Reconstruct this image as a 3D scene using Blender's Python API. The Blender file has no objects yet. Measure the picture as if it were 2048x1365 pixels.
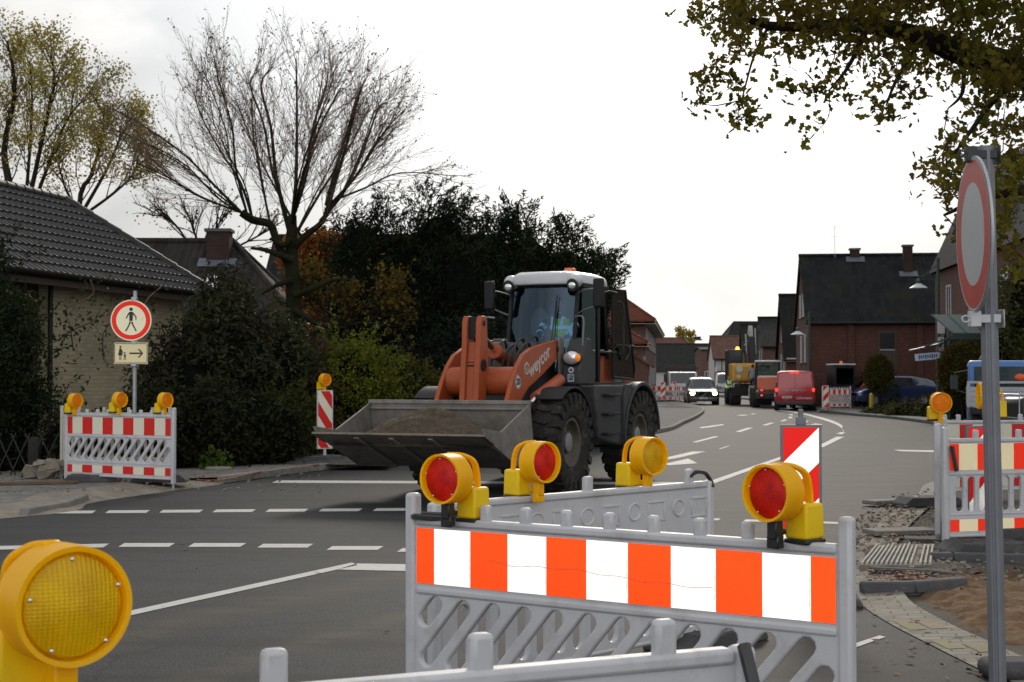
import bpy, math, random
import numpy as np
from mathutils import Vector, Matrix, Euler
random.seed(7); rng = np.random.default_rng(11)
S = bpy.context.scene
COL = S.collection
R = math.radians
# ---------------------------------------------------------------- camera
FPX, HC = 3050.0, 1.6
HAZE = 0.0
cd = bpy.data.cameras.new("camera"); cam = bpy.data.objects.new("camera", cd); COL.objects.link(cam)
cd.sensor_width = 23.5; cd.lens = 23.5 * FPX / 2048
cam.location = (0, 0, HC); cam.rotation_euler = (R(90 + 1.4), 0, 0)
cd.clip_start = 0.1; cd.clip_end = 3000
cd.dof.use_dof = True; cd.dof.focus_distance = 9.0; cd.dof.aperture_fstop = 7.0
S.camera = cam
# ---------------------------------------------------------------- world: overcast sky, bright towards the hidden sun
SUN_AZ, SUN_EL = R(7), R(24)          # azimuth to the right of the view direction (+Y)
SD = Vector((math.sin(SUN_AZ) * math.cos(SUN_EL), math.cos(SUN_AZ) * math.cos(SUN_EL), math.sin(SUN_EL)))
W = bpy.data.worlds.new("World"); S.world = W; W.use_nodes = True
nt = W.node_tree; nt.nodes.clear()
def N(t, typ, **kw):
    n = t.nodes.new(typ)
    for k, v in kw.items(): setattr(n, k, v)
    return n
def mth(t, op, a, b=None, clamp=False):
    n = N(t, 'ShaderNodeMath', operation=op, use_clamp=clamp)
    for i, q in enumerate((a, b)):
        if q is None: continue
        if isinstance(q, (int, float)): n.inputs[i].default_value = q
        else: t.links.new(q, n.inputs[i])
    return n.outputs[0]
def mrange(t, v, a, b, c, d, smooth=False):
    n = N(t, 'ShaderNodeMapRange'); n.clamp = True
    if smooth: n.interpolation_type = 'SMOOTHSTEP'
    t.links.new(v, n.inputs[0])
    for i, q in enumerate((a, b, c, d)): n.inputs[i + 1].default_value = q
    return n.outputs[0]
def mixc(t, f, a, b, mode='MIX'):
    n = N(t, 'ShaderNodeMix', data_type='RGBA', blend_type=mode)
    for sock, q in ((n.inputs[0], f), (n.inputs[6], a), (n.inputs[7], b)):
        if isinstance(q, (int, float)): sock.default_value = q
        elif isinstance(q, tuple): sock.default_value = (*q[:3], 1)
        else: t.links.new(q, sock)
    return n.outputs[2]
tc = N(nt, 'ShaderNodeTexCoord')
sky = N(nt, 'ShaderNodeTexSky', sky_type='NISHITA'); sky.sun_disc = False
sky.sun_elevation = SUN_EL; sky.sun_rotation = SUN_AZ
sky.air_density = 1.2; sky.dust_density = 3.0
dot = N(nt, 'ShaderNodeVectorMath', operation='DOT_PRODUCT'); dot.inputs[1].default_value = SD
nt.links.new(tc.outputs['Generated'], dot.inputs[0])
dv = dot.outputs['Value']
ang = mth(nt, 'ARCCOSINE', mth(nt, 'MINIMUM', dv, 0.99999))
glow = mrange(nt, ang, R(31), R(12), 0.0, 1.0, True)
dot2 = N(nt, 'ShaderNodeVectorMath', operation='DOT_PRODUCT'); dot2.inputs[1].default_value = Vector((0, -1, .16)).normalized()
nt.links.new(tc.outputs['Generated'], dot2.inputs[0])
rear = mrange(nt, dot2.outputs['Value'], math.cos(R(42)), math.cos(R(16)), 0.0, 1.0, True)      # added bright sky patch behind the viewer, for the reflective sheeting to mirror
far = mrange(nt, ang, R(70), R(140), 0.0, 1.0)
mp = N(nt, 'ShaderNodeMapping'); mp.inputs['Scale'].default_value = (1, 1, 2.3)
mp.inputs['Location'].default_value = (0.35, 0.1, 0.55)
nt.links.new(tc.outputs['Generated'], mp.inputs[0])
ns = N(nt, 'ShaderNodeTexNoise'); ns.inputs['Scale'].default_value = 3.4; ns.inputs['Detail'].default_value = 7; ns.inputs['Roughness'].default_value = 0.55; ns.inputs['Distortion'].default_value = 0.35
nt.links.new(mp.outputs[0], ns.inputs['Vector'])
cl = mrange(nt, ns.outputs['Fac'], 0.38, 0.62, 0.0, 1.0, True)
lum = mth(nt, 'ADD', mth(nt, 'MULTIPLY', cl, 2.9), 5.7)
lum = mth(nt, 'ADD', lum, mth(nt, 'MULTIPLY', glow, 6.0))
lum = mth(nt, 'MULTIPLY', lum, mrange(nt, far, 0, 1, 1.0, 1.35))
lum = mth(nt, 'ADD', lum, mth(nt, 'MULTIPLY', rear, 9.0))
tint = mixc(nt, cl, (0.92, 0.96, 1.0), (1.0, 0.985, 0.965))
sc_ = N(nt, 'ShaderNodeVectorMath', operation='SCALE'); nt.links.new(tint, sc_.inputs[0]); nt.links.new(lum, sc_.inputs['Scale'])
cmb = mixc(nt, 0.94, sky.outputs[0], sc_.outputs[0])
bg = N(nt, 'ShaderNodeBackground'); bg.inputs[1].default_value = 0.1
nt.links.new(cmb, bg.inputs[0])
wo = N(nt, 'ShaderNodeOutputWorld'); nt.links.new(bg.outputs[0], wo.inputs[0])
# ---------------------------------------------------------------- sun
sl = bpy.data.lights.new("sun", 'SUN'); sl.energy = 1.15; sl.angle = R(11); sl.color = (1, 0.9, 0.76)
so = bpy.data.objects.new("sun", sl); COL.objects.link(so)
so.rotation_euler = (-SD).to_track_quat('-Z', 'Y').to_euler()
S.view_settings.view_transform = 'Standard'; S.view_settings.look = 'None'
S.view_settings.exposure = 0.0; S.view_settings.gamma = 1.0
S.cycles.max_bounces = 8; S.cycles.transparent_max_bounces = 16
# ---------------------------------------------------------------- helpers
def gp(u, v, z=0.0):
    """ground point under photo pixel (u, v) at height z"""
    d = (HC - z) * FPX / (v - 757.0)
    return ((u - 1024) / FPX * d, d)
def wp(u, v, d):
    return ((u - 1024) / FPX * d, d, HC + (757 - v) / FPX * d)
class MB:
    def __init__(s): s.v = []; s.f = []; s.m = []
    def add(s, vs, fs, m=0):
        o = len(s.v); s.v += [tuple(q) for q in vs]
        s.f += [tuple(i + o for i in f) for f in fs]; s.m += [m] * len(fs); return s
    def box(s, c, sz, rot=None, m=0, tx=1.0, ty=1.0):
        hx, hy, hz = sz[0] / 2, sz[1] / 2, sz[2] / 2
        vs = [Vector((x * hx * (tx if z > 0 else 1), y * hy * (ty if z > 0 else 1), z * hz)) for z in (-1, 1) for x, y in ((-1, -1), (1, -1), (1, 1), (-1, 1))]
        if rot is not None:
            M = Euler(rot).to_matrix() if not isinstance(rot, Matrix) else rot
            vs = [M @ q for q in vs]
        c = Vector(c)
        return s.add([q + c for q in vs], [(3, 2, 1, 0), (4, 5, 6, 7), (0, 1, 5, 4), (1, 2, 6, 5), (2, 3, 7, 6), (3, 0, 4, 7)], m)
    def cyl(s, p0, p1, r0, r1=None, n=12, m=0, caps=True):
        return s.tube([p0, p1], [r0, r0 if r1 is None else r1], n, m, caps)
    def tube(s, pts, r, n=6, m=0, caps=True):
        pts = [Vector(p) for p in pts]; k = len(pts)
        if not isinstance(r, (list, tuple)): r = [r] * k
        vs = []; ref = None
        for i, p in enumerate(pts):
            a = pts[max(i - 1, 0)]; b = pts[min(i + 1, k - 1)]
            d = (b - a)
            if d.length < 1e-9: d = Vector((0, 0, 1))
            d.normalize()
            if ref is None: ref = Vector((0, 0, 1)).cross(d) if abs(d.z) < 0.9 else Vector((1, 0, 0))
            x = ref - d * ref.dot(d)
            if x.length < 1e-6: x = d.orthogonal()
            x.normalize(); y = d.cross(x); ref = x
            for j in range(n):
                t = 2 * math.pi * (j + 0.5) / n
                vs.append(p + x * math.cos(t) * r[i] + y * math.sin(t) * r[i])
        fs = []
        for i in range(k - 1):
            for j in range(n):
                a = i * n + j; b = i * n + (j + 1) % n
                fs.append((a, b, b + n, a + n))
        if caps:
            fs.append(tuple(range(n - 1, -1, -1))); fs.append(tuple((k - 1) * n + j for j in range(n)))
        return s.add(vs, fs, m)
    def prism(s, poly, axis, a, b, m=0):
        n = len(poly)
        def P(p, t):
            return {'x': (t, p[0], p[1]), 'y': (p[0], t, p[1]), 'z': (p[0], p[1], t)}[axis]
        vs = [P(p, a) for p in poly] + [P(p, b) for p in poly]
        ar = sum(poly[i][0] * poly[(i + 1) % n][1] - poly[(i + 1) % n][0] * poly[i][1] for i in range(n))
        flip = (ar < 0) ^ (b < a) ^ (axis == 'y')
        fs = [tuple(range(n - 1, -1, -1)), tuple(range(n, 2 * n))] + [(i, (i + 1) % n, (i + 1) % n + n, i + n) for i in range(n)]
        if flip: fs = [tuple(reversed(f)) for f in fs]
        return s.add(vs, fs, m)
    def lathe(s, prof, c, axis=(0, 0, 1), n=24, m=0):
        """prof: list of (radius, height along axis)"""
        ax = Vector(axis).normalized(); x = ax.orthogonal().normalized(); y = ax.cross(x); c = Vector(c)
        vs = []
        for r, h in prof:
            for j in range(n):
                t = 2 * math.pi * j / n
                vs.append(c + ax * h + x * (r * math.cos(t)) + y * (r * math.sin(t)))
        fs = []
        for i in range(len(prof) - 1):
            for j in range(n):
                a = i * n + j; b = i * n + (j + 1) % n
                fs.append((a, b, b + n, a + n))
        return s.add(vs, fs, m)
    def ball(s, c, r, sc=(1, 1, 1), nu=12, nv=8, m=0):
        c = Vector(c); vs = [c + Vector((0, 0, -r * sc[2]))]; fs = []
        for i in range(1, nv):
            ph = -math.pi / 2 + math.pi * i / nv
            for j in range(nu):
                t = 2 * math.pi * j / nu
                vs.append(c + Vector((r * sc[0] * math.cos(ph) * math.cos(t), r * sc[1] * math.cos(ph) * math.sin(t), r * sc[2] * math.sin(ph))))
        vs.append(c + Vector((0, 0, r * sc[2]))); top = len(vs) - 1
        for j in range(nu):
            fs.append((0, 1 + (j + 1) % nu, 1 + j)); fs.append((top, top - nu + j, top - nu + (j + 1) % nu))
        for i in range(nv - 2):
            for j in range(nu):
                a = 1 + i * nu + j; b = 1 + i * nu + (j + 1) % nu
                fs.append((a, b, b + nu, a + nu))
        return s.add(vs, fs, m)
    def ribbon(s, pts, w, t, m=0):
        """flat strap along a path in the x-z plane, w wide in y, t thick"""
        vs = []; k = len(pts)
        for i, p in enumerate(pts):
            a = Vector(pts[max(i - 1, 0)]); b = Vector(pts[min(i + 1, k - 1)]); d = (b - a).normalized(); nn = Vector((-d.z, 0, d.x)).normalized(); p = Vector(p)
            for sy, sn in ((-1, -1), (1, -1), (1, 1), (-1, 1)): vs.append(p + Vector((0, sy * w / 2, 0)) + nn * (sn * t / 2))
        fs = [(i * 4 + j, i * 4 + (j + 1) % 4, i * 4 + 4 + (j + 1) % 4, i * 4 + 4 + j) for i in range(k - 1) for j in range(4)] + [(3, 2, 1, 0), tuple((k - 1) * 4 + j for j in range(4))]
        return s.add(vs, fs, m)
    def quad(s, a, b, c, d, m=0): return s.add([a, b, c, d], [(0, 1, 2, 3)], m)
    def build(s, name, mats, parent=None, bevel=0, seg=2, smooth=35, loc=None, rot=None):
        me = bpy.data.meshes.new(name); me.from_pydata(s.v, [], s.f); me.validate()
        if not isinstance(mats, (list, tuple)): mats = [mats]
        for q in mats: me.materials.append(q)
        if len(mats) > 1 and len(me.polygons) == len(s.m): me.polygons.foreach_set('material_index', s.m)
        return link(me, name, parent, bevel, seg, smooth, loc, rot)
def link(me, name, parent=None, bevel=0, seg=2, smooth=35, loc=None, rot=None):
    if smooth:
        me.polygons.foreach_set('use_smooth', [True] * len(me.polygons))
        me.set_sharp_from_angle(angle=R(smooth))
    me.update()
    o = bpy.data.objects.new(name, me); COL.objects.link(o)
    if parent is not None: o.parent = parent
    if loc is not None: o.location = loc
    if rot is not None: o.rotation_euler = rot
    if bevel:
        b = o.modifiers.new('bevel', 'BEVEL'); b.width = bevel; b.segments = seg; b.limit_method = 'ANGLE'; b.angle_limit = R(40); b.harden_normals = False
    return o
def thing(name, label, cat, loc=(0, 0, 0), rz=0, group=None, rot=None):
    o = bpy.data.objects.new(name, None); COL.objects.link(o); o.empty_display_size = 0.2
    o.location = loc; o.rotation_euler = rot if rot else (0, 0, rz)
    return tag(o, label, cat, group)
def tag(o, label=None, cat=None, group=None, kind=None):
    if label: o['label'] = label
    if cat: o['category'] = cat
    if group: o['group'] = group
    if kind: o['kind'] = kind
    return o
def dup(root, loc=None, rz=None, label=None, group=None, rot=None):
    def cp(o, par):
        c = o.copy(); COL.objects.link(c)
        if par is not None: c.parent = par
        for ch in o.children: cp(ch, c)
        return c
    r = cp(root, None)
    if loc is not None: r.location = loc
    if rz is not None: r.rotation_euler = (0, 0, rz)
    if rot is not None: r.rotation_euler = rot
    if label: r['label'] = label
    if group: r['group'] = group
    return r
def curve_mesh(outer, holes, depth, bev=0.0, res=2):
    """flat plate with holes; outline in (x, z), centred on y = 0, rounded edges"""
    cu = bpy.data.curves.new('plate', 'CURVE'); cu.dimensions = '2D'; cu.fill_mode = 'BOTH'
    cu.extrude = max(depth / 2 - bev, 0.0001); cu.bevel_depth = bev; cu.bevel_resolution = res; cu.offset = -bev
    for loop in [outer] + list(holes):
        sp = cu.splines.new('POLY'); sp.points.add(len(loop) - 1); sp.use_cyclic_u = True
        for i, p in enumerate(loop): sp.points[i].co = (p[0], p[1], 0, 1)
    o = bpy.data.objects.new('plate', cu); COL.objects.link(o)
    dg = bpy.context.evaluated_depsgraph_get(); dg.update()
    me = bpy.data.meshes.new_from_object(o.evaluated_get(dg))
    bpy.data.objects.remove(o); bpy.data.curves.remove(cu)
    me.transform(Matrix.Rotation(R(90), 4, 'X'))
    return me
def text_mesh(txt, size, depth=0.002, bold=0.0, sx=1.0):
    cu = bpy.data.curves.new('lettering', 'FONT'); cu.body = txt; cu.size = size; cu.extrude = depth; cu.offset = bold
    cu.align_x = 'CENTER'; cu.align_y = 'CENTER'
    o = bpy.data.objects.new('lettering', cu); COL.objects.link(o)
    dg = bpy.context.evaluated_depsgraph_get(); dg.update()
    me = bpy.data.meshes.new_from_object(o.evaluated_get(dg))
    bpy.data.objects.remove(o); bpy.data.curves.remove(cu)
    me.transform(Matrix.Diagonal((sx, 1, 1, 1)))
    me.transform(Matrix.Rotation(R(90), 4, 'X'))     # text in the x-z plane, facing -y
    return me
def slot(cx, cz, w, h, ang=0, n=5):
    """rounded slot outline, long axis h (before rotation by ang from vertical)"""
    r = w / 2; pts = []
    for sgn in (1, -1):
        for i in range(n + 1):
            t = math.pi * i / n + (0 if sgn > 0 else math.pi)
            pts.append((r * math.cos(t), sgn * (h / 2 - r) + r * math.sin(t)))
    c, s_ = math.cos(ang), math.sin(ang)
    return [(cx + x * c + z * s_, cz - x * s_ + z * c) for x, z in pts]
def clip_poly(pts, z0, z1):
    return [(x, min(max(z, z0), z1)) for x, z in pts]
# ---------------------------------------------------------------- materials
MC = {}
def mat(name, col, rough=0.6, metal=0.0, var=0.12, vs=3.0, bump=0.0, bs=40.0, coat=0.0, spec=0.5, col2=None, trans=0.0, emit=None, es=1.0, dirt=0.0, dcol=(0.12, 0.1, 0.08), ds=6.0, rv=0.0):
    if name in MC: return MC[name]
    m = bpy.data.materials.new(name); m.use_nodes = True; t = m.node_tree
    b = t.nodes['Principled BSDF']
    b.inputs['Roughness'].default_value = rough; b.inputs['Metallic'].default_value = metal
    b.inputs['Coat Weight'].default_value = coat; b.inputs['Coat Roughness'].default_value = 0.12
    b.inputs['Specular IOR Level'].default_value = spec
    if trans: b.inputs['Transmission Weight'].default_value = trans
    tcn = N(t, 'ShaderNodeTexCoord'); out = None
    if var or col2:
        n = N(t, 'ShaderNodeTexNoise'); n.inputs['Scale'].default_value = vs; n.inputs['Detail'].default_value = 6; n.inputs['Roughness'].default_value = 0.65
        t.links.new(tcn.outputs['Object'], n.inputs['Vector'])
        f = mrange(t, n.outputs['Fac'], 0.3, 0.7, 0, 1)
        c1 = tuple(max(c * (1 - var), 0) for c in col); c2 = col2 if col2 else tuple(min(c * (1 + var), 1) for c in col)
        out = mixc(t, f, c1, c2)
    if dirt:
        n2 = N(t, 'ShaderNodeTexNoise'); n2.inputs['Scale'].default_value = ds; n2.inputs['Detail'].default_value = 8; n2.inputs['Roughness'].default_value = 0.7
        t.links.new(tcn.outputs['Object'], n2.inputs['Vector'])
        f2 = mrange(t, n2.outputs['Fac'], 0.52, 0.72, 0, dirt)
        out = mixc(t, f2, out if out is not None else tuple(col), dcol)
        t.links.new(mrange(t, f2, 0, 1, rough, min(rough + 0.35, 0.95)), b.inputs['Roughness'])
    if out is not None: t.links.new(out, b.inputs['Base Color'])
    else: b.inputs['Base Color'].default_value = (*col, 1)
    if bump:
        n3 = N(t, 'ShaderNodeTexNoise'); n3.inputs['Scale'].default_value = bs; n3.inputs['Detail'].default_value = 5
        t.links.new(tcn.outputs['Object'], n3.inputs['Vector'])
        bp = N(t, 'ShaderNodeBump'); bp.inputs['Strength'].default_value = bump; bp.inputs['Distance'].default_value = 0.02
        t.links.new(n3.outputs['Fac'], bp.inputs['Height']); t.links.new(bp.outputs[0], b.inputs['Normal'])
    if emit:
        b.inputs['Emission Color'].default_value = (*emit, 1); b.inputs['Emission Strength'].default_value = es
    MC[name] = m; return m
def leafmat(name, c1, c2, c3=None, transl=0.35, rough=0.6):
    if name in MC: return MC[name]
    m = bpy.data.materials.new(name); m.use_nodes = True; t = m.node_tree; t.nodes.clear()
    g = N(t, 'ShaderNodeNewGeometry'); c = mixc(t, g.outputs['Random Per Island'], c1, c2)
    tcn = N(t, 'ShaderNodeTexCoord'); n = N(t, 'ShaderNodeTexNoise'); n.inputs['Scale'].default_value = 0.9; n.inputs['Detail'].default_value = 3
    t.links.new(tcn.outputs['Object'], n.inputs['Vector'])
    if c3: c = mixc(t, mrange(t, n.outputs['Fac'], 0.42, 0.62, 0, 0.8), c, c3)
    p = N(t, 'ShaderNodeBsdfPrincipled'); p.inputs['Roughness'].default_value = rough; p.inputs['Specular IOR Level'].default_value = 0.06
    t.links.new(c, p.inputs['Base Color'])
    tr = N(t, 'ShaderNodeBsdfTranslucent'); t.links.new(c, tr.inputs[0])
    mx = N(t, 'ShaderNodeMixShader'); mx.inputs[0].default_value = transl
    t.links.new(p.outputs[0], mx.inputs[1]); t.links.new(tr.outputs[0], mx.inputs[2])
    o = N(t, 'ShaderNodeOutputMaterial'); t.links.new(mx.outputs[0], o.inputs[0])
    MC[name] = m; return m
def retro(name, col, k=0.75, rough=0.45, dirt=0.25):
    """reflective sheeting: light comes back towards where it came from (micro-prisms)"""
    if name in MC: return MC[name]
    m = bpy.data.materials.new(name); m.use_nodes = True; t = m.node_tree
    b = t.nodes['Principled BSDF']; b.inputs['Roughness'].default_value = 0.4
    tcn = N(t, 'ShaderNodeTexCoord'); n = N(t, 'ShaderNodeTexNoise'); n.inputs['Scale'].default_value = 9; n.inputs['Detail'].default_value = 9; n.inputs['Roughness'].default_value = 0.75
    t.links.new(tcn.outputs['Object'], n.inputs['Vector'])
    c = mixc(t, mrange(t, n.outputs['Fac'], 0.55, 0.72, 0, dirt), col, tuple(q * 0.6 for q in col))
    t.links.new(c, b.inputs['Base Color'])
    g = N(t, 'ShaderNodeNewGeometry'); gl = N(t, 'ShaderNodeBsdfAnisotropic') if False else N(t, 'ShaderNodeBsdfGlossy')
    gl.inputs['Roughness'].default_value = rough
    t.links.new(c, gl.inputs['Color']); t.links.new(g.outputs['Incoming'], gl.inputs['Normal'])
    mx = N(t, 'ShaderNodeMixShader'); mx.inputs[0].default_value = k
    t.links.new(b.outputs[0], mx.inputs[1]); t.links.new(gl.outputs[0], mx.inputs[2])
    t.links.new(mx.outputs[0], t.nodes['Material Output'].inputs[0])
    MC[name] = m; return m
def glass(name, tint=(0.75, 0.85, 0.9), alpha=0.55, rough=0.02, refl=(.9, .95, 1)):
    """window pane: see-through with a sky reflection"""
    if name in MC: return MC[name]
    m = bpy.data.materials.new(name); m.use_nodes = True; t = m.node_tree; t.nodes.clear()
    tr = N(t, 'ShaderNodeBsdfTransparent'); tr.inputs[0].default_value = (*tint, 1)
    gl = N(t, 'ShaderNodeBsdfGlossy'); gl.inputs['Roughness'].default_value = rough; gl.inputs[0].default_value = (*refl, 1)
    fr = N(t, 'ShaderNodeFresnel'); fr.inputs[0].default_value = 1.5
    f = mth(t, 'ADD', fr.outputs[0], alpha, True)
    mx = N(t, 'ShaderNodeMixShader'); t.links.new(f, mx.inputs[0])
    t.links.new(tr.outputs[0], mx.inputs[1]); t.links.new(gl.outputs[0], mx.inputs[2])
    o = N(t, 'ShaderNodeOutputMaterial'); t.links.new(mx.outputs[0], o.inputs[0])
    MC[name] = m; return m
def brickmat(name, c1, c2, mortar, bw=0.25, bh=0.075, ms=0.012, var=0.25):
    if name in MC: return MC[name]
    m = bpy.data.materials.new(name); m.use_nodes = True; t = m.node_tree; b = t.nodes['Principled BSDF']; b.inputs['Roughness'].default_value = 0.85; b.inputs['Specular IOR Level'].default_value = 0.2
    tcn = N(t, 'ShaderNodeTexCoord'); sp = N(t, 'ShaderNodeSeparateXYZ'); t.links.new(tcn.outputs['Object'], sp.inputs[0])
    cb = N(t, 'ShaderNodeCombineXYZ'); t.links.new(mth(t, 'ADD', sp.outputs[0], sp.outputs[1]), cb.inputs[0]); t.links.new(sp.outputs[2], cb.inputs[1])
    br = N(t, 'ShaderNodeTexBrick'); br.inputs['Scale'].default_value = 1; br.inputs['Brick Width'].default_value = bw; br.inputs['Row Height'].default_value = bh
    br.inputs['Mortar Size'].default_value = ms; br.inputs['Color1'].default_value = (*c1, 1); br.inputs['Color2'].default_value = (*c2, 1); br.inputs['Mortar'].default_value = (*mortar, 1)
    t.links.new(cb.outputs[0], br.inputs['Vector'])
    n = N(t, 'ShaderNodeTexNoise'); n.inputs['Scale'].default_value = 0.8; n.inputs['Detail'].default_value = 7; t.links.new(tcn.outputs['Object'], n.inputs['Vector'])
    c = mixc(t, 1.0, br.outputs['Color'], mixc(t, mrange(t, n.outputs['Fac'], 0.3, 0.7, 0, 1), (1 - var,) * 3, (1, 1, 1)), 'MULTIPLY')
    t.links.new(c, b.inputs['Base Color'])
    bp = N(t, 'ShaderNodeBump'); bp.inputs['Strength'].default_value = 0.5; bp.inputs['Distance'].default_value = 0.01; bp.invert = True
    t.links.new(br.outputs['Fac'], bp.inputs['Height']); t.links.new(bp.outputs[0], b.inputs['Normal'])
    MC[name] = m; return m
def tilemat(name, c1, c2, moss=(0.03, 0.03, 0.012), row=0.28, colw=0.24, mossk=0.5):
    """pan tiles: rows by height, columns along the ridge (local x)"""
    if name in MC: return MC[name]
    m = bpy.data.materials.new(name); m.use_nodes = True; t = m.node_tree; b = t.nodes['Principled BSDF']; b.inputs['Roughness'].default_value = 0.85; b.inputs['Specular IOR Level'].default_value = 0.12
    tcn = N(t, 'ShaderNodeTexCoord'); sp = N(t, 'ShaderNodeSeparateXYZ'); t.links.new(tcn.outputs['Object'], sp.inputs[0])
    rz = mth(t, 'FRACT', mth(t, 'DIVIDE', sp.outputs[2], row)); cx = mth(t, 'FRACT', mth(t, 'DIVIDE', sp.outputs[0], colw))
    hgt = mth(t, 'ADD', mth(t, 'MULTIPLY', mth(t, 'SUBTRACT', 1.0, rz), 1.0), mth(t, 'MULTIPLY', mth(t, 'SINE', mth(t, 'MULTIPLY', cx, 6.283)), 0.4))
    n = N(t, 'ShaderNodeTexNoise'); n.inputs['Scale'].default_value = 0.7; n.inputs['Detail'].default_value = 8; t.links.new(tcn.outputs['Object'], n.inputs['Vector'])
    wn = N(t, 'ShaderNodeTexWhiteNoise', noise_dimensions='2D'); cb = N(t, 'ShaderNodeCombineXYZ')
    t.links.new(mth(t, 'FLOOR', mth(t, 'DIVIDE', sp.outputs[0], colw)), cb.inputs[0]); t.links.new(mth(t, 'FLOOR', mth(t, 'DIVIDE', sp.outputs[2], row)), cb.inputs[1]); t.links.new(cb.outputs[0], wn.inputs['Vector'])
    c = mixc(t, wn.outputs['Value'], c1, c2)
    c = mixc(t, mrange(t, n.outputs['Fac'], 0.5, 0.72, 0, mossk), c, moss)
    t.links.new(c, b.inputs['Base Color'])
    bp = N(t, 'ShaderNodeBump'); bp.inputs['Strength'].default_value = 0.9; bp.inputs['Distance'].default_value = 0.05
    t.links.new(hgt, bp.inputs['Height']); t.links.new(bp.outputs[0], b.inputs['Normal'])
    MC[name] = m; return m
M_white = mat('white_plastic', (0.50, 0.505, 0.53), 0.42, var=0.08, dirt=0.6, dcol=(0.28, 0.26, 0.23), ds=5)
M_cream = mat('aged_white_plastic', (0.45, 0.43, 0.37), 0.5, var=0.08, dirt=0.4, dcol=(0.33, 0.27, 0.2), ds=5)
M_black = mat('black_plastic', (0.015, 0.015, 0.017), 0.4)
M_rubber = mat('rubber', (0.035, 0.035, 0.037), 0.8, var=0.25, bump=0.3, bs=30, dirt=0.5, dcol=(0.1, 0.09, 0.075))
M_base = mat('recycled_rubber', (0.06, 0.06, 0.063), 0.85, var=0.25, bump=0.4, bs=60, dirt=0.6, dcol=(0.16, 0.15, 0.13))
M_steel = mat('galvanised_steel', (0.36, 0.38, 0.41), 0.45, 0.6, var=0.15, vs=12, dirt=0.3, dcol=(0.2, 0.19, 0.18))
M_zinc = mat('dull_zinc', (0.17, 0.18, 0.20), 0.55, 0.3, var=0.12, vs=9)
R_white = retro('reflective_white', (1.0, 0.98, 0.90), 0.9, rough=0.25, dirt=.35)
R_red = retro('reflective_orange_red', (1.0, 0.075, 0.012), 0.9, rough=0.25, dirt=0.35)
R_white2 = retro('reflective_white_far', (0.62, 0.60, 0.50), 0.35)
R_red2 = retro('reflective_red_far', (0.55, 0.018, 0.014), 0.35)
M_yel = mat('yellow_plastic', (1.0, 0.60, 0.002), 0.38, var=0.05, spec=.35)
def translucent_mix(m, col, k):
    t = m.node_tree; b = t.nodes['Principled BSDF']; tr = N(t, 'ShaderNodeBsdfTranslucent'); tr.inputs[0].default_value = (*col, 1)
    mx = N(t, 'ShaderNodeMixShader'); mx.inputs[0].default_value = k; t.links.new(b.outputs[0], mx.inputs[1]); t.links.new(tr.outputs[0], mx.inputs[2]); t.links.new(mx.outputs[0], t.nodes['Material Output'].inputs[0])
translucent_mix(M_yel, (1.0, .64, .0), .4)
M_yelbox = mat('yellow_battery_box', (0.80, 0.53, 0.001), 0.42, var=0.05, spec=.35, dirt=.35, dcol=(.3,.2,.05), ds=8)
def lensmat(name, col, deep):
    if name in MC: return MC[name]
    m = bpy.data.materials.new(name); m.use_nodes = True; t = m.node_tree; b = t.nodes['Principled BSDF']
    b.inputs['Roughness'].default_value = 0.2; b.inputs['Specular IOR Level'].default_value = 0.35
    tcn = N(t, 'ShaderNodeTexCoord'); sp = N(t, 'ShaderNodeSeparateXYZ'); t.links.new(tcn.outputs['Object'], sp.inputs[0])
    wy = mth(t, 'SINE', mth(t, 'MULTIPLY', sp.outputs[1], 700)); wz = mth(t, 'SINE', mth(t, 'MULTIPLY', sp.outputs[2], 900))
    n = N(t, 'ShaderNodeTexNoise'); n.inputs['Scale'].default_value = 14; n.inputs['Detail'].default_value = 2; t.links.new(tcn.outputs['Object'], n.inputs['Vector'])
    t.links.new(mixc(t, mrange(t, n.outputs['Fac'], 0.35, 0.65, 0, 1), deep, col), b.inputs['Base Color'])
    bp = N(t, 'ShaderNodeBump'); bp.inputs['Strength'].default_value = 0.5; bp.inputs['Distance'].default_value = 0.002
    t.links.new(mth(t, 'ADD', wy, mth(t, 'MULTIPLY', wz, 0.3)), bp.inputs['Height']); t.links.new(bp.outputs[0], b.inputs['Normal'])
    tr = N(t, 'ShaderNodeBsdfTranslucent'); tr.inputs[0].default_value = (*col, 1)
    mx = N(t, 'ShaderNodeMixShader'); mx.inputs[0].default_value = 0.35
    t.links.new(b.outputs[0], mx.inputs[1]); t.links.new(tr.outputs[0], mx.inputs[2]); t.links.new(mx.outputs[0], t.nodes['Material Output'].inputs[0])
    MC[name] = m; return m
M_lred = lensmat('red_lens', (0.85, 0.02, 0.008), (0.45, 0.004, 0.004))
M_lyel = lensmat('yellow_lens', (0.88, 0.62, 0.004), (0.66, 0.44, 0.002))
M_lora = lensmat('amber_lens', (1.0, 0.38, 0.005), (0.95, 0.28, 0.003))
M_screw = mat('screw', (0.6, 0.6, 0.6), 0.3, 0.9, var=0)
M_orange = mat('orange_paint', (0.36, 0.075, 0.022), 0.5, var=0.15, coat=0.1, spec=.3, dirt=0.65, dcol=(0.13, 0.065, 0.045), ds=3)
M_grey = mat('anthracite_paint', (0.032, 0.034, 0.037), 0.5, var=0.12, spec=.35, dirt=0.7, dcol=(0.11, 0.098, 0.08), ds=2.5)
M_dgrey = mat('black_frame_paint', (0.014, 0.014, 0.016), 0.5, var=0.1, spec=.25)
M_cabwhite = mat('cab_white', (0.5, 0.51, 0.53), 0.35, var=0.05, coat=0.3)
M_chrome = mat('chrome', (0.7, 0.7, 0.7), 0.15, 1.0, var=0.05)
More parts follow.
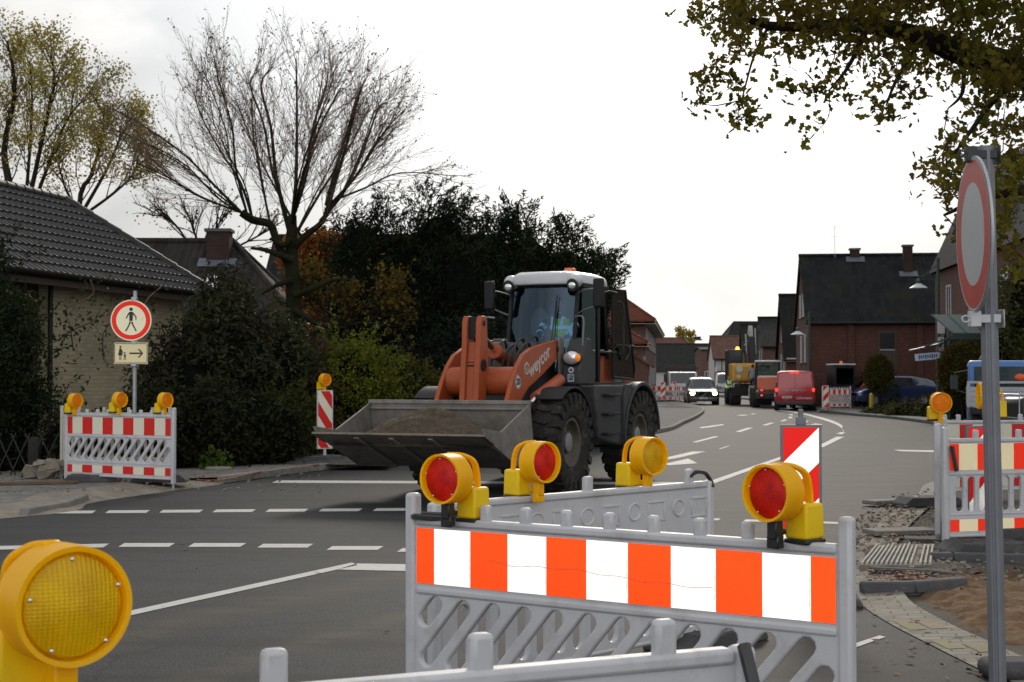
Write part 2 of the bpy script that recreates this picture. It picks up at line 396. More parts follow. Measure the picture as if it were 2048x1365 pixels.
M_bucket = mat('bucket_steel', (0.2, 0.185, 0.17), 0.55, 0.25, var=0.3, vs=5, dirt=0.7, dcol=(0.17, 0.12, 0.08), ds=3, bump=0.15, bs=20)
M_tyre = mat('tyre', (0.026, 0.025, 0.023), 0.85, spec=.25, var=0.3, vs=8, bump=0.2, bs=50, dirt=0.85, dcol=(0.13, 0.11, 0.085), ds=4)
M_rim = mat('dusty_rim', (0.085, 0.07, 0.055), 0.6, 0.2, var=0.25, dirt=0.6, dcol=(0.16, 0.13, 0.1))
M_hub = mat('grey_hub', (0.25, 0.25, 0.25), 0.5, 0.4, var=0.2, vs=20)
M_soil = mat('dark_soil', (0.04, 0.029, 0.018), 0.95, col2=(0.10, 0.072, 0.045), vs=14, bump=1.0, bs=30)
M_glassb = glass('tinted_cab_glass', (0.40, 0.60, 0.76), 0.07, refl=(.34, .46, .6))
M_glassd = glass('dark_side_glass', (0.10, 0.14, 0.14), 0.02, refl=(.22, .3, .28))
M_wglass = mat('dark_window_glass', (0.02, 0.023, 0.028), 0.08, var=0, spec=0.8)
M_cglass = mat('car_glass', (0.02, 0.025, 0.03), 0.06, var=0, spec=0.9, coat=0.5)
M_headl = mat('clear_lamp', (0.75, 0.78, 0.8), 0.15, 0.6, var=0.1, vs=40)
M_amber = mat('amber_lamp', (0.9, 0.22, 0.01), 0.25, var=0.05, coat=0.5)
M_redlamp = mat('red_lamp_lit', (0.8, 0.02, 0.01), 0.3, emit=(1, 0.03, 0.02), es=2.5, var=0)
M_headlit = mat('headlamp_lit', (1, 0.8, 0.5), 0.3, emit=(1, 0.62, 0.26), es=40, var=0)
M_beaconlit = mat('beacon_lit', (1, 0.5, 0.05), 0.3, emit=(1, 0.45, 0.04), es=4, var=0)
M_bark = mat('bark', (0.022, 0.018, 0.013), 0.95, spec=.1, var=0.35, vs=6, bump=0.6, bs=18)
M_barkg = mat('mossy_bark', (0.013, 0.012, 0.008), 0.95, spec=.1, col2=(0.022, 0.023, 0.01), vs=3, bump=0.6, bs=18)
M_twig = mat('twig', (0.13, 0.09, 0.065), 0.95, spec=.1, var=0.2)
M_whitepaint = mat('white_road_paint', (0.52, 0.51, 0.49), 0.7, var=0.12, vs=6, dirt=0.5, dcol=(0.2, 0.19, 0.18), ds=12)
# ================================================================ ground, road, pavements
def asphalt():
    m = bpy.data.materials.new('asphalt'); m.use_nodes = True; t = m.node_tree; b = t.nodes['Principled BSDF']; b.inputs['Roughness'].default_value = 0.72
    b.inputs['Specular IOR Level'].default_value = 0.13
    tcn = N(t, 'ShaderNodeTexCoord'); P = tcn.outputs['Object']
    def noise(sc, det=4, ro=0.6, map_=None, dist=0):
        n = N(t, 'ShaderNodeTexNoise'); n.inputs['Scale'].default_value = sc; n.inputs['Detail'].default_value = det; n.inputs['Roughness'].default_value = ro; n.inputs['Distortion'].default_value = dist
        if map_:
            mp = N(t, 'ShaderNodeMapping'); mp.inputs['Rotation'].default_value = (0, 0, map_[0]); mp.inputs['Scale'].default_value = map_[1]
            t.links.new(P, mp.inputs[0]); t.links.new(mp.outputs[0], n.inputs['Vector'])
        else: t.links.new(P, n.inputs['Vector'])
        return n.outputs['Fac']
    fine = noise(55, 2, 0.7); mid = noise(1.3, 6, 0.65); streak = noise(1.0, 5, 0.55, (R(16), (0.22, 2.2, 1))); big = noise(0.12, 4)
    c = mixc(t, mrange(t, fine, 0.38, 0.64, 0, 1), (0.012, 0.0125, 0.0135), (0.066, 0.0685, 0.073))
    c = mixc(t, mrange(t, mid, 0.35, 0.65, 0, 0.3), c, (0.044, 0.046, 0.049))
    c = mixc(t, mrange(t, streak, 0.48, 0.66, 0, 0.8), c, (0.021, 0.021, 0.021))
    c = mixc(t, mrange(t, big, 0.4, 0.62, 0, 0.35), c, (0.056, 0.058, 0.061))
    blot = noise(5.0, 5, 0.7); c = mixc(t, mrange(t, blot, 0.52, 0.7, 0, 0.5), c, (0.013, 0.0135, 0.014))
    crk = N(t, 'ShaderNodeTexVoronoi', feature='DISTANCE_TO_EDGE'); crk.inputs['Scale'].default_value = 0.16; wv = N(t, 'ShaderNodeVectorMath', operation='ADD'); nz = N(t, 'ShaderNodeTexNoise'); nz.inputs['Scale'].default_value = .9; nz.inputs['Detail'].default_value = 6; t.links.new(P, nz.inputs['Vector']); sv = N(t, 'ShaderNodeVectorMath', operation='SCALE'); sv.inputs['Scale'].default_value = 1.2; t.links.new(nz.outputs['Color'], sv.inputs[0]); t.links.new(P, wv.inputs[0]); t.links.new(sv.outputs[0], wv.inputs[1]); t.links.new(wv.outputs[0], crk.inputs['Vector'])
    c = mixc(t, mrange(t, crk.outputs['Distance'], 0.0, 0.0035, 0.55, 0), c, (0.012, 0.012, 0.012))
    # sandy dust dragged out of the site by tyres: two curved bands and the right-hand edge
    sp = N(t, 'ShaderNodeSeparateXYZ'); t.links.new(P, sp.inputs[0])
    dust = None
    for cx, cy, r, w in ((21.88, -1.24, 25.38, 0.13), (13.34, 2.92, 17.06, 0.22), (308.56, -77.06, 319.11, 0.55)):
        dx = mth(t, 'SUBTRACT', sp.outputs[0], cx); dy = mth(t, 'SUBTRACT', sp.outputs[1], cy)
        q = mth(t, 'SQRT', mth(t, 'ADD', mth(t, 'MULTIPLY', dx, dx), mth(t, 'MULTIPLY', dy, dy)))
        q = mth(t, 'ABSOLUTE', mth(t, 'SUBTRACT', q, r))
        q = mrange(t, q, 0, w * 2, 1, 0, True)
        dust = q if dust is None else mth(t, 'MAXIMUM', dust, q)
    dn = noise(3.0, 7, 0.7, (R(30), (0.4, 1.2, 1)))
    dust = mth(t, 'MULTIPLY', dust, mrange(t, dn, 0.36, 0.62, 0, 0.7))
    c = mixc(t, dust, c, (0.085, 0.07, 0.055))
    t.links.new(c, b.inputs['Base Color'])
    bp = N(t, 'ShaderNodeBump'); bp.inputs['Strength'].default_value = 0.45; bp.inputs['Distance'].default_value = 0.006
    t.links.new(fine, bp.inputs['Height']); t.links.new(bp.outputs[0], b.inputs['Normal'])
    return m
M_asph = asphalt()
M_soilg = mat('rough_ground', (0.05, 0.045, 0.033), 0.95, col2=(0.09, 0.08, 0.06), vs=1.2, bump=0.6, bs=25)
M_gravel = mat('grey_grit', (0.10, 0.097, 0.09), 0.95, col2=(0.25, 0.24, 0.22), vs=7, bump=0.8, bs=45, dirt=0.6, dcol=(0.09, 0.075, 0.055), ds=1.6)
M_kerb = mat('kerb_concrete', (0.21, 0.2, 0.18), 0.85, var=0.2, vs=4, bump=0.3, bs=60, dirt=0.6, dcol=(0.12, 0.10, 0.08), ds=5)
M_kerbd = mat('dark_kerb_concrete', (0.07, 0.075, 0.08), 0.85, var=0.2, vs=5, bump=0.3, bs=60, dirt=0.5, dcol=(0.14, 0.10, 0.07), ds=4)
M_sandc = mat('wet_sand', (0.095, 0.05, 0.02), 0.95, col2=(0.2, 0.115, 0.055), vs=3.5, bump=1.0, bs=16)
M_pave = mat('pavement_concrete', (0.15, 0.147, 0.137), 0.85, var=0.2, vs=2, dirt=0.5, dcol=(0.13, 0.12, 0.1), ds=2)
def sheet(name, pts, z, m, sub=0):
    mb = MB(); mb.add([(x, y, z) for x, y in pts], [tuple(range(len(pts)))])
    me = bpy.data.meshes.new(name); me.from_pydata(mb.v, [], mb.f)
    import bmesh
    bm = bmesh.new(); bm.from_mesh(me); bmesh.ops.triangulate(bm, faces=bm.faces[:], ngon_method='EAR_CLIP'); 
    bmesh.ops.recalc_face_normals(bm, faces=bm.faces[:])
    if sum(f.normal.z for f in bm.faces) < 0: bmesh.ops.reverse_faces(bm, faces=bm.faces[:])
    bm.to_mesh(me); bm.free(); me.materials.append(m)
    o = link(me, name, smooth=0); return tag(o, kind='structure')
g = sheet('ground', [(-900, -60), (900, -60), (900, 1500), (-900, 1500)], -0.02, M_soilg)
def catmull(pts, k=6):
    out = []; n = len(pts)
    for i in range(n - 1):
        p0, p1, p2, p3 = pts[max(i - 1, 0)], pts[i], pts[i + 1], pts[min(i + 2, n - 1)]
        for j in range(k):
            t = j / k
            out.append(tuple(0.5 * ((2 * p1[a]) + (-p0[a] + p2[a]) * t + (2 * p0[a] - 5 * p1[a] + 4 * p2[a] - p3[a]) * t * t + (-p0[a] + 3 * p1[a] - 3 * p2[a] + p3[a]) * t ** 3) for a in range(len(p1))))
    out.append(pts[-1]); return out
KL = catmull([(-12, 11.5), gp(0, 1038), gp(200, 1003), gp(450, 968), gp(600, 947), gp(730, 932), gp(1000, 900), gp(1310, 868), gp(1370, 848), gp(1400, 833), gp(1408, 823), gp(1396, 816), gp(1376, 811), (10.7, 102), (11.8, 125), (12.5, 180), (12.5, 260)], 6)
KR = catmull([(2.9, -2.0), (2.75, 4), gp(2048, 1378), gp(1950, 1335), gp(1860, 1290), gp(1770, 1243), gp(1712, 1200), gp(1700, 1150), gp(1712, 1092), gp(1760, 1042), gp(1830, 992), gp(1870, 962), (9, 27), (12.5, 31), (19, 34), (30, 36)], 5)
KF = catmull([(34, 44), (22, 43), gp(2010, 876), gp(1900, 856), gp(1850, 847), gp(1780, 838), gp(1700, 831), gp(1650, 825), gp(1626, 819), (17.5, 88), (17.5, 110), (17.5, 180), (17.5, 260)], 6)
road_poly = KL + [(17.5, 260)] + list(reversed(KF)) + list(reversed(KR)) + [(2.9, -20), (-30, -20), (-30, 6), (-16, 9.5)]
road = sheet('road', road_poly, 0.0, M_asph)
def offset(line, d):
    out = []
    for i, p in enumerate(line):
        a = line[max(i - 1, 0)]; b = line[min(i + 1, len(line) - 1)]
        dx, dy = b[0] - a[0], b[1] - a[1]; l = math.hypot(dx, dy) or 1
        out.append((p[0] - dy / l * d, p[1] + dx / l * d))
    return out
def strip(name, a, b, za, zb, m, kind='structure'):
    mb = MB(); n = len(a)
    vs = [(x, y, za if not callable(za) else za(i)) for i, (x, y) in enumerate(a)] + [(x, y, zb if not callable(zb) else zb(i)) for i, (x, y) in enumerate(b)]
    mb.add(vs, [(i, i + 1, n + i + 1, n + i) for i in range(n - 1)])
    o = mb.build(name, m, smooth=40); 
    if kind: o['kind'] = kind
    return o
# left pavement: sheet at 0.10, with a kerb from pixel column 450 on and a loose sandy ramp before it
ik = 18                                                     # index on KL where the kerb begins
LI = offset(KL, 0.13); LI2 = offset(KL, 0.7)
pav_in = KL[:ik + 1]
outer = [(-40, 14), (-40, 300), (12.5, 300)]
lp = LI2[:ik] + LI[ik:] + [(12.4, 300), (-60, 300), (-60, 12)]
sheet('pavement', lp, 0.10, M_gravel)
strip('sand', LI2[:ik + 1], KL[:ik + 1], 0.104, 0.004, mat('sandy_ramp', (0.2, 0.175, 0.14), 0.95, col2=(0.31, 0.275, 0.225), vs=5, bump=0.8, bs=40, dirt=0.5, dcol=(0.13, 0.11, 0.085), ds=3))
def kerb(name, line, w, h, m, z0=0.0, stone=1.0, side=1, r=0.015):
    """row of kerb stones along a line, joints every `stone` metres"""
    mb = MB(); acc = 0; seg = [line[0]]; L = []
    for i in range(1, len(line)):
        p, q = line[i - 1], line[i]; d = math.hypot(q[0] - p[0], q[1] - p[1]); k = max(1, int(d / stone + 0.5))
        for j in range(k):
            a = (p[0] + (q[0] - p[0]) * j / k, p[1] + (q[1] - p[1]) * j / k); b = (p[0] + (q[0] - p[0]) * (j + 1) / k, p[1] + (q[1] - p[1]) * (j + 1) / k)
            L.append((a, b))
    for a, b in L:
        dx, dy = b[0] - a[0], b[1] - a[1]; l = math.hypot(dx, dy) or 1
        mx, my = (a[0] + b[0]) / 2 - dy / l * w / 2 * side, (a[1] + b[1]) / 2 + dx / l * w / 2 * side
        mb.box((mx, my, z0 + h / 2 + random.uniform(-0.004, 0.004)), (l - 0.008, w, h), (0, 0, math.atan2(dy, dx)))
    o = mb.build(name, m, bevel=r, seg=1); o['kind'] = 'structure'; return o
kerb('kerb', KL[ik:], 0.13, 0.125, M_kerb)
kerb('kerb', [gp(60, 1032), gp(140, 1018), gp(180, 1003)], 0.13, 0.10, M_kerb)
# flat gutter stones and far pavement on the right
KFi = offset(KF, -0.13)
kerb('kerb', KF[4:], 0.13, 0.11, M_kerbd, side=-1)
sheet('pavement', [p for p in KFi] + [(17.7, 300), (120, 300), (120, 46), (34, 46)], 0.10, M_pave)
# near right corner: paver strip, then dug-up ground
KRi = offset(KR, -0.36)
def pavermat():
    m = bpy.data.materials.new('pavers'); m.use_nodes = True; t = m.node_tree; b = t.nodes['Principled BSDF']; b.inputs['Roughness'].default_value = 0.85
    tcn = N(t, 'ShaderNodeTexCoord'); mp = N(t, 'ShaderNodeMapping'); mp.inputs['Rotation'].default_value = (0, 0, R(8)); t.links.new(tcn.outputs['Object'], mp.inputs[0])
    br = N(t, 'ShaderNodeTexBrick'); br.inputs['Scale'].default_value = 1; br.inputs['Brick Width'].default_value = 0.2; br.inputs['Row Height'].default_value = 0.1; br.inputs['Mortar Size'].default_value = 0.006
    br.inputs['Color1'].default_value = (0.27, 0.245, 0.20, 1); br.inputs['Color2'].default_value = (0.2, 0.185, 0.155, 1); br.inputs['Mortar'].default_value = (0.11, 0.098, 0.08, 1)
    t.links.new(mp.outputs[0], br.inputs['Vector'])
    n = N(t, 'ShaderNodeTexNoise'); n.inputs['Scale'].default_value = 4; n.inputs['Detail'].default_value = 8; t.links.new(tcn.outputs['Object'], n.inputs['Vector'])
    c = mixc(t, mrange(t, n.outputs['Fac'], 0.45, 0.65, 0, 0.4), br.outputs['Color'], (0.10, 0.078, 0.055))
    t.links.new(c, b.inputs['Base Color'])
    bp = N(t, 'ShaderNodeBump'); bp.inputs['Strength'].default_value = 0.7; bp.inputs['Distance'].default_value = 0.01; bp.invert = True
    t.links.new(br.outputs['Fac'], bp.inputs['Height']); t.links.new(bp.outputs[0], b.inputs['Normal'])
    return m
strip('pavement', KR[:48], KRi[:48], 0.006, 0.02, pavermat())
strip('gutter', KR[47:], KRi[47:], 0.006, 0.02, M_kerb)
# bumpy sand and debris behind the strip: a displaced height field
def heightfield(name, x0, x1, y0, y1, nx, ny, f, m, inside):
    vs = []; fs = []
    idx = {}
    for j in range(ny + 1):
        for i in range(nx + 1):
            x = x0 + (x1 - x0) * i / nx; y = y0 + (y1 - y0) * j / ny
            vs.append((x, y, f(x, y)))
    for j in range(ny):
        for i in range(nx):
            x = x0 + (x1 - x0) * (i + .5) / nx; y = y0 + (y1 - y0) * (j + .5) / ny
            if inside(x, y):
                a = j * (nx + 1) + i; fs.append((a, a + 1, a + nx + 2, a + nx + 1))
    mb = MB(); mb.v = vs; mb.f = fs; mb.m = [0] * len(fs)
    o = mb.build(name, m, smooth=180); o['kind'] = 'structure'; return o
from mathutils import noise as mnoise
def fbm(x, y, s=1.0, o=4): return mnoise.fractal(Vector((x * s, y * s, 3.3)), 0.8, 2.1, o)
def kr_x(y):                                                 # right road edge as x(y)
    best = 99
    for i in range(len(KR) - 1):
        (xa, ya), (xb, yb) = KR[i], KR[i + 1]
        if min(ya, yb) <= y <= max(ya, yb) and ya != yb: return xa + (xb - xa) * (y - ya) / (yb - ya)
    return best
heightfield('sand', 2.2, 6.5, 7.6, 12.3, 150, 160, lambda x, y: -0.07 + 0.10 * min(1, max(0, (x - kr_x(y) - 0.30) * 2.5)) + 0.04 * fbm(x, y, 1.6) + 0.03 * fbm(x, y, 6) + 0.012 * fbm(x, y, 16), M_sandc, lambda x, y: x > kr_x(y) + 0.18)
M_debris = mat('debris_ground', (0.05, 0.042, 0.032), 0.95, col2=(0.10, 0.085, 0.068), vs=5, bump=1.0, bs=35, dirt=0.6, dcol=(0.06, 0.06, 0.058), ds=1.8)
heightfield('debris_ground', 2.8, 12, 12.3, 27, 150, 220, lambda x, y: -0.03 + 0.06 * min(1, max(0, (x - kr_x(y) - 0.25) * 3)) + 0.02 * fbm(x, y, 1.2) + 0.014 * fbm(x, y, 6), M_debris, lambda x, y: x > kr_x(y) + 0.2)
# ---------------------------------------------------------------- road markings (paint sheets 4 mm above the asphalt)
mk = MB()
def mpoly(px, z=0.004):
    pts = [(*gp(u, v), z) for u, v in px]
    ar = sum(pts[i][0] * pts[(i + 1) % len(pts)][1] - pts[(i + 1) % len(pts)][0] * pts[i][1] for i in range(len(pts)))
    if ar < 0: pts.reverse()
    mk.add(pts, [tuple(range(len(pts)))])
def dash(u0, u1, v0, v1, h, sk=6):
    mpoly([(u0 + sk, v0 - h / 2), (u1 + sk, v1 - h / 2), (u1 - sk, v1 + h / 2), (u0 - sk, v0 + h / 2)])
for u0, u1 in ((110, 190), (216, 298), (324, 404), (430, 509), (536, 614), (642, 722), (750, 830)): dash(u0, u1, 1025.5 - u0 * 0.008, 1025 - u0 * 0.008, 5.5, 4)
for u0, u1, v in ((-60, 215, 1093), (245, 346, 1090), (384, 488, 1090), (522, 622, 1091.5), (660, 762, 1096), (800, 900, 1100)): dash(u0, u1, v + (4 if u0 < 0 else 0), v - (2 if u0 < 0 else 0), 7.5, 6)
mpoly([(-60, 1291), (705, 1125), (716, 1130), (-60, 1302)])
mpoly([(716, 1127), (860, 1129), (860, 1143), (675, 1139)])
mpoly([(556, 961), (1400, 965), (1412, 970), (545, 966)])
mpoly([(1412, 965), (1563, 913), (1580, 912), (1420, 970)])
mpoly([(1634, 893), (1672, 874), (1688, 874), (1645, 895)])
mpoly([(1672, 868), (1680, 865), (1690, 865), (1684, 869)])
arc = catmull([(1555, 821), (1595, 826), (1637, 836), (1668, 846), (1683, 855), (1684, 861)], 5)
for i in range(len(arc) - 1):
    (u, v), (u2, v2) = arc[i], arc[i + 1]; w = 0.6 + i * 0.16; w2 = w + 0.16
    mpoly([(u, v - w), (u2, v2 - w2), (u2 + 2, v2 + w2), (u + 2, v + w)])
mpoly([(1384, 884.5), (1429, 873), (1438, 873.5), (1392, 885.5)])
mpoly([(1470, 864), (1495, 856), (1506, 856), (1480, 864.5)])
mpoly([(1523, 851), (1540, 846), (1549, 846), (1532, 851.5)]); mpoly([(1559, 843), (1568, 839.5), (1575, 839.5), (1567, 843)]); mpoly([(1576, 837), (1577, 834), (1584, 834), (1584, 837)]); mpoly([(1578, 831), (1578, 829), (1585, 829), (1585, 831)])
mpoly([(1399, 855), (1447, 848.5), (1446, 850.5), (1420, 855), (1401, 857)])
mpoly([(1602, 848), (1608, 842), (1617, 842.5), (1610, 846)]); mpoly([(1618, 850), (1630, 847.5), (1645, 849), (1636, 851)])
mpoly([(1472, 831), (1486, 830), (1500, 830.5), (1484, 832)]); mpoly([(1500, 829.5), (1505, 827.5), (1514, 828), (1506, 829)])
# big turn arrow on the loader's lane
mpoly([(1330, 916), (1384, 903.5), (1411, 903.5), (1352, 917), (1322, 921)]); mpoly([(1338, 926), (1376, 917.5), (1394, 927), (1338, 931), (1320, 929)])
mpoly([(1437, 898), (1456, 892), (1460, 892), (1441, 898.5)])
mpoly([(1420, 1037), (1440, 1037), (1436, 1041), (1416, 1041)]); mpoly([(1490, 1039), (1560, 1041), (1558, 1045), (1486, 1043)]); mpoly([(1585, 1041), (1690, 1045), (1690, 1049), (1583, 1045)])
mpoly([(1786, 900), (1880, 901.5), (1880, 905), (1800, 903)])
mpoly([(1706, 1286), (1756, 1270), (1768, 1273), (1708, 1294)])
mko = mk.build('road_markings', M_whitepaint, smooth=0); mko['kind'] = 'structure'
# yellow temporary paint across the pavers
ym = MB()
for ya, yb, f0, f1 in ((9.75, 10.05, .12, .42), (9.75, 10.0, .5, .8), (8.95, 9.3, .12, .4), (8.85, 9.2, .5, .85)):
    ks = [k for k in range(48) if ya <= KR[k][1] <= yb]
    q0 = min(range(48), key=lambda k: abs(KR[k][1] - ya)); q1 = min(range(48), key=lambda k: abs(KR[k][1] - yb))
    if q0 == q1: q1 -= 1
    L_ = lambda k, f: (KR[k][0] * (1 - f) + KRi[k][0] * f, KR[k][1] * (1 - f) + KRi[k][1] * f, .006 + .014 * f + .003)
    seq = list(range(min(q0, q1), max(q0, q1) + 1))
    for k in seq[:-1]: ym.add([L_(k, f0), L_(k + 1, f0), L_(k + 1, f1), L_(k, f1)], [(0, 1, 2, 3)])
yo = ym.build('road_markings', mat('yellow_road_paint', (0.24, 0.216, 0.13), 0.9, var=0.15, dirt=1.0, dcol=(0.22, 0.2, 0.16), ds=26), smooth=0); yo['kind'] = 'structure'
# ================================================================ site barriers
def barrier_meshes(style, L=2.0):
    """returns the plastic body mesh; x along, z up, front = -y"""
    key = ('bar', style)
    holes = []
    outer = [(0.0, 0.10), (0.0, 1.0), (L, 1.0), (L, 0.10)]
    z0, z1 = 0.335, 0.655
    if style == 'diag':
        n = 12; step = (L - 0.12) / n; a = R(40)
        for i in range(n + 2):
            cx = 0.02 + step * i
            w = 0.072; h = (z1 - z0 - w) / math.cos(a) + w; zc = (z0 + z1) / 2
            hx = (h - w) / 2 * math.sin(a) + w / 2
            lo, hi = cx - hx, cx + hx                       # shorten the slots that meet the end posts
            if lo < 0.05: k = (hi - 0.05) / (hi - lo); sh = (1 - k); cx2 = cx + hx * sh; zc2 = zc + (z1 - z0) / 2 * sh; h2 = h * k
            elif hi > L - 0.05: k = (L - 0.05 - lo) / (hi - lo); sh = 1 - k; cx2 = cx - hx * sh; zc2 = zc - (z1 - z0) / 2 * sh; h2 = h * k
            else: cx2, zc2, h2 = cx, zc, h
            if h2 > w * 1.35: holes.append(slot(cx2, zc2, w, h2, a))
    elif style == 'back':
        n = 14; step = (L - 0.2) / n
        for i in range(n): holes.append(slot(0.1 + step * (i + .5), 0.325, 0.07, 0.33))
    else:
        n = 15; step = (L - 0.16) / n
        for i in range(n): holes.append(slot(0.08 + step * (i + .5), (z0 + z1) / 2, 0.075, z1 - z0))
    me = curve_mesh(outer, holes, 0.036, 0.009)
    return me
BARM = {}
def scratch(t, L):
    m = MB(); pts = []
    for i in range(60):
        x = .42 + i * (L - .95) / 59; pts.append((x, .84 - .035 * (x - .4) + .012 * math.sin(x * 9) * math.exp(-x * .8) + .004 * math.sin(x * 31)))
    for i in range(59): (a, b), (c, d) = pts[i], pts[i + 1]; m.add([(a, -.0225, b - .0011), (c, -.0225, d - .0011), (c, -.0225, d + .0011), (a, -.0225, b + .0011)], [(0, 1, 2, 3)])
    m.build('scratch', mat('scratch_brown', (.35, .09, .05), .7, var=0), t, smooth=0)
    m = MB()
    for k in range(1, 6):
        x = .035 + (.0965 + .193 * (2 * k - 1)) - .193 if k else 0
        for j in range(16):
            if (j * 7 + k) % 5: m.add([(x + .186, -.0225, .76 + j * .008), (x + .190, -.0225, .76 + j * .008), (x + .190, -.0225, .765 + j * .008), (x + .186, -.0225, .765 + j * .008)], [(0, 1, 2, 3)])
    m.build('small_print', M_cream, t, smooth=0)
def barrier(style, p0, p1, z0, label, far=False, sheetside=-1, group='red and white site barriers', pegs='fine', m=None, foot=True, top_sheet=True, lower=True, scale=1.0):
    L = 2.0; m = m or M_white
    d = (p1[0] - p0[0], p1[1] - p0[1]); rz = math.atan2(d[1], d[0]); ln = math.hypot(*d)
    t = thing('site_barrier', label, 'barrier', (p0[0], p0[1], z0), rz, group)
    t.scale = (ln / L, 1, scale)
    if style not in BARM: BARM[style] = barrier_meshes(style)
    me = BARM[style]
    if not me.materials: me.materials.append(m)
    o = link(me.copy() if me.materials[0] != m else me, 'panel', t); o.data.materials[0] = m
    for z, r in ((0.988, 0.026), (0.115, 0.02)) if style == 'back' else ((0.988, 0.026), (0.683, 0.024), (0.31, 0.02), (0.115, 0.02)):
        MB().box((L / 2, 0, z), (L - 0.06, r * 2.2, r * 1.5)).build('rail', m, t, bevel=0.012, seg=2)
    for x in (0.0, L):
        MB().box((x, 0, 0.54 if style == 'back' else 0.575), (0.055, 0.06, 0.94 if style == 'back' else 1.07)).build('post', m, t, bevel=0.015, seg=2)
    if pegs == 'fine': px = [0.19 + i * (L - 0.38) / 8 for i in range(9)]
    else: px = pegs if isinstance(pegs, list) else [0.32, 0.78, 1.24, 1.68]
    for i, x in enumerate(px):
        w = 0.048 if pegs == 'fine' else 0.055
        mb2 = MB(); mb2.box((x, 0, 1.035), (w, 0.04, 0.075 if pegs == 'fine' else 0.10)); mb2.box((x, 0, 0.985), (w * 1.4, 0.05, 0.03))
        mb2.build('peg', m, t, bevel=0.012, seg=2)
    if top_sheet:
        s = MB(); ys = sheetside * 0.0215; x = 0.035; W_ = L - 0.07; nst = 10; st = W_ / nst
        xs = [0.035, 0.035 + st / 2] + [0.035 + st / 2 + st * (i + 1) for i in range(nst - 1)] + [L - 0.035]
        for i in range(len(xs) - 1):
            a, b = xs[i], xs[i + 1]; pts = [(a, ys, 0.715), (b, ys, 0.715), (b, ys, 0.958), (a, ys, 0.958)]
            if sheetside > 0: pts.reverse()
            s.add(pts, [(0, 1, 2, 3)], i % 2)
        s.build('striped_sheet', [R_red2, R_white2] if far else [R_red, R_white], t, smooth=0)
    if lower:
        s = MB(); ys = sheetside * 0.0215; st = (L - 0.07) / 10
        xs = [0.035 + st / 2 * 0] + [0.035 + st / 2 + st * i for i in range(10)] + [L - 0.035]
        for i in range(len(xs) - 1):
            a, b = xs[i], xs[i + 1]; pts = [(a, ys, 0.155), (b, ys, 0.155), (b, ys, 0.265), (a, ys, 0.265)]
            if sheetside > 0: pts.reverse()
            s.add(pts, [(0, 1, 2, 3)], i % 2)
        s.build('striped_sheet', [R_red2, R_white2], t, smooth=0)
    if foot:
        for x in (0.0, L):
            MB().cyl((x, 0, -0.02), (x, 0, 0.06), 0.02, n=8).build('foot_pin', M_steel, t)
    if style in ('vert', 'back') and sheetside > 0:        # moulded round and square recesses on the plain back
        for i in range(5):
            k = MB(); k2 = MB(); x = 0.28 + i * 0.36
            k.lathe([(0.052, 0.0), (0.046, 0.006), (0.040, 0.0), (0.034, -0.001), (0.0, -0.0015)], (x, -0.0185, 0.865), (0, -1, 0), 18)
            for (a, b, c, d_) in ((x + .11, x + .25, .905, .92), (x + .11, x + .25, .80, .815), (x + .11, x + .125, .815, .905), (x + .235, x + .25, .815, .905)):
                k2.box(((a + b) / 2, -0.0195, (c + d_) / 2), (b - a, 0.008, d_ - c))
            k.build('moulded_dimple', m, t); k2.build('moulded_ridge', m, t, bevel=0.003, seg=1)
    return t
def base_plate(x, y, z, rz, label, group='rubber barrier bases'):
    mb = MB(); mb.prism([(-0.4, 0), (0.4, 0), (0.4, 0.03), (0.3, 0.11), (-0.3, 0.11), (-0.4, 0.03)], 'y', -0.2, 0.2)
    o = mb.build('barrier_base', M_base, bevel=0.012, seg=2, loc=(x, y, z), rot=(0, 0, rz)); tag(o, label, 'barrier base', group)
    t = MB(); t.box((0.17, 0, 0.112), (0.07, 0.07, 0.006)); t.box((-0.17, 0, 0.112), (0.07, 0.07, 0.006)); t.build('socket', M_black, o)
    return o
F0, F1 = (-0.44, 6.82), (1.235, 5.64)
_fb = barrier('diag', F0, F1, -0.02, 'large foreground red and white barrier with glowing reflective board carrying two red lamps', sheetside=-1)
scratch(_fb, 2.0)
barrier('back', (-0.38, 7.51), (1.174, 9.157), -0.02, 'white barrier seen from its plain back behind the foreground red and white one', sheetside=1, pegs=[.1, .62, 1.02, 1.83], lower=False)
barrier('back', (-1.28, 2.79), (0.541, 3.62), -0.04, 'nearest white barrier, only its top rail and pegs above the bottom edge', sheetside=1, pegs=[.41, .868, 1.33, 1.79], top_sheet=True, lower=False)
barrier('diag', (-6.53, 22.4), (-4.72, 21.3), 0.08, 'red and white barrier with three amber lamps in front of the round pedestrian sign', far=True, sheetside=-1)
barrier('vert', (-6.75, 22.9), (-5.1, 22.75), 0.08, 'cream barrier just behind the left one, seen through its slats', far=True, sheetside=1, m=M_cream, pegs='wide', group='cream and white rear barriers')
barrier('vert', (3.97, 14.0), (5.9, 14.6), 0.04, 'red and white barrier right of the kerb, behind the tall grey sign post', sheetside=-1, pegs='wide')
for o in [q for q in COL.objects if q.parent and q.parent.get('label', '').startswith('red and white barrier right')]:
    if o.name.startswith('striped'): o.data = o.data.copy(); o.data.materials[0] = retro('reflective_red_mid', (1.0, 0.045, 0.015), 0.6); o.data.materials[1] = retro('reflective_cream', (0.86, 0.74, 0.48), 0.55)
barrier('diag', (5.42, 19.5), (7.35, 20.1), 0.05, 'red and cream barrier in the second row on the right, before the blue truck', far=True, sheetside=-1, pegs='wide')
barrier('vert', (4.10, 14.72), (4.66, 16.65), 0.05, 'white barrier seen edge-on, nearer of the two joining the right-hand rows', sheetside=1)
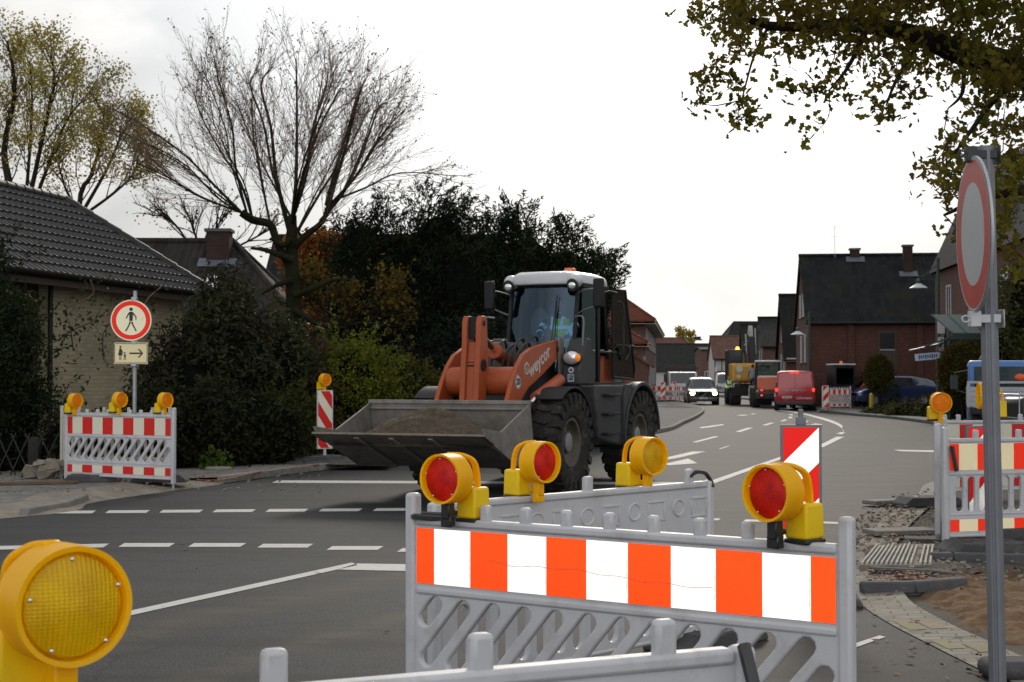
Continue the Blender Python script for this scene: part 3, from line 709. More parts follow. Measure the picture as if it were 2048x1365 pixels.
barrier('vert', (4.70, 16.75), (5.3, 18.7), 0.05, 'white barrier seen edge-on, farther of the two joining the right-hand rows', far=True, sheetside=1)
barrier('diag', (14.9, 73.2), (16.5, 74.4), 0.10, 'distant red and white barrier between the striped post and the mini excavator', far=True)
barrier('diag', (8.8, 99), (10.6, 98.2), 0.10, 'distant white barrier left of the two far striped posts', far=True, group='far barriers by the kerb')
barrier('diag', (10.7, 98.1), (12.2, 97.0), 0.10, 'distant white barrier behind the two far striped posts', far=True, group='far barriers by the kerb')
for x, y, z, r, l in ((-0.42, 6.85, 0, 0.3, 'black rubber base under the left end of the foreground barrier'), (1.2, 5.66, 0, 0.3, 'black rubber base under the right end of the foreground barrier'),
                      (1.17, 9.2, 0, 0.9, 'black rubber base under the far end of the middle barrier'), (0.5, 3.66, 0, 1.0, 'black rubber base under the nearest barrier'),
                      (-6.1, 22.2, .10, 0.15, 'grey rubber base under the left barrier, left end'), (-5.1, 22.15, .10, 0.1, 'grey rubber base under the left barrier, nearer its middle'),
                      (4.25, 13.75, 0.03, 0.2, 'dark rubber base at the left foot of the right barrier'), (5.0, 14.0, 0.03, -0.1, 'dark rubber base beside the grey sign post foot'), (4.75, 14.35, 0.1, 0.15, 'dark rubber base stacked behind the right barrier'),
                      (5.15, 18.9, 0.03, 0.2, 'dark rubber base at the foot of the second right barrier')):
    base_plate(x, y, z, r, l)
# black strap / rubber loops that tie the panels
tag(MB().tube([(-0.44, 6.80, 0.985), (-0.43, 6.74, 0.99), (-0.30, 6.70, 0.985), (-0.16, 6.66, 0.98), (-0.14, 6.70, 0.985), (-0.3, 6.80, 0.99), (-0.42, 6.86, 0.99)], 0.014, 6).build('rubber_strap', M_black), 'black rubber strap round the left post of the foreground barrier', 'strap')
tag(MB().tube(catmull([(1.045, 9.0, 1.02), (1.09, 9.04, 1.045), (1.15, 9.11, 1.035), (1.19, 9.15, .985), (1.2, 9.14, .95)], 4), 0.013, 6).build('rubber_strap', M_black), 'black rubber strap on the far end of the middle barrier', 'strap')
tag(MB().tube([(0.54, 3.57, 0.98), (0.555, 3.53, 0.9), (0.58, 3.52, 0.8)], 0.016, 6).build('rubber_strap', M_black), 'black rubber strap hanging from the end of the nearest barrier', 'strap')
tag(MB().tube([(4.02, 13.96, 0.98), (4.06, 13.95, 0.75)], 0.02, 6).build('rubber_strap', M_black), 'black rubber strap on the post of the right barrier', 'strap')
# ================================================================ warning lamps
def lamp(loc, rz, label, front, back, n=32, s=1.0, stalk_black=False, group='warning lamps on the barriers', boxdy=-0.03, tall=0.0, lx=0.026):
    """loc = centre of the lens ring; front lens faces local +x, battery box behind it (-x)"""
    t = thing('warning_lamp', label, 'lamp', loc, rz, group); t.scale = (s, s, s)
    ring = MB(); ring.lathe([(0.098, 0.048), (0.108, 0.05), (0.109, 0.0), (0.108, -0.05), (0.098, -0.048), (0.097, -0.02), (0.097, 0.02), (0.098, 0.048)], (0, 0, 0), (1, 0, 0), n)
    ring.build('ring', M_yel, t)
    for sgn, mm, nm in ((1, front, 'lens'), (-1, back, 'lens')):
        l = MB(); x = (lx if sgn > 0 else 0.026) * sgn
        l.lathe([(0.097, x * 0.7), (0.09, x * 1.0), (0.06, x * 1.25), (0.025, x * 1.45), (0.001, x * 1.5)], (0, 0, 0), (1, 0, 0), n)
        lo = l.build('lens', mm, t)
        sc = MB()
        for i in range(5):
            a = 2 * math.pi * i / 5 + 0.4; sc.ball((x * 1.35, 0.086 * math.cos(a), 0.086 * math.sin(a)), 0.0045, nu=6, nv=4)
        sc.build('screws', M_screw, lo)
    # curved handle from the ring top to the battery box
    h = MB(); pts = catmull([(-0.03, -0.01, 0.106), (-0.075, boxdy * .5, 0.100), (-0.12, boxdy, 0.07), (-0.145, boxdy, 0.01), (-0.15, boxdy, -0.06)], 5)
    h.ribbon(pts, .034, .014)
    h.build('handle', M_yel, t, bevel=0.004, seg=1)
    bx = MB(); bx.box((-0.12, boxdy, -0.108 - tall / 2), (0.115, 0.105, 0.135 + tall), tx=0.94, ty=0.94); bx.build('battery_box', M_yelbox, t, bevel=0.012, seg=3)
    MB().box((-0.12, boxdy, -0.184 - tall), (0.12, 0.11, 0.02)).build('base_cap', M_black, t, bevel=0.005, seg=1)
    st = MB(); st.box((-0.01, 0, -0.135), (0.045, 0.045, 0.08)); st.box((-0.012, 0, -0.185), (0.04, 0.055, 0.05)); st.cyl((-0.05, 0, -0.15), (-0.1, 0, -0.15), 0.012, n=8)
    st.build('stalk', M_black if stalk_black else M_yel, t, bevel=0.006, seg=1)
    return t
def on_line(p0, p1, u, off=0.0):
    """point on the segment seen at photo column u"""
    k = (u - 1024) / FPX; dx, dy = p1[0] - p0[0], p1[1] - p0[1]
    t = (k * p0[1] - p0[0]) / (dx - k * dy); return (p0[0] + dx * t, p0[1] + dy * t)
def face(p, ang_off):
    """heading (rz) so that local +x points back at the camera, turned by ang_off degrees"""
    return math.atan2(-p[1], -p[0]) + R(ang_off)
def lamp_at(u, v, d, turn, label, front, back, **k):
    p = wp(u, v, d); return lamp(p, face(p, turn), label, front, back, **k)
lamp_at(893, 957, 6.60, -38, 'red lamp at the left end of the foreground barrier', M_lred, M_lred, stalk_black=True, boxdy=0.055)
lamp_at(1545, 985, 5.72, -38, 'red lamp at the right end of the foreground barrier, before the striped post', M_lred, M_lred, stalk_black=True, boxdy=0.055)
lamp_at(1080, 924, 7.95, 47, 'red lamp on the middle barrier, beside the loader bucket', M_lred, M_lyel, boxdy=-0.045)
lamp_at(1297, 912, 8.72, 47, 'yellow lamp on the middle barrier, before the rear loader wheel', M_lyel, M_lred, boxdy=-0.045)
lamp_at(133, 1206, 2.83, 22, 'big yellow lamp close up in the lower left corner', M_lyel, M_lyel, n=64, s=1.02, boxdy=-0.05, lx=.038)
for u, v, d, w in ((151, 802, 22.25, 'left'), (240, 800, 21.8, 'middle'), (331, 801, 21.4, 'right')):
    lamp_at(u, v, d, 42, 'amber lamp on the left barrier, %s one of three' % w, M_lora, M_lora, n=20, boxdy=0.0, group='amber lamps on the left barrier')
lamp_at(650, 760, 27.0, 40, 'amber lamp on top of the striped post left of the loader', M_lora, M_lora, n=20, boxdy=0.0)
lamp_at(1881, 806, 15.9, 12, 'round amber lamp on the edge-on barrier at the right', M_lora, M_lora, n=24, boxdy=-0.06)
lamp_at(1968, 792, 15.6, -80, 'yellow lamp seen edge-on behind the grey sign post', M_lyel, M_lyel, n=24, s=1.25)
lamp_at(1296, 777, 98.5, 20, 'tiny amber lamp on the far barrier beyond the rear loader wheel', M_lora, M_lora, n=12)
# ================================================================ striped posts (beacons)
def beacon(p, z0, rz, label, h=1.0, w=0.25, far=True, slope=1, top=False, base=True, group='striped beacon posts'):
    t = thing('striped_beacon', label, 'beacon post', (p[0], p[1], z0), rz, group)
    a, b = 0.25, 0.25 + h
    me = curve_mesh([(-w / 2 - .02, a - .02), (-w / 2 - .02, b + .02), (w / 2 + .02, b + .02), (w / 2 + .02, a - .02)], [], 0.04, 0.008); me.materials.append(M_zinc if not far else M_white); link(me, 'frame', t)
    s = MB(); y = -0.0215
    # diagonal bands
    def clipband(za, zb):
        # band between lines z = za + slope*(x) and z = zb + slope*x, clipped to the panel
        poly = [(-w / 2, a), (w / 2, a), (w / 2, b), (-w / 2, b)]
        def half(poly, f):
            out = []
            for i in range(len(poly)):
                p_, q = poly[i], poly[(i + 1) % len(poly)]; fp, fq = f(p_), f(q)
                if fp >= 0: out.append(p_)
                if (fp >= 0) != (fq >= 0):
                    k = fp / (fp - fq); out.append((p_[0] + (q[0] - p_[0]) * k, p_[1] + (q[1] - p_[1]) * k))
            return out
        q = half(poly, lambda p_: p_[1] - (za + slope * p_[0])); q = half(q, lambda p_: (zb + slope * p_[0]) - p_[1]) if len(q) > 2 else q
        return q
    step = 0.25; k = 0
    zz = b - w / 2 - 6 * step
    for i in range(9):
        q = clipband(zz, zz + step)
        if len(q) > 2: s.add([(x, y, z) for x, z in q], [tuple(range(len(q)))], (i + 1) % 2)
        zz += step
    s.build('striped_panel', [R_white2, R_red2] if far else [R_white, retro('reflective_signal_red', (1.0, 0.02, 0.015), 0.65)], t, smooth=0)
    MB().box((0, 0.01, 0.13), (0.045, 0.045, 0.28)).build('stem', M_white, t)
    if top:
        MB().box((0, 0.0, b + 0.045), (0.07, 0.05, 0.06)).cyl((0, 0, b + 0.05), (0, 0, b + 0.13), 0.02, n=10).build('lamp_socket', M_zinc, t, bevel=0.005, seg=1)
    if base:
        mb = MB(); mb.prism([(-0.42, 0), (0.42, 0), (0.40, 0.05), (0.28, 0.12), (-0.28, 0.12), (-0.40, 0.05)], 'y', -0.2, 0.2)
        mb.build('foot_plate', M_base, t, bevel=0.012, seg=1)
    return t
beacon((wp(1601, 850, 10.9)[0], 10.9), 0.0, R(-8), 'large striped post standing behind the foreground red lamp', far=False, top=True, slope=1)
beacon((wp(650, 850, 27)[0], 27.0), 0.12, R(20), 'striped post with an amber lamp left of the loader bucket', slope=-1.6)
beacon((wp(1651, 800, 71)[0], 71.0), 0.0, R(4), 'striped post standing right behind the red van', slope=1)
beacon((wp(1326, 780, 97)[0], 97.0), 0.10, R(4), 'far striped post, left of the two by the oncoming car', slope=1)
beacon((wp(1348, 780, 99)[0], 99.0), 0.10, R(-30), 'far striped post, right of the two by the oncoming car', slope=-1)
# ================================================================ signs
M_signback = mat('aluminium_sign', (0.4, 0.41, 0.43), 0.5, 0.4)
S_red = mat('faded_sign_red', (0.42, 0.06, 0.045), 0.4, var=0.12, vs=3, dirt=0.25, dcol=(0.5, 0.3, 0.28), ds=9)
S_grey = mat('sign_white_dull', (0.42, 0.43, 0.44), 0.4, var=0.06, vs=3, dirt=0.2, dcol=(0.28, 0.28, 0.28), ds=8)
def ringpoly(r0, r1, n=48):
    return r0, r1, n
def disc(mb, r, y, m=0, n=48, r0=0.0):
    if r0 == 0: mb.add([(r * math.cos(2 * math.pi * i / n), y, r * math.sin(2 * math.pi * i / n)) for i in range(n)], [tuple(range(n))], m)
    else:
        vs = [(q * math.cos(2 * math.pi * i / n), y, q * math.sin(2 * math.pi * i / n)) for q in (r0, r) for i in range(n)]
        mb.add(vs, [(i, (i + 1) % n, n + (i + 1) % n, n + i) for i in range(n)], m)
# grey pole with the no-entry-for-vehicles disc, seen nearly edge-on
pp = wp(1994, 800, 5.9)
t = thing('round_road_sign', 'round white sign with a red rim, turned sharply sideways on a tall grey post', 'road sign', (pp[0], pp[1], 0), 0)
t.rotation_euler = (0, R(-0.9), 0)
MB().cyl((0, 0, -0.05), (0, 0, 2.50), 0.033, n=20).build('post', M_zinc, t)
MB().box((0.0, -0.036, 1.25), (0.012, 0.004, 2.46)).box((-0.022, -0.028, 1.25), (0.006, 0.006, 2.46)).build('post_seam', M_zinc, t)
dsk = bpy.data.objects.new('sign_face', None)
sa = R(-94.5)
def place_disc(mb, name, mats, parent, smooth=30, bevel=0):
    o = mb.build(name, mats, parent, smooth=smooth, bevel=bevel); o.location = (-0.055, -0.05, 2.155); o.rotation_euler = (0, 0, sa); return o
db = MB(); db.lathe([(0.0, 0.0), (0.297, 0.0), (0.3, 0.003), (0.3, 0.009), (0.297, 0.012), (0.0, 0.012)], (0, -0.015, 0), (0, 1, 0), 64)
bk = place_disc(db, 'plate', M_signback, t)
fr = MB(); disc(fr, 0.294, -0.0175, 0, 64, 0.288); disc(fr, 0.286, -0.0175, 1, 64, 0.198); disc(fr, 0.198, -0.0175, 2, 64); disc(fr, 0.288, -0.0173, 0, 64, 0.284)
fc = place_disc(fr, 'sign_face', [S_grey, S_red, S_grey], t, smooth=0)
for z, mm in ((2.155 - 0.325, M_white), (2.155 + 0.31, M_grey)):
    c = MB(); c.box((-0.01, 0, z), (0.09, 0.074, 0.032)); c.box((-0.066, -0.03, z), (0.042, 0.04, 0.06)); c.box((0.046, 0, z), (0.005, 0.08, 0.07))
    c.tube([(-0.105 + 0.016 * math.cos(a), -0.05, z + 0.0 + 0.012 * math.sin(a)) for a in [i * math.pi / 6 for i in range(13)]], 0.004, 6)
    c.build('clamp', mm, t, bevel=0.006, seg=1)
# pedestrian sign behind the left barrier
def poly_fig(mb, pts, y, m, sc, ox, oz):
    mb.add([(ox + x * sc, y, oz + z * sc) for x, z in pts], [tuple(range(len(pts)))], m)
def circ(cx, cz, r, n=16): return [(cx + r * math.cos(2 * math.pi * i / n), cz + r * math.sin(2 * math.pi * i / n)) for i in range(n)]
p = wp(262, 800, 22.6)
t = thing('pedestrian_sign', 'round red-rimmed pedestrian sign above a small plate with an arrow, on a thin post', 'road sign', (p[0], p[1], 0.1), R(0))
MB().cyl((0.04, 0.06, 0), (0.04, 0.06, 2.80), 0.03, n=12).build('post', M_steel, t)
ZC = 2.36; RR = 0.305; q = MB()
q.lathe([(0.0, 0.0), (RR, 0.0), (RR, 0.02), (0, 0.02)], (0, -0.01, ZC), (0, 1, 0), 40); o = q.build('plate', M_signback, t)
R_sc = retro('reflective_sign_cream', (0.85, 0.8, 0.58), 0.6); R_sr = retro('reflective_sign_red', (0.9, 0.03, 0.012), 0.6); M_blk = mat('sign_black', (0.01, 0.01, 0.01), 0.5, var=0)
fm = MB(); disc(fm, RR - .002, -0.013, 0, 48, RR - .018); disc(fm, RR - .018, -0.013, 1, 48, RR - .085); disc(fm, RR - .085, -0.013, 0, 48)
fo = fm.build('sign_face', [R_sc, R_sr], t, smooth=0, loc=(0, 0, ZC))
fg = MB(); Y = -0.0155
for pl in (circ(0, .155, .025), [(-.022, .12), (.022, .12), (.028, .10), (.024, -.01), (-.024, -.01), (-.024, .10)], [(-.022, .12), (-.026, .085), (-.062, .02), (-.075, .028), (-.045, .09)], [(.022, .12), (.045, .095), (.078, .05), (.076, .0), (.064, .0), (.062, .045), (.026, .085)],
           [(-.024, -.02), (.0, -.02), (-.012, -.06), (-.062, -.155), (-.085, -.155), (-.032, -.06)], [(.0, -.02), (.024, -.02), (.035, -.06), (.085, -.155), (.064, -.155), (.014, -.06)]):
    poly_fig(fg, pl, Y, 0, 1.05, 0, 0)
fg.build('walking_figure', M_blk, t, smooth=0, loc=(0, 0, ZC))
me = curve_mesh([(-.25, -.16), (-.25, .16), (.25, .16), (.25, -.16)], [], 0.02, 0.004); me.materials.append(M_signback); link(me, 'small_plate', t, loc=(0, 0, ZC - 0.49))
fm = MB(); fm.add([(-.25, -.0125, -.158), (.25, -.0125, -.158), (.25, -.0125, .158), (-.25, -.0125, .158)], [(0, 1, 2, 3)], 0)
for a, b, c, d_ in ((-.235, .235, .138, .148), (-.235, .235, -.148, -.138), (-.245, -.235, -.138, .138), (.235, .245, -.138, .138)):
    fm.add([(a, -.014, c), (b, -.014, c), (b, -.014, d_), (a, -.014, d_)], [(0, 1, 2, 3)], 1)
for pl in ([(-.02, -.012), (.15, -.012), (.10, -.062), (.13, -.062), (.185, 0), (.13, .062), (.10, .062), (.15, .012), (-.02, .012)], circ(-.155, .095, .017), [(-.172, .072), (-.138, .072), (-.135, .03), (-.12, -.03), (-.19, -.03), (-.175, .03)], [(-.168, -.03), (-.158, -.03), (-.158, -.1), (-.168, -.1)], [(-.15, -.03), (-.14, -.03), (-.14, -.1), (-.15, -.1)],
           [(-.138, .06), (-.105, -.0), (-.112, -.006), (-.142, .04)], circ(-.088, .005, .013), [(-.102, -.015), (-.074, -.015), (-.072, -.055), (-.104, -.055)], [(-.102, -.055), (-.092, -.055), (-.096, -.1), (-.106, -.1)], [(-.084, -.055), (-.074, -.055), (-.07, -.1), (-.08, -.1)]):
    fm.add([(x, -.0145, z) for x, z in pl], [tuple(range(len(pl)))], 1)
fm.build('arrow_plate_face', [retro('reflective_plate', (0.72, 0.63, 0.38), 0.55), M_blk], t, smooth=0, loc=(0, 0, ZC - 0.49))
for z in (ZC + .32, ZC - .33, ZC - .66): MB().box((0.04, 0.03, z), (0.08, 0.1, 0.05)).build('clamp', M_steel, t, bevel=0.005, seg=1)
# ================================================================ wheel loader (local x forward, y to its left, z up)
LA = R(24); LH = math.atan2(-math.cos(LA), -math.sin(LA)); LC = (0.42, 23.2)
def loader_pt(x, y, z):
    return Vector((LC[0] + x * math.cos(LH) - y * math.sin(LH), LC[1] + x * math.sin(LH) + y * math.cos(LH), z))
def tyre_mesh(r, w, lugs=22, hub=0.33, chunky=True):
    mb = MB(); h = w / 2
    prof = [(hub, -h * .62), (hub + .05, -h * .86), (r * .78, -h), (r * .93, -h * .94), (r * .965, -h * .72), (r * .965, h * .72), (r * .93, h * .94), (r * .78, h), (hub + .05, h * .86), (hub, h * .62)]
    mb.lathe(prof, (0, 0, 0), (0, 1, 0), 48)
    for i in range(lugs):
        for sgn in (-1, 1):
            a = 2 * math.pi * (i + (0.5 if sgn > 0 else 0)) / lugs
            if chunky:
                # lug: outer block wrapping the shoulder + angled inner block
                for (yy, rr, sx, sy, sz, sk) in ((sgn * h * .72, r * .965, .11, h * .62, .055, 0), (sgn * h * .27, r * .972, .105, h * .62, .05, sgn * .35), (sgn * h * .97, r * .88, .085, .05, .13, 0)):
                    da = a + sk * 0.18
                    c = (rr * math.cos(da), yy, rr * math.sin(da))
                    M = Matrix.Rotation(-da + math.pi / 2, 3, 'Y') @ Matrix.Rotation(sk, 3, 'Z')
                    mb.box(c, (sx, sy, sz), M)
    return mb
def wheel(name, parent, x, y, r, w, side, lugs=22, tm=None, rm=None, hubr=0.33, rz=0.0):
    """tyre, rim and hub; side = +1 when the outer face looks to local +y"""
    t = tyre_mesh(r, w, lugs, hubr).build('wheel', tm or M_tyre, parent, smooth=30); t.location = (x, y, r); t.rotation_euler = (0, 0, rz)
    h = w / 2; s = side
    rb = MB(); rb.lathe([(hubr + .015, s * h * .75), (hubr + .02, s * h * .80), (hubr - .02, s * h * .78), (hubr - .05, s * h * .45), (hubr - .13, s * h * .28), (hubr * .45, s * h * .35), (hubr * .42, s * h * .5), (0.0, s * h * .5)], (0, 0, 0), (0, 1, 0), 36)
    rim = rb.build('rim', rm or M_rim, t, smooth=40)
    hb = MB(); hb.lathe([(hubr * .40, s * h * .45), (hubr * .40, s * h * .62), (hubr * .30, s * h * .66), (0.0, s * h * .66)], (0, 0, 0), (0, 1, 0), 20)
    for i in range(8):
        a = i * math.pi / 4; hb.cyl((hubr * .58 * math.cos(a), s * h * .30, hubr * .58 * math.sin(a)), (hubr * .58 * math.cos(a), s * h * .42, hubr * .58 * math.sin(a)), 0.016, n=6)
    hb.build('hub', M_hub, rim, smooth=40)
    return t
Ld = thing('wheel_loader', 'orange and dark grey wheel loader with a big steel bucket, driving towards the camera', 'wheel loader', (LC[0], LC[1], 0), LH)
for x in (1.45, -1.45):
    for s in (1, -1): wheel('wheel', Ld, x, s * 0.92, 0.70, 0.46, s)
# ---- bucket
HB = 1.17
prof = [(3.12, 1.27), (3.08, 1.0), (3.0, 0.72), (3.02, 0.52), (3.15, 0.44), (3.45, 0.44), (4.56, 0.875)]
def thick(profl, t):
    """closed outline of a bent sheet t thick"""
    up = []; n = len(profl)
    for i, p_ in enumerate(profl):
        a = profl[max(i - 1, 0)]; b = profl[min(i + 1, n - 1)]; dx, dy = b[0] - a[0], b[1] - a[1]; l = math.hypot(dx, dy)
        up.append((p_[0] - dy / l * -t, p_[1] + dx / l * t) if False else (p_[0] + (-dy / l) * t * -1 * -1, p_[1] + (dx / l) * t))
    return profl + list(reversed(up))
bm_ = MB(); bm_.prism(thick(prof, 0.025), 'y', -HB, HB)
bk = bm_.build('bucket', M_bucket, Ld, bevel=0.004, seg=1, smooth=25)
for s in (1, -1):
    sp = [(3.13, 1.27), (3.02, 0.72), (3.03, 0.52), (3.15, 0.44), (3.46, 0.44), (4.54, 0.88), (4.60, 0.99), (4.22, 0.95), (4.05, 0.93)]
    MB().prism(sp, 'y', s * (HB + .003), s * (HB + .026)).build('side_plate', M_bucket, bk, bevel=0.003, seg=1)
MB().box((4.44, 0, 0.845), (0.32, 2 * HB + .1, 0.03), (0, -R(21.4), 0)).build('cutting_edge', mat('worn_edge_steel', (0.17, 0.14, 0.11), 0.45, 0.5, var=0.3, vs=6, dirt=0.4), bk, bevel=0.004, seg=1)
mb = MB(); mb.box((3.13, 0, 1.285), (0.07, 2 * HB + .05, 0.05)); mb.box((3.16, 0, 1.20), (0.03, 2 * HB - .02, 0.03))
for y in (-.6, -.1, .45): mb.box((4.0, y, 0.638), (1.15, 0.07, 0.022), (0, -R(21.4), 0))
mb.build('rib', M_bucket, bk, bevel=0.004, seg=1)
# soil heap
def heap(name, parent, cx, cy, rx, ry, z0, h, m, n=64):
    vs = []; fs = []
    for j in range(n + 1):
        for i in range(n + 1):
            u, v = i / n * 2 - 1, j / n * 2 - 1; r = math.hypot(u, v)
            z = h * max(0, 1 - r) ** 0.85 if r < 1 else 0
            z = h * (1 - min(r, 1) ** 1.5) * (0.85 + 0.3 * mnoise.noise(Vector((u * 2.2, v * 2.2, 1)))) + 0.02 * mnoise.fractal(Vector((u * 6, v * 6, 0)), .7, 2.1, 4) * (1.4 - min(r, 1.2))
            vs.append((cx + u * rx, cy + v * ry, z0 + z))
    for j in range(n):
        for i in range(n): a = j * (n + 1) + i; fs.append((a, a + 1, a + n + 2, a + n + 1))
    mb = MB(); mb.v = vs; mb.f = fs; mb.m = [0] * len(fs); return mb.build(name, m, parent, smooth=180)
vs = heap('soil', None, 3.72, 0.02, 0.66, 1.12, 0.74, 0.56, M_soil)
vs.location = (LC[0], LC[1], 0); vs.rotation_euler = (0, 0, LH); tag(vs, 'heap of dark earth lying in the loader bucket', 'soil', None, 'stuff')
# ---- arms
arm = [(0.45, 2.14), (0.62, 2.17), (1.15, 2.10), (1.60, 2.03), (1.90, 1.93), (2.10, 1.77), (2.28, 1.55), (2.48, 1.22), (2.78, 0.86), (3.0, 0.72), (3.0, 0.55), (2.72, 0.56), (2.45, 0.78), (2.2, 1.02), (1.98, 1.30), (1.72, 1.47), (1.3, 1.62), (0.62, 1.90), (0.45, 1.95)]
arms = []
for s in (1, -1):
    a = MB().prism(arm, 'y', s * 0.50, s * 0.565).build('lift_arm', M_orange, Ld, bevel=0.008, seg=2); arms.append(a)
    MB().cyl((0.62, s * .48, 2.03), (0.62, s * .60, 2.03), 0.085, n=20).build('pivot_pin', M_dgrey, a, bevel=0.005, seg=1)
MB().cyl((2.02, -.5, 1.56), (2.02, .5, 1.56), 0.20, n=32).build('cross_tube', M_orange, Ld, bevel=0.01)
for s in (.105, -.105):
    MB().prism([(2.20, 2.40), (2.24, 2.46), (2.36, 2.46), (2.41, 2.38), (2.42, 2.1), (2.47, 1.7), (2.50, 1.35), (2.55, 0.95), (2.40, 0.92), (2.24, 1.35), (2.16, 1.7), (2.18, 2.1)], 'y', s - .04, s + .04).build('tilt_lever', M_orange, Ld, bevel=0.01)
MB().cyl((2.31, -.155, 2.36), (2.31, .155, 2.36), 0.04, n=14).build('lever_pin', M_dgrey, Ld, bevel=0.005, seg=1); MB().cyl((2.33, -.16, 1.78), (2.33, .16, 1.78), 0.085, n=18).build('lever_pin', M_dgrey, Ld, bevel=0.005, seg=1); MB().box((2.30, 0, 2.30), (0.12, 0.13, 0.30)).build('rod_end', M_dgrey, Ld, bevel=0.005, seg=1)
MB().prism([(2.24, 1.0), (2.20, 1.9), (2.24, 2.1), (2.36, 2.1), (2.42, 1.7), (2.48, 1.0)], 'y', -.066, .066).build('lever_core', M_orange, Ld, bevel=0.005)
MB().prism([(1.85, 1.45), (2.0, 1.75), (2.3, 1.92), (2.42, 1.8), (2.3, 1.4)], 'y', -.10, .10).build('lever_bracket', M_orange, Ld, bevel=0.01)
c = MB(); c.cyl((1.62, 0, 1.98), (0.85, 0, 1.76), 0.10, n=20); c.cyl((1.66, 0, 1.99), (1.60, 0, 1.972), 0.115, n=20)
cy = c.build('tilt_cylinder', M_orange, Ld, bevel=0.006, seg=1)
MB().cyl((2.31, 0, 2.33), (1.6, 0, 1.97), 0.042, n=14).build('piston_rod', M_chrome, cy)
for s in (.72, -.72):
    c = MB(); c.cyl((1.85, s, 1.32), (0.95, s, 1.58), 0.085, n=18); cy = c.build('lift_cylinder', M_orange, Ld, bevel=0.006, seg=1)
    MB().cyl((2.1, s, 1.22), (1.85, s, 1.32), 0.045, n=12).build('piston_rod', M_chrome, cy)
    MB().cyl((2.12, s - .1, 1.21), (2.12, s + .1, 1.21), 0.07, n=14).build('pin', M_dgrey, cy)
# bucket link
MB().prism([(2.38, 1.0), (2.52, 1.04), (3.02, 1.0), (3.02, 0.88), (2.45, 0.88)], 'y', -.08, .08).build('bucket_link', M_orange, Ld, bevel=0.008)
hs = MB()
for y, k in ((.1, 0), (-.08, .06), (.2, .1), (.3, .03)): hs.tube(catmull([(.85, y, 1.5), (1.0, y, 1.85 + k), (1.25, y + .05, 2.08 + k), (1.5, y, 1.95), (1.65, y, 1.7)], 5), 0.02, 6)
hs.tube(catmull([(.5, .2, 1.9), (.7, .25, 2.2), (.95, .2, 2.15), (1.1, .1, 1.9)], 5), 0.02, 6)
hs.build('hydraulic_hoses', M_black, Ld)
# ---- frames and body
mb = MB(); mb.prism([(0.25, 0.55), (1.9, 0.45), (2.0, 0.75), (1.5, 1.3), (1.05, 2.12), (0.45, 2.14), (0.30, 1.3)], 'y', -.40, .40); mb.build('front_frame', M_grey, Ld, bevel=0.015)
mb = MB(); mb.cyl((1.45, -.9, .7), (1.45, .9, .7), 0.17, n=16); mb.cyl((-1.45, -.9, .7), (-1.45, .9, .7), 0.17, n=16); mb.box((1.45, 0, .7), (.5, .5, .45)); mb.box((-1.45, 0, .7), (.5, .5, .45)); mb.build('axle', M_grey, Ld, bevel=0.02)
mb = MB(); mb.box((-1.1, 0, 0.95), (2.5, 0.95, 0.75)); mb.box((0.1, 0, 0.75), (0.5, 0.4, 0.5)); mb.build('rear_frame', M_grey, Ld, bevel=0.02)
# cab plinth, fuel tank and steps between the wheels
for s in (1, -1):
    mb = MB(); mb.prism([(0.52, 1.50), (0.42, 1.05), (0.40, 0.72), (-0.55, 0.58), (-0.72, 0.62), (-0.75, 1.3), (-0.9, 1.50)], 'y', s * .42, s * 1.10)
    tk = mb.build('side_tank', M_grey, Ld, bevel=0.03, seg=2)
    mb = MB()
    for z, x in ((0.78, -.02), (1.07, -.05), (1.35, -.08)): mb.box((x, s * 1.12, z), (0.55, 0.16, 0.035))
    mb.build('step', M_dgrey, tk, bevel=0.008, seg=1)
    # front mudguard: rubber arch
    pts = []
    for a0, a1, nm, cx, w0, w1, r1, m_ in ((12, 128, 'front_mudguard', 1.45, .72, 1.15, .785, M_dgrey),):
        n = 16; o_ = [(cx + r1 * math.cos(R(180 - a0 - (a1 - a0) * i / n)) if False else cx - r1 * math.cos(R(a0 + (a1 - a0) * i / n)), 0.70 + r1 * math.sin(R(a0 + (a1 - a0) * i / n))) for i in range(n + 1)]
        i_ = [(cx - (r1 - .03) * math.cos(R(a0 + (a1 - a0) * i / n)), 0.70 + (r1 - .03) * math.sin(R(a0 + (a1 - a0) * i / n))) for i in range(n + 1)]
        MB().prism(o_ + list(reversed(i_)), 'y', s * w0, s * w1).build(nm, m_, Ld, bevel=0.006, seg=1)
    # rear mudguard: broad shell joined to the hood
    n = 18; a0, a1 = -8, 175; cx = -1.45; r1 = .83
    o_ = [(cx + r1 * math.cos(R(a0 + (a1 - a0) * i / n)), 0.70 + r1 * math.sin(R(a0 + (a1 - a0) * i / n)) * 1.02) for i in range(n + 1)]
    i_ = [(cx + (r1 - .045) * math.cos(R(a0 + (a1 - a0) * i / n)), 0.70 + (r1 - .045) * math.sin(R(a0 + (a1 - a0) * i / n))) for i in range(n + 1)]
    MB().prism(o_ + list(reversed(i_)), 'y', s * .52, s * 1.17).build('rear_mudguard', M_grey, Ld, bevel=0.012)
    MB().prism([(-.62, 0.60), (-.62, 1.30), (-.75, 1.50), (-1.0, 1.52), (-.88, 1.15), (-.72, .85), (-.66, .60)], 'y', s * .60, s * 1.14).build('side_panel', M_grey, Ld, bevel=0.01)
MB().box((-.55, 0, 1.50), (2.3, 1.62, 0.07)).build('cab_floor', M_dgrey, Ld, bevel=0.01)
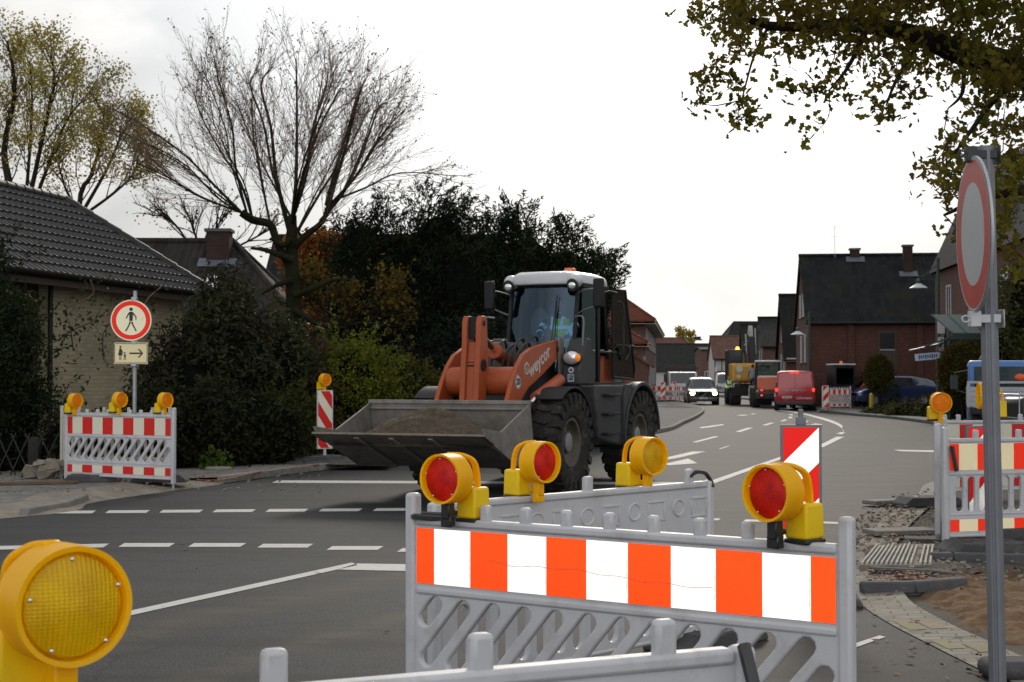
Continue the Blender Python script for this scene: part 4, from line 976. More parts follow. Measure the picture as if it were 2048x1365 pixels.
# engine hood, curved
hood = [(-.95, 1.50), (-.98, 2.02), (-1.3, 2.06), (-1.7, 2.0), (-2.1, 1.86), (-2.4, 1.62), (-2.62, 1.25), (-2.68, .95), (-2.45, .85), (-2.3, 1.2)]
MB().prism(hood, 'y', -.66, .66).build('engine_hood', M_orange, Ld, bevel=0.05, seg=3)
MB().box((-2.62, 0, .72), (.3, 1.5, .42)).build('counterweight', M_grey, Ld, bevel=0.05, seg=2)
mb = MB(); mb.add([(-1.5, .664, 1.55), (-1.82, .664, 1.50), (-1.85, .664, 1.86), (-1.55, .664, 1.95)], [(0, 1, 2, 3), (3, 2, 1, 0)][:1]); mb.build('data_plate', mat('pale_plate', (.45, .47, .45), .5), Ld, smooth=0)
# ---- cab
CY = .70
zb, zt = 1.54, 3.02
# posts
mb = MB()
for s in (1, -1):
    mb.tube([(0.30, s * .60, zb), (0.16, s * .62, 2.3), (0.02, s * .62, zt)], 0.038, 8)          # A
    mb.tube([(-.62, s * CY, zb), (-.62, s * CY, zt)], 0.042, 8)                                   # B
    mb.tube([(-1.12, s * .66, 1.9), (-1.02, s * .64, zt)], 0.04, 8)                               # C
mb.box((-.5, CY, zt - .02), (1.1, .06, .07)); mb.box((-.5, -CY, zt - .02), (1.1, .06, .07)); mb.box((.03, 0, zt - .01), (.06, 1.25, .09)); mb.box((-1.03, 0, zt), (.06, 1.3, .07))
mb.box((.31, 0, 1.62), (.08, 1.2, .2))
mb.build('cab_frame', M_dgrey, Ld, bevel=0.006, seg=1)
# windscreen: gently bowed sheet
n = 10; ws = MB(); vs_ = []; 
for k in range(5):
    z = 1.72 + (zt - .04 - 1.72) * k / 4; xb = .30 - (.30 - .03) * (z - zb) / (zt - zb)
    for i in range(n + 1):
        y = -.60 + 1.2 * i / n; vs_.append((xb + .12 * (1 - (y / .6) ** 2), y, z))
ws.add(vs_, [(k * (n + 1) + i, k * (n + 1) + i + 1, (k + 1) * (n + 1) + i + 1, (k + 1) * (n + 1) + i) for k in range(4) for i in range(n)])
ws.build('windscreen', M_glassb, Ld, smooth=60)
g = MB(); g.quad((0.02, CY - .02, 1.6), (-.6, CY, 1.6), (-.6, CY, zt - .05), (.0, CY - .02, zt - .05)); g.quad((0.22, -.66, 1.6), (-.6, -CY, 1.6), (-.6, -CY, zt - .05), (.03, -.64, zt - .05))
g.quad((-.66, -CY, 1.95), (-1.1, -.66, 1.95), (-1.02, -.64, zt - .05), (-.66, -CY, zt - .05)); g.quad((-1.1, -.62, 2.05), (-1.1, .62, 2.05), (-1.02, .6, zt - .05), (-1.02, -.6, zt - .05))
g.quad((-.66, CY, 1.95), (-1.1, .66, 1.95), (-1.02, .64, zt - .05), (-.66, CY, zt - .05))
g.build('side_window', M_glassd, Ld, smooth=0)
# roof
n = 12
rp = lambda w: [(x, w * y) for x, y in ((.22, -.50), (.30, 0), (.22, .50), (.02, .66), (-.6, .74), (-1.1, .68), (-1.2, .4), (-1.2, -.4), (-1.1, -.68), (-.6, -.74), (.02, -.66))]
mb = MB(); L0 = rp(1.0); L1 = [(x * .97 - .01, y * .96) for x, y in rp(1.0)]; L2 = [(x * .8 - .06, y * .82) for x, y in rp(1.0)]
rings = [(L0, zt - .01), (L0, zt + .07), (L1, zt + .14), (L2, zt + .19)]; k = len(L0)
mb.add([(x, y, z + (0.02 if x > .1 else 0) * 0) for L_, z in rings for x, y in L_], [(r_ * k + i, r_ * k + (i + 1) % k, (r_ + 1) * k + (i + 1) % k, (r_ + 1) * k + i) for r_ in range(3) for i in range(k)] + [tuple(3 * k + i for i in range(k)), tuple(reversed(range(k)))])
mb.build('cab_roof', M_cabwhite, Ld, bevel=0.02, seg=2, smooth=50)
for s in (1, -1):
    pod = MB(); pod.ball((.10, s * .60, zt + .04), .13, (1.1, 1, .85), 16, 10); po = pod.build('lamp_pod', M_cabwhite, Ld, smooth=80)
    MB().cyl((.17, s * .60, zt - .02), (.235, s * .60, zt - .03), .10, .10, 20).build('pod_shroud', M_black, po, bevel=0.01)
    MB().ball((.228, s * .60, zt - .025), .075, (.25, 1, .8), 16, 8).build('work_lamp', M_headl, po, smooth=80)
MB().cyl((-.25, .40, zt + .17), (-.25, .40, zt + .26), .10, .085, 20).build('beacon', mat('dull_amber_beacon', (0.75, 0.12, 0.02), .3, coat=.4, var=.05), Ld, bevel=0.015)
MB().box((-1.15, .45, zt + .08), (.12, .3, .12)).build('rear_lamp_bar', M_black, Ld, bevel=0.01)
# console under the windscreen, left side, with the head lamp
for s in (1, -1):
    mb = MB(); mb.prism([(.62, 1.50), (.60, 1.72), (.42, 2.0), (.28, 2.2), (.12, 2.2), (-.05, 1.9), (-.05, 1.50)], 'y', s * .58, s * .90); co = mb.build('cab_console', M_grey, Ld, bevel=0.03)
    hl = MB(); hl.ball((.60, s * .76, 1.90), .1, (.55, 1.35, 1.0), 18, 10); ho = hl.build('headlight', M_headl, Ld, smooth=80); 
    MB().ball((.60, s * .85, 1.90), .058, (.86, 1.0, 1.1), 14, 10).build('indicator', mat('amber_lit', (.9, .25, .02), .3, emit=(1, .3, .03), es=.22, var=0), ho, smooth=80)
    MB().ball((.575, s * .765, 1.90), .118, (.5, 1.35, .98), 18, 10).build('lamp_housing', M_black, ho, smooth=80)
# stickers on the console
st = MB(); cx, cz = .76, 1.72
for r_, mi, dx in ((.045, 0, 0), (.022, 1, .002)): st.add([(.612 + dx, cx + r_ * math.cos(i * math.pi / 8), cz + r_ * math.sin(i * math.pi / 8)) for i in range(16)], [tuple(range(16))], mi)
st.add([(.624, .71, 1.55), (.624, .81, 1.55), (.624, .81, 1.66), (.624, .71, 1.66)], [(0, 1, 2, 3)], 0); st.add([(.626, .725, 1.57), (.626, .795, 1.57), (.626, .795, 1.60), (.626, .725, 1.60)], [(0, 1, 2, 3)], 1)
st.build('sticker', [mat('sticker_white', (.5, .52, .55), .5), mat('sticker_blue', (.03, .06, .2), .5)], Ld, smooth=0)
me = text_mesh('103', .06, .0008, .002); me.materials.append(M_blk); o = link(me, 'noise_sticker_text', Ld, smooth=0); o.location = (.628, .76, 1.625); o.rotation_euler = (0, 0, R(90))
# black strip post with hose clamp beside the console
mb = MB(); mb.prism([(.50, 1.55), (.50, 2.15), (.60, 2.22), (.70, 2.15), (.68, 1.55)], 'y', .575, .605); mb.build('arm_bracket', mat('dusty_bracket', (.12, .115, .1), .6, dirt=.5), Ld, bevel=0.01)
# mirrors
for s, ext in ((1, .50), (-1, .30)):
    x0 = .30
    ar = MB(); yb = s * .62; ye = s * (.62 + ext); dzm = .10
    ar.tube(catmull([(.05, yb, 2.86), (.18, s * .8, 2.92), (.30, ye, 2.92), (.32, ye + s * .06, 2.86), (.32, ye + s * .04, 2.80)], 4), .012, 6)
    ar.tube(catmull([(.08, yb, 2.55), (.18, s * .8, 2.62), (.30, ye, 2.68), (.32, ye + s * .05, 2.72), (.32, ye + s * .04, 2.80)], 4), .012, 6)
    ao = ar.build('mirror_arm', M_zinc, Ld, smooth=60)
    MB().box((.30, ye, 2.86), (.09, .19, .44)).build('mirror', M_dgrey, ao, bevel=0.035, seg=3)
# open door glass folded back along the hood, black rim and handle
dy = .80; dx0, dx1 = -1.05, -2.05
rim = [(dx0, 1.62), (dx0 + .02, 3.0), (-1.62, 3.0), (-1.86, 2.3), (dx1, 1.75), (dx1 + .05, 1.58)]
gm = MB(); gm.add([(x, dy, z) for x, z in rim], [tuple(range(6))]); dr = gm.build('cab_door', M_glassd, Ld, smooth=0)
mb = MB(); mb.tube([(x, dy, z) for x, z in rim] + [(rim[0][0], dy, rim[0][1])], .022, 6); mb.tube([(-.62, .72, 2.9), (-.85, .82, 2.95), (-1.05, .86, 2.93)], .018, 6); mb.tube([(-.62, .72, 2.0), (-.85, .82, 2.0), (-1.05, .86, 2.0)], .018, 6); mb.tube([(-1.1, dy + .03, 2.12), (-1.95, dy + .03, 2.12)], .014, 6)
mb.build('door_frame', M_dgrey, dr)
mb = MB(); mb.tube(catmull([(-1.18, dy + .05, 1.98), (-1.18, dy + .12, 2.0), (-1.2, dy + .12, 2.4), (-1.18, dy + .12, 2.75), (-1.1, dy + .05, 2.8)], 5), .016, 6); mb.tube(catmull([(-1.5, dy + .05, 1.9), (-1.52, dy + .1, 2.0), (-1.5, dy + .1, 2.1)], 3), .03, 6)
mb.build('handle', M_black, dr)
# hand rails on the front corners
for s in (1, -1):
    mb = MB(); mb.tube(catmull([(.34, s * .68, 1.7), (.38, s * .82, 1.72), (.34, s * .84, 2.2), (.28, s * .82, 2.5), (.2, s * .66, 2.52)], 5), .014, 6); mb.build('hand_rail', M_zinc, Ld)
mb = MB(); mb.tube([(.42, .2, 1.78), (.38, .28, 2.1), (.3, .34, 2.75)], .012, 5); mb.tube([(.3, .34, 2.75), (.25, .35, 2.85)], .01, 4); mb.box((.31, .34, 2.52), (.015, .02, .62), (0, R(-8), 0)); mb.build('wiper', M_black, Ld)
# dash, levers, steering column, seat
mb = MB(); mb.box((.02, 0, 1.75), (.25, .5, .4)); mb.tube([(-.02, .0, 1.8), (-.12, 0, 2.12)], .03, 8); so_ = mb.build('dashboard', M_dgrey, Ld, bevel=0.03)
MB().tube([(-.14 + .06 * math.sin(a) * .4, .17 * math.cos(a), 2.14 + .16 * math.sin(a) * .55) for a in [i * math.pi / 10 for i in range(21)]], .014, 6).build('steering_wheel', M_black, so_)
mb = MB(); mb.box((-.60, 0, 1.86), (.48, .5, .14)); mb.box((-.84, 0, 2.2), (.13, .48, .62), (0, R(-8), 0)); mb.box((-.62, 0, 1.66), (.3, .3, .3)); mb.build('driver_seat', M_dgrey, Ld, bevel=0.04, seg=2)
mb = MB(); mb.ball((-.80, -.33, 2.42), .2, (.35, .8, 1.5), 16, 10); mb.build('seat_headrest', mat('pale_seat', (.38, .36, .33), .8), Ld, smooth=80)
for o in list(Ld.children):            # the cab sits slightly to the left of the frame's centre line and is narrower than the body
    if o.name.split('.')[0] in ('cab_frame', 'windscreen', 'side_window', 'cab_roof', 'lamp_pod', 'rear_lamp_bar', 'mirror_arm', 'wiper', 'dashboard', 'cab_console'): o.location.y = .10; o.scale.y = .87
# ---- lettering on the arm
M_let = mat('pale_lettering', (.50, .47, .43), .55, var=.1)
sl_ = math.atan2(2.03 - 1.74, 1.2 - 2.02)            # lettering slopes up towards the pivot
def arm_text(txt, size, x, z, ang, y, bold=.002):
    me = text_mesh(txt, size, .0015, bold, .98); me.materials.append(M_let)
    o = link(me, 'lettering', arms[0], smooth=0)
    # text plane x-z facing -y -> turn half way round so it faces +y and reads towards -x
    o.location = (x, y, z); o.rotation_euler = (0, -R(ang), R(180)); return o
arm_text('weycor', .275, 1.34, 1.845, 24, .568, .006)
lb = MB(); lb.lathe([(.0, 0), (.088, 0), (.088, .0015)], (1.80, .568, 1.74), (0, 1, 0), 28); lo = lb.build('emblem', M_let, arms[0], smooth=0)
e = MB(); e.tube([(1.80 + .055 * math.cos(a), .571, 1.74 + .055 * math.sin(a)) for a in [i * math.pi / 3 + .5 for i in range(7)]], .006, 4); e.tube([(1.83, .571, 1.78), (1.78, .571, 1.74), (1.83, .571, 1.70)], .006, 4); e.build('emblem_mark', M_orange, lo)
lb = MB(); lb.lathe([(.0, 0), (.10, 0), (.10, .002)], (2.10, .567, 1.55), (0, 1, 0), 32); lo = lb.build('speed_sticker', mat('sticker_pale', (.55, .55, .52), .5), arms[0], smooth=0)
me = text_mesh('20', .125, .0008, .003); me.materials.append(M_blk); o = link(me, 'speed_digits', lo, smooth=0); o.location = (2.10, .571, 1.55); o.rotation_euler = (0, 0, R(180))
o = MB(); o.lathe([(.088, 0), (.093, 0), (.093, .001), (.088, .001)], (2.10, .5695, 1.55), (0, 1, 0), 32); o.build('speed_rim', M_blk, lo)
# ================================================================ people
def skinned(name, verts, edges, radii, mats, loc, rz, root=0, sub=1, parent=None):
    me = bpy.data.meshes.new(name); me.from_pydata(verts, edges, []); o = bpy.data.objects.new(name, me); COL.objects.link(o)
    s = o.modifiers.new('skin', 'SKIN'); s.use_smooth_shade = True
    for i, r_ in enumerate(radii):
        r_ = r_ if isinstance(r_, tuple) else (r_, r_); me.skin_vertices[0].data[i].radius = r_
    me.skin_vertices[0].data[root].use_root = True
    if sub: u = o.modifiers.new('sub', 'SUBSURF'); u.levels = sub; u.render_levels = sub
    dg = bpy.context.evaluated_depsgraph_get(); dg.update(); m2 = bpy.data.meshes.new_from_object(o.evaluated_get(dg))
    bpy.data.objects.remove(o)
    for q in mats: m2.materials.append(q)
    o = link(m2, name, parent, smooth=180); o.location = loc; o.rotation_euler = (0, 0, rz); return o
M_skin = mat('skin', (.35, .19, .13), .6, var=.05); M_hair = mat('dark_hair', (.03, .02, .015), .8); M_jean = mat('dark_blue_trousers', (.02, .03, .06), .85, var=.2)
M_navy = mat('navy_jacket', (.012, .016, .04), .85, var=.2); M_hiv = mat('hi_vis_green', (.42, .75, .05), .7, var=.1); M_strip = retro('reflective_stripe', (.7, .95, 1.0), .7); M_greyc = mat('grey_top', (.16, .2, .25), .85, var=.15)
def hand(verts, edges, rad, wi, pos, d, up):
    """five separate fingers from wrist index wi: d = finger direction, up = thumb side"""
    d = Vector(d).normalized(); up = Vector(up).normalized(); sd = d.cross(up).normalized(); p_ = Vector(pos)
    verts.append(tuple(p_ + d * .05)); rad.append((.036, .018)); pi = len(verts) - 1; edges.append((wi, pi))
    for k, (o_, l_) in enumerate(((.03, .07), (.01, .08), (-.01, .075), (-.03, .058))):
        a = len(verts); verts.append(tuple(p_ + d * .09 + up * o_)); rad.append(.010); edges.append((pi, a))
        verts.append(tuple(p_ + d * (.09 + l_ * .5) + up * o_ * 1.1 + sd * .012)); rad.append(.009); edges.append((a, a + 1))
        verts.append(tuple(p_ + d * (.09 + l_ * .75) + up * o_ * 1.1 + sd * .035)); rad.append(.008); edges.append((a + 1, a + 2))
    a = len(verts); verts.append(tuple(p_ + d * .045 + up * .045)); rad.append(.012); edges.append((pi, a)); verts.append(tuple(p_ + d * .085 + up * .06 + sd * .02)); rad.append(.010); edges.append((a, a + 1))
def person(label, loc, rz, J, top, legs, hat=None, vest=None, group=None, stripes=(), cat='person'):
    """J: dict of joints in local metres; body one skinned surface, head and clothing children"""
    order = ['pelvis', 'waist', 'chest', 'neck', 'headb']
    verts = [J[k] for k in order]; rad = [(.15, .12), (.135, .105), (.17, .12), (.058, .058), (.06, .065)]; edges = [(0, 1), (1, 2), (2, 3), (3, 4)]
    for sd in 'LR':
        i = len(verts); verts += [J['sh' + sd], J['el' + sd], J['wr' + sd]]; rad += [.062, .045, .030]; edges += [(2, i), (i, i + 1), (i + 1, i + 2)]
        dv = Vector(J['wr' + sd]) - Vector(J['el' + sd]); hand(verts, edges, rad, i + 2, J['wr' + sd], dv, (0, 0, 1) if abs(dv.normalized().z) < .8 else (1, 0, 0))
    for sd in 'LR':
        i = len(verts); verts += [J['hip' + sd], J['kn' + sd], J['an' + sd], J['toe' + sd]]; rad += [.09, .062, .045, (.045, .035)]; edges += [(0, i), (i, i + 1), (i + 1, i + 2), (i + 2, i + 3)]
    o = skinned('person', verts, edges, rad, [top, legs, M_skin, M_black], loc, rz)
    wz = J['waist'][2]; me = o.data
    P = [Vector(J[k]) for k in ('kneeL',) if k in J]
    for f in me.polygons:
        c = f.center; mi = 0
        legd = min((c - Vector(J['kn' + s_])).length for s_ in 'LR'); 
        if c.z < J['pelvis'][2] + .02 or legd < .2: mi = 1
        if min((c - Vector(J['wr' + s_])).length for s_ in 'LR') < .05 or min((c - (Vector(J['wr' + s_]) + (Vector(J['wr' + s_]) - Vector(J['el' + s_])).normalized() * .1)).length for s_ in 'LR') < .1: mi = 2
        if (c - Vector(J['headb'])).length < .075: mi = 2
        if min((c - Vector(J['toe' + s_])).length for s_ in 'LR') < .13: mi = 3
        f.material_index = mi
    h = Vector(J['head']); fd = Vector(J.get('look', (1, 0, 0))).normalized(); sdv = Vector((-fd.y, fd.x, 0))
    hm = MB(); hm.ball(h, .098, (.98, .80, 1.22), 20, 14, 0); hm.ball(h + fd * .1 + Vector((0, 0, -.01)), .017, (1, .8, 1.5), 8, 6, 0); hm.ball(h + fd * .03 + Vector((0, 0, -.075)), .055, (1, .85, .8), 10, 6, 0)
    for s_ in (1, -1): hm.ball(h + sdv * .08 * s_, .024, (.7, .5, 1.2), 8, 6, 0); hm.ball(h + fd * .088 + sdv * .032 * s_ + Vector((0, 0, .012)), .011, m=1, nu=8, nv=6)
    hm.box(h + fd * .091 + Vector((0, 0, -.052)), (.012, .045, .008), (0, 0, math.atan2(fd.y, fd.x)), 2)
    ho = hm.build('head', [M_skin, M_black, mat('lips', (.25, .09, .07), .6, var=0)], o, smooth=80)
    hr = MB(); hr.ball(h - fd * .018 + Vector((0, 0, .028)), .104, (.98, .86, 1.12), 18, 12); 
    hr.f = [f for f in hr.f if sum((Vector(hr.v[i]) - h).dot(fd) for i in f) / len(f) < .055 or sum(hr.v[i][2] for i in f) / len(f) > h.z + .075]; hr.m = [0] * len(hr.f)
    hr.f = [f for f in hr.f if sum(hr.v[i][2] for i in f) / len(f) > h.z - .05]; hr.m = [0] * len(hr.f)
    hr.build('hair' if not hat else 'cap', hat or M_hair, o, smooth=80)
    if vest:
        c = Vector(J['chest']); w_ = Vector(J['waist']); ax = (Vector(J['neck']) - w_)
        v = MB(); st_ = [(w_ - Vector((0, 0, .08)), .165, .135), (w_, .16, .13), (c, .20, .145), (c + ax.normalized() * .12, .17, .12)]
        nn = 20; vs = []
        for q, a, b in st_:
            for i in range(nn): th = 2 * math.pi * i / nn; vs.append(q + sdv * (a * math.cos(th)) + fd * (b * math.sin(th)))
        v.add(vs, [(k * nn + i, k * nn + (i + 1) % nn, (k + 1) * nn + (i + 1) % nn, (k + 1) * nn + i) for k in range(3) for i in range(nn)]); vo = v.build('vest', vest, o, smooth=80)
        b_ = MB()
        for t0, t1, a, bb in ((.03, .09, .171, .139), (.22, .27, .206, .150)):
            vs = []
            for q in (t0, t1):
                pz = w_ + ax.normalized() * (q - .02)
                for i in range(nn): th = 2 * math.pi * i / nn; vs.append(pz + sdv * (a * math.cos(th)) + fd * (bb * math.sin(th)))
            b_.add(vs, [(i, (i + 1) % nn, nn + (i + 1) % nn, nn + i) for i in range(nn)])
        for s_ in (1, -1):
            b_.tube([c + sdv * .09 * s_ + fd * .135, c + sdv * .10 * s_ + fd * .10 + ax.normalized() * .14, c + sdv * .1 * s_ - fd * .1 + ax.normalized() * .1], .02, 4)
        for (p0, p1) in stripes: b_.tube([p0, p1], .058, 12, caps=False)
        b_.build('reflective_band', M_strip, vo, smooth=80)
    if group: o['group'] = group
    return tag(o, label, cat)
# driver, seated, leaning on the wheel (local frame = loader frame)
dj = dict(pelvis=(-.62, .0, 2.0), waist=(-.64, .0, 2.16), chest=(-.60, .0, 2.40), neck=(-.57, .0, 2.60), headb=(-.55, 0, 2.66), head=(-.53, .0, 2.74), look=(1, -.25, 0),
          shL=(-.58, .2, 2.52), elL=(-.42, .33, 2.30), wrL=(-.2, .16, 2.20), shR=(-.58, -.2, 2.52), elR=(-.42, -.33, 2.30), wrR=(-.2, -.16, 2.20),
          hipL=(-.55, .11, 1.98), knL=(-.15, .17, 2.0), anL=(-.10, .17, 1.62), toeL=(.05, .19, 1.58), hipR=(-.55, -.11, 1.98), knR=(-.15, -.17, 2.0), anR=(-.10, -.17, 1.62), toeR=(.05, -.19, 1.58))
for k in dj:
    if k != 'look': dj[k] = (dj[k][0] + .10, dj[k][1] + .16, dj[k][2])
person('driver in a green and navy reflective vest sitting in the wheel loader cab', (LC[0], LC[1], 0), LH, dj, M_navy, M_jean, vest=M_hiv,
       stripes=[((-.42 + .0, .41, 2.43), (-.39, .44, 2.38)), ((-.42, -.10, 2.43), (-.39, -.13, 2.38)), ((-.24, .42, 2.30), (-.19, .385, 2.28)), ((-.24, -.10, 2.30), (-.19, -.075, 2.28))])
# ================================================================ buildings
B_red = brickmat('red_brick', (0.115, 0.036, 0.024), (0.075, 0.024, 0.018), (0.09, 0.065, 0.055))
B_chim = brickmat('sooty_brick', (.05, .026, .02), (.03, .017, .014), (.04, .03, .026))
B_red2 = brickmat('brown_red_brick', (0.145, 0.066, 0.048), (0.10, 0.045, 0.034), (0.12, 0.09, 0.075))
B_cream = brickmat('cream_brick', (0.46, 0.41, 0.28), (0.37, 0.325, 0.215), (0.33, 0.29, 0.2), 0.24, 0.083, 0.010, 0.3)
T_dark = tilemat('anthracite_tiles', (0.007, 0.008, 0.009), (0.014, 0.015, 0.017))
T_moss = tilemat('mossy_black_tiles', (0.008, 0.008, 0.008), (0.013, 0.013, 0.012), moss=(.018,.017,.008), mossk=.8)
T_red = tilemat('red_tiles', (0.13, 0.042, 0.027), (0.09, 0.03, 0.022), moss=(.09, .05, .03))
T_pink = tilemat('pale_red_tiles', (0.13, 0.068, 0.052), (0.10, 0.05, 0.04), moss=(.12, .08, .06))
T_grey = tilemat('grey_tiles', (0.02, 0.022, 0.022), (0.028, 0.029, 0.028))
M_render = mat('white_render', (0.42, 0.41, 0.40), .85, var=.08)
M_fascia = mat('pale_fascia', (0.36, 0.30, 0.25), .7, var=.08)
M_wframe = mat('white_window_frame', (0.45, 0.45, 0.46), .5, var=.04); M_dwood = mat('dark_wood', (0.045, 0.03, 0.022), .7, var=.2)
M_lead = mat('lead_flashing', (.10, .115, .145), .5, .3, var=.2)
def window(parent, face, a, z, w, h, L, Wd, frame=None, blind=False, bars=1, n='window'):
    """face: 'f' y=0, 'l' x=0, 'r' x=L; a = centre along the face"""
    fm = frame or M_wframe; t = .07
    rim = MB(); pane = MB(); sill = MB()
    def P(u, o, zz): return {'f': (u, -o, zz), 'l': (-o, u, zz), 'r': (L + o, u, zz)}[face]
    def bx(mb, u, zz, su, sz, o, th):
        c = P(u, o, zz); s = (su, th, sz) if face == 'f' else (th, su, sz); mb.box(c, s)
    bx(rim, a, z + h / 2 - t / 2, w, t, .015, .05); bx(rim, a, z - h / 2 + t / 2, w, t, .015, .05)
    bx(rim, a - w / 2 + t / 2, z, t, h - 2 * t, .015, .05); bx(rim, a + w / 2 - t / 2, z, t, h - 2 * t, .015, .05)
    for k in range(bars): bx(rim, a - w / 2 + w * (k + 1) / (bars + 1), z, t * .8, h - 2 * t, .015, .045)
    bx(pane, a, z, w - t, h - t, .004, .012)
    wo_ = rim.build(n, fm, parent); pane.build('pane', M_wglass, wo_)
    bx(sill, a, z - h / 2 - .04, w + .1, .06, .05, .12); sill.build('sill', M_lead if frame else B_red, wo_)
def house(label, o, rz, L, Wd, ze, zr, wall, roof, name='brick_house', ov=.4, vg=.2, hip=(0, 0), windows=(), chim=(), cat='house', group=None, z0=0.0, fascia=None, rooftype=None):
    t = thing(name, label, cat, (o[0], o[1], z0), rz, group)
    sl = (zr - ze) / (Wd / 2)
    zw = lambda y: ze + sl * min(y, Wd - y)
    hb = hip[0] > 0 or hip[1] > 0
    if not hb: MB().prism([(0, -.3), (Wd, -.3), (Wd, ze), (Wd / 2, zr - .06), (0, ze)], 'x', 0, L).build('wall', wall, t, smooth=0)
    else: MB().box((L / 2, Wd / 2, ze / 2 - .1), (L, Wd, ze + .1)).build('wall', wall, t, smooth=0)
    dz = .05; z_e = ze - sl * ov + dz; zr_ = zr + dz
    x0, x1 = (-vg, L + vg) if not hb else (-ov, L + ov)
    r = MB(); h0, h1 = hip
    A = [(x0, -ov, z_e), (x1, -ov, z_e), (x1, Wd + ov, z_e), (x0, Wd + ov, z_e), (x0 + h0, Wd / 2, zr_), (x1 - h1, Wd / 2, zr_)]
    th = .14; n = len(A); Bt = [(x, y, z - th) for x, y, z in A]
    fs = [(0, 1, 5, 4), (2, 3, 4, 5), (1, 2, 5), (3, 0, 4)]
    if not hb: fs = fs[:2]
    r.add(A + Bt, fs + [tuple(i + 6 for i in reversed(f)) for f in fs] + ([(0, 6, 7, 1), (2, 8, 9, 3), (1, 7, 11, 5), (5, 11, 8, 2), (3, 9, 10, 4), (4, 10, 6, 0)] if not hb else [(0, 6, 7, 1), (1, 7, 8, 2), (2, 8, 9, 3), (3, 9, 6, 0)]))
    ro = r.build('roof', roof, t, smooth=0)
    c = MB(); c.tube([(x0 + h0 - .02, Wd / 2, zr_ + .02), (x1 - h1 + .02, Wd / 2, zr_ + .02)], .11, 8)
    if hb:
        for p_, q in ((A[0], A[4]), (A[3], A[4]), (A[1], A[5]), (A[2], A[5])): c.tube([p_, q], .1, 8)
    c.build('ridge_tiles', roof, ro, smooth=60)
    gt = MB(); gm_ = fascia or M_dgrey; gt.tube([(x0, -ov - .05, z_e - .05), (x1, -ov - .05, z_e - .05)], .06, 8)
    if hb: gt.tube([(x1 + .05, -ov, z_e - .05), (x1 + .05, Wd + ov, z_e - .05)], .06, 8)
    gt.build('gutter', gm_, ro)
    if fascia:
        f = MB(); f.box(((x0 + x1) / 2, -ov + .01, z_e - .17), (x1 - x0, .04, .22)); f.box((x1 - .01, Wd / 2, z_e - .17), (.04, Wd + 2 * ov, .22)); f.box(((x0 + x1) / 2, Wd / 2, z_e - .29), (x1 - x0, Wd + 2 * ov, .03)); f.build('soffit', fascia, ro)
    for k, (x, y, w, h, m) in enumerate(chim):
        zb_ = zw(y) - .3; c = MB(); c.box((x, y, (zb_ + zr + h) / 2), (w, w, zr + h - zb_)); co = c.build('chimney', m, ro); MB().box((x, y, zr + h + .04), (w + .12, w + .12, .1)).build('chimney_cap', M_kerbd, co)
        MB().box((x, y - w * .5 - .1, zw(y - w * .5 - .1) + .09), (w + .5, .5, .03), (math.atan(sl), 0, 0)).build('flashing', M_lead, co)
    for wd in windows: window(t, *wd[:5], L, Wd, *(wd[5:]))
    return t
# --- near left bungalow with real pan tiles
bx1 = Vector((-7.17, 36.8, 0)); brz = math.atan2(.975, .222)
T = thing('bungalow', 'low house with cream brick wall and dark grey pan-tiled roof, nearest on the left', 'house', tuple(bx1), brz)
zE, zR, YR, HX, Lx = 3.62, 5.80, 3.1, 1.7, 17.0
def tiled_slope(parent, name, x0, x1, hipx, yr, z0, z1, m, flip=False):
    sl_len = math.hypot(yr, z1 - z0); course = .345; roll = .235; nc = int(sl_len / course) + 1; per = 5
    cs = (yr / sl_len, (z1 - z0) / sl_len); nx = int((x1 - x0) / roll * per)
    vs = []; fs = []
    for r_ in range(nc):
        for e in (0, 1):
            t_ = min((r_ + e) * course, sl_len); lift = .045 if e == 0 else .008
            for i in range(nx + 1):
                x = x0 + (x1 - x0) * i / nx; ph = (i / per) % 1
                hh = lift + .032 * (math.sin(ph * 2 * math.pi) ** 2 if ph < .5 else .05)
                yy = t_ * cs[0]; zz = z0 + t_ * cs[1]
                vs.append((x, yy - hh * cs[1], zz + hh * cs[0]))
    W_ = nx + 1
    for r_ in range(2 * nc - 1):
        for i in range(nx):
            t_ = (r_ + 1) // 2 * course; x = x0 + (x1 - x0) * (i + .5) / nx
            if x > x1 - hipx * (t_ / sl_len) - .05: continue
            fs.append((r_ * W_ + i, r_ * W_ + i + 1, (r_ + 1) * W_ + i + 1, (r_ + 1) * W_ + i))
    mb = MB(); mb.v = vs; mb.f = fs; mb.m = [0] * len(fs); return mb.build(name, m, parent, smooth=30)
M_pan = mat('glazed_pan_tile', (0.022, 0.022, 0.024), .5, col2=(0.035, 0.034, 0.035), vs=2.2, spec=.3, dirt=.5, dcol=(.04, .042, .03), ds=1.2)
ro = tiled_slope(T, 'roof', -Lx, 0.0, HX, YR, zE, zR, M_pan)
u_ = MB(); A = [(-Lx, 0, zE - .03), (0, 0, zE - .03), (0, 2 * YR, zE - .03), (-Lx, 2 * YR, zE - .03), (-Lx, YR, zR - .03), (-HX, YR, zR - .03)]
u_.add(A, [(0, 1, 5, 4), (2, 3, 4, 5), (1, 2, 5), (3, 0, 4), (3, 2, 1, 0)]); u_.build('roof_underlay', M_dgrey, ro, smooth=0)
rt = MB()
def ridge_tiles(a, b, r=.11):
    a, b = Vector(a), Vector(b); n = max(2, int((b - a).length / .36))
    for i in range(n): p_, q = a.lerp(b, i / n), a.lerp(b, (i + 1.12) / n); rt.tube([p_, q], [r * 1.08, r * .92], 10)
ridge_tiles((-Lx, YR, zR + .03), (-HX, YR, zR + .03)); ridge_tiles((0.0, 0.0, zE + .03), (-HX, YR, zR + .03)); ridge_tiles((0, 2 * YR, zE + .03), (-HX, YR, zR + .03))
rt.build('ridge_tiles', M_pan, ro, smooth=60)
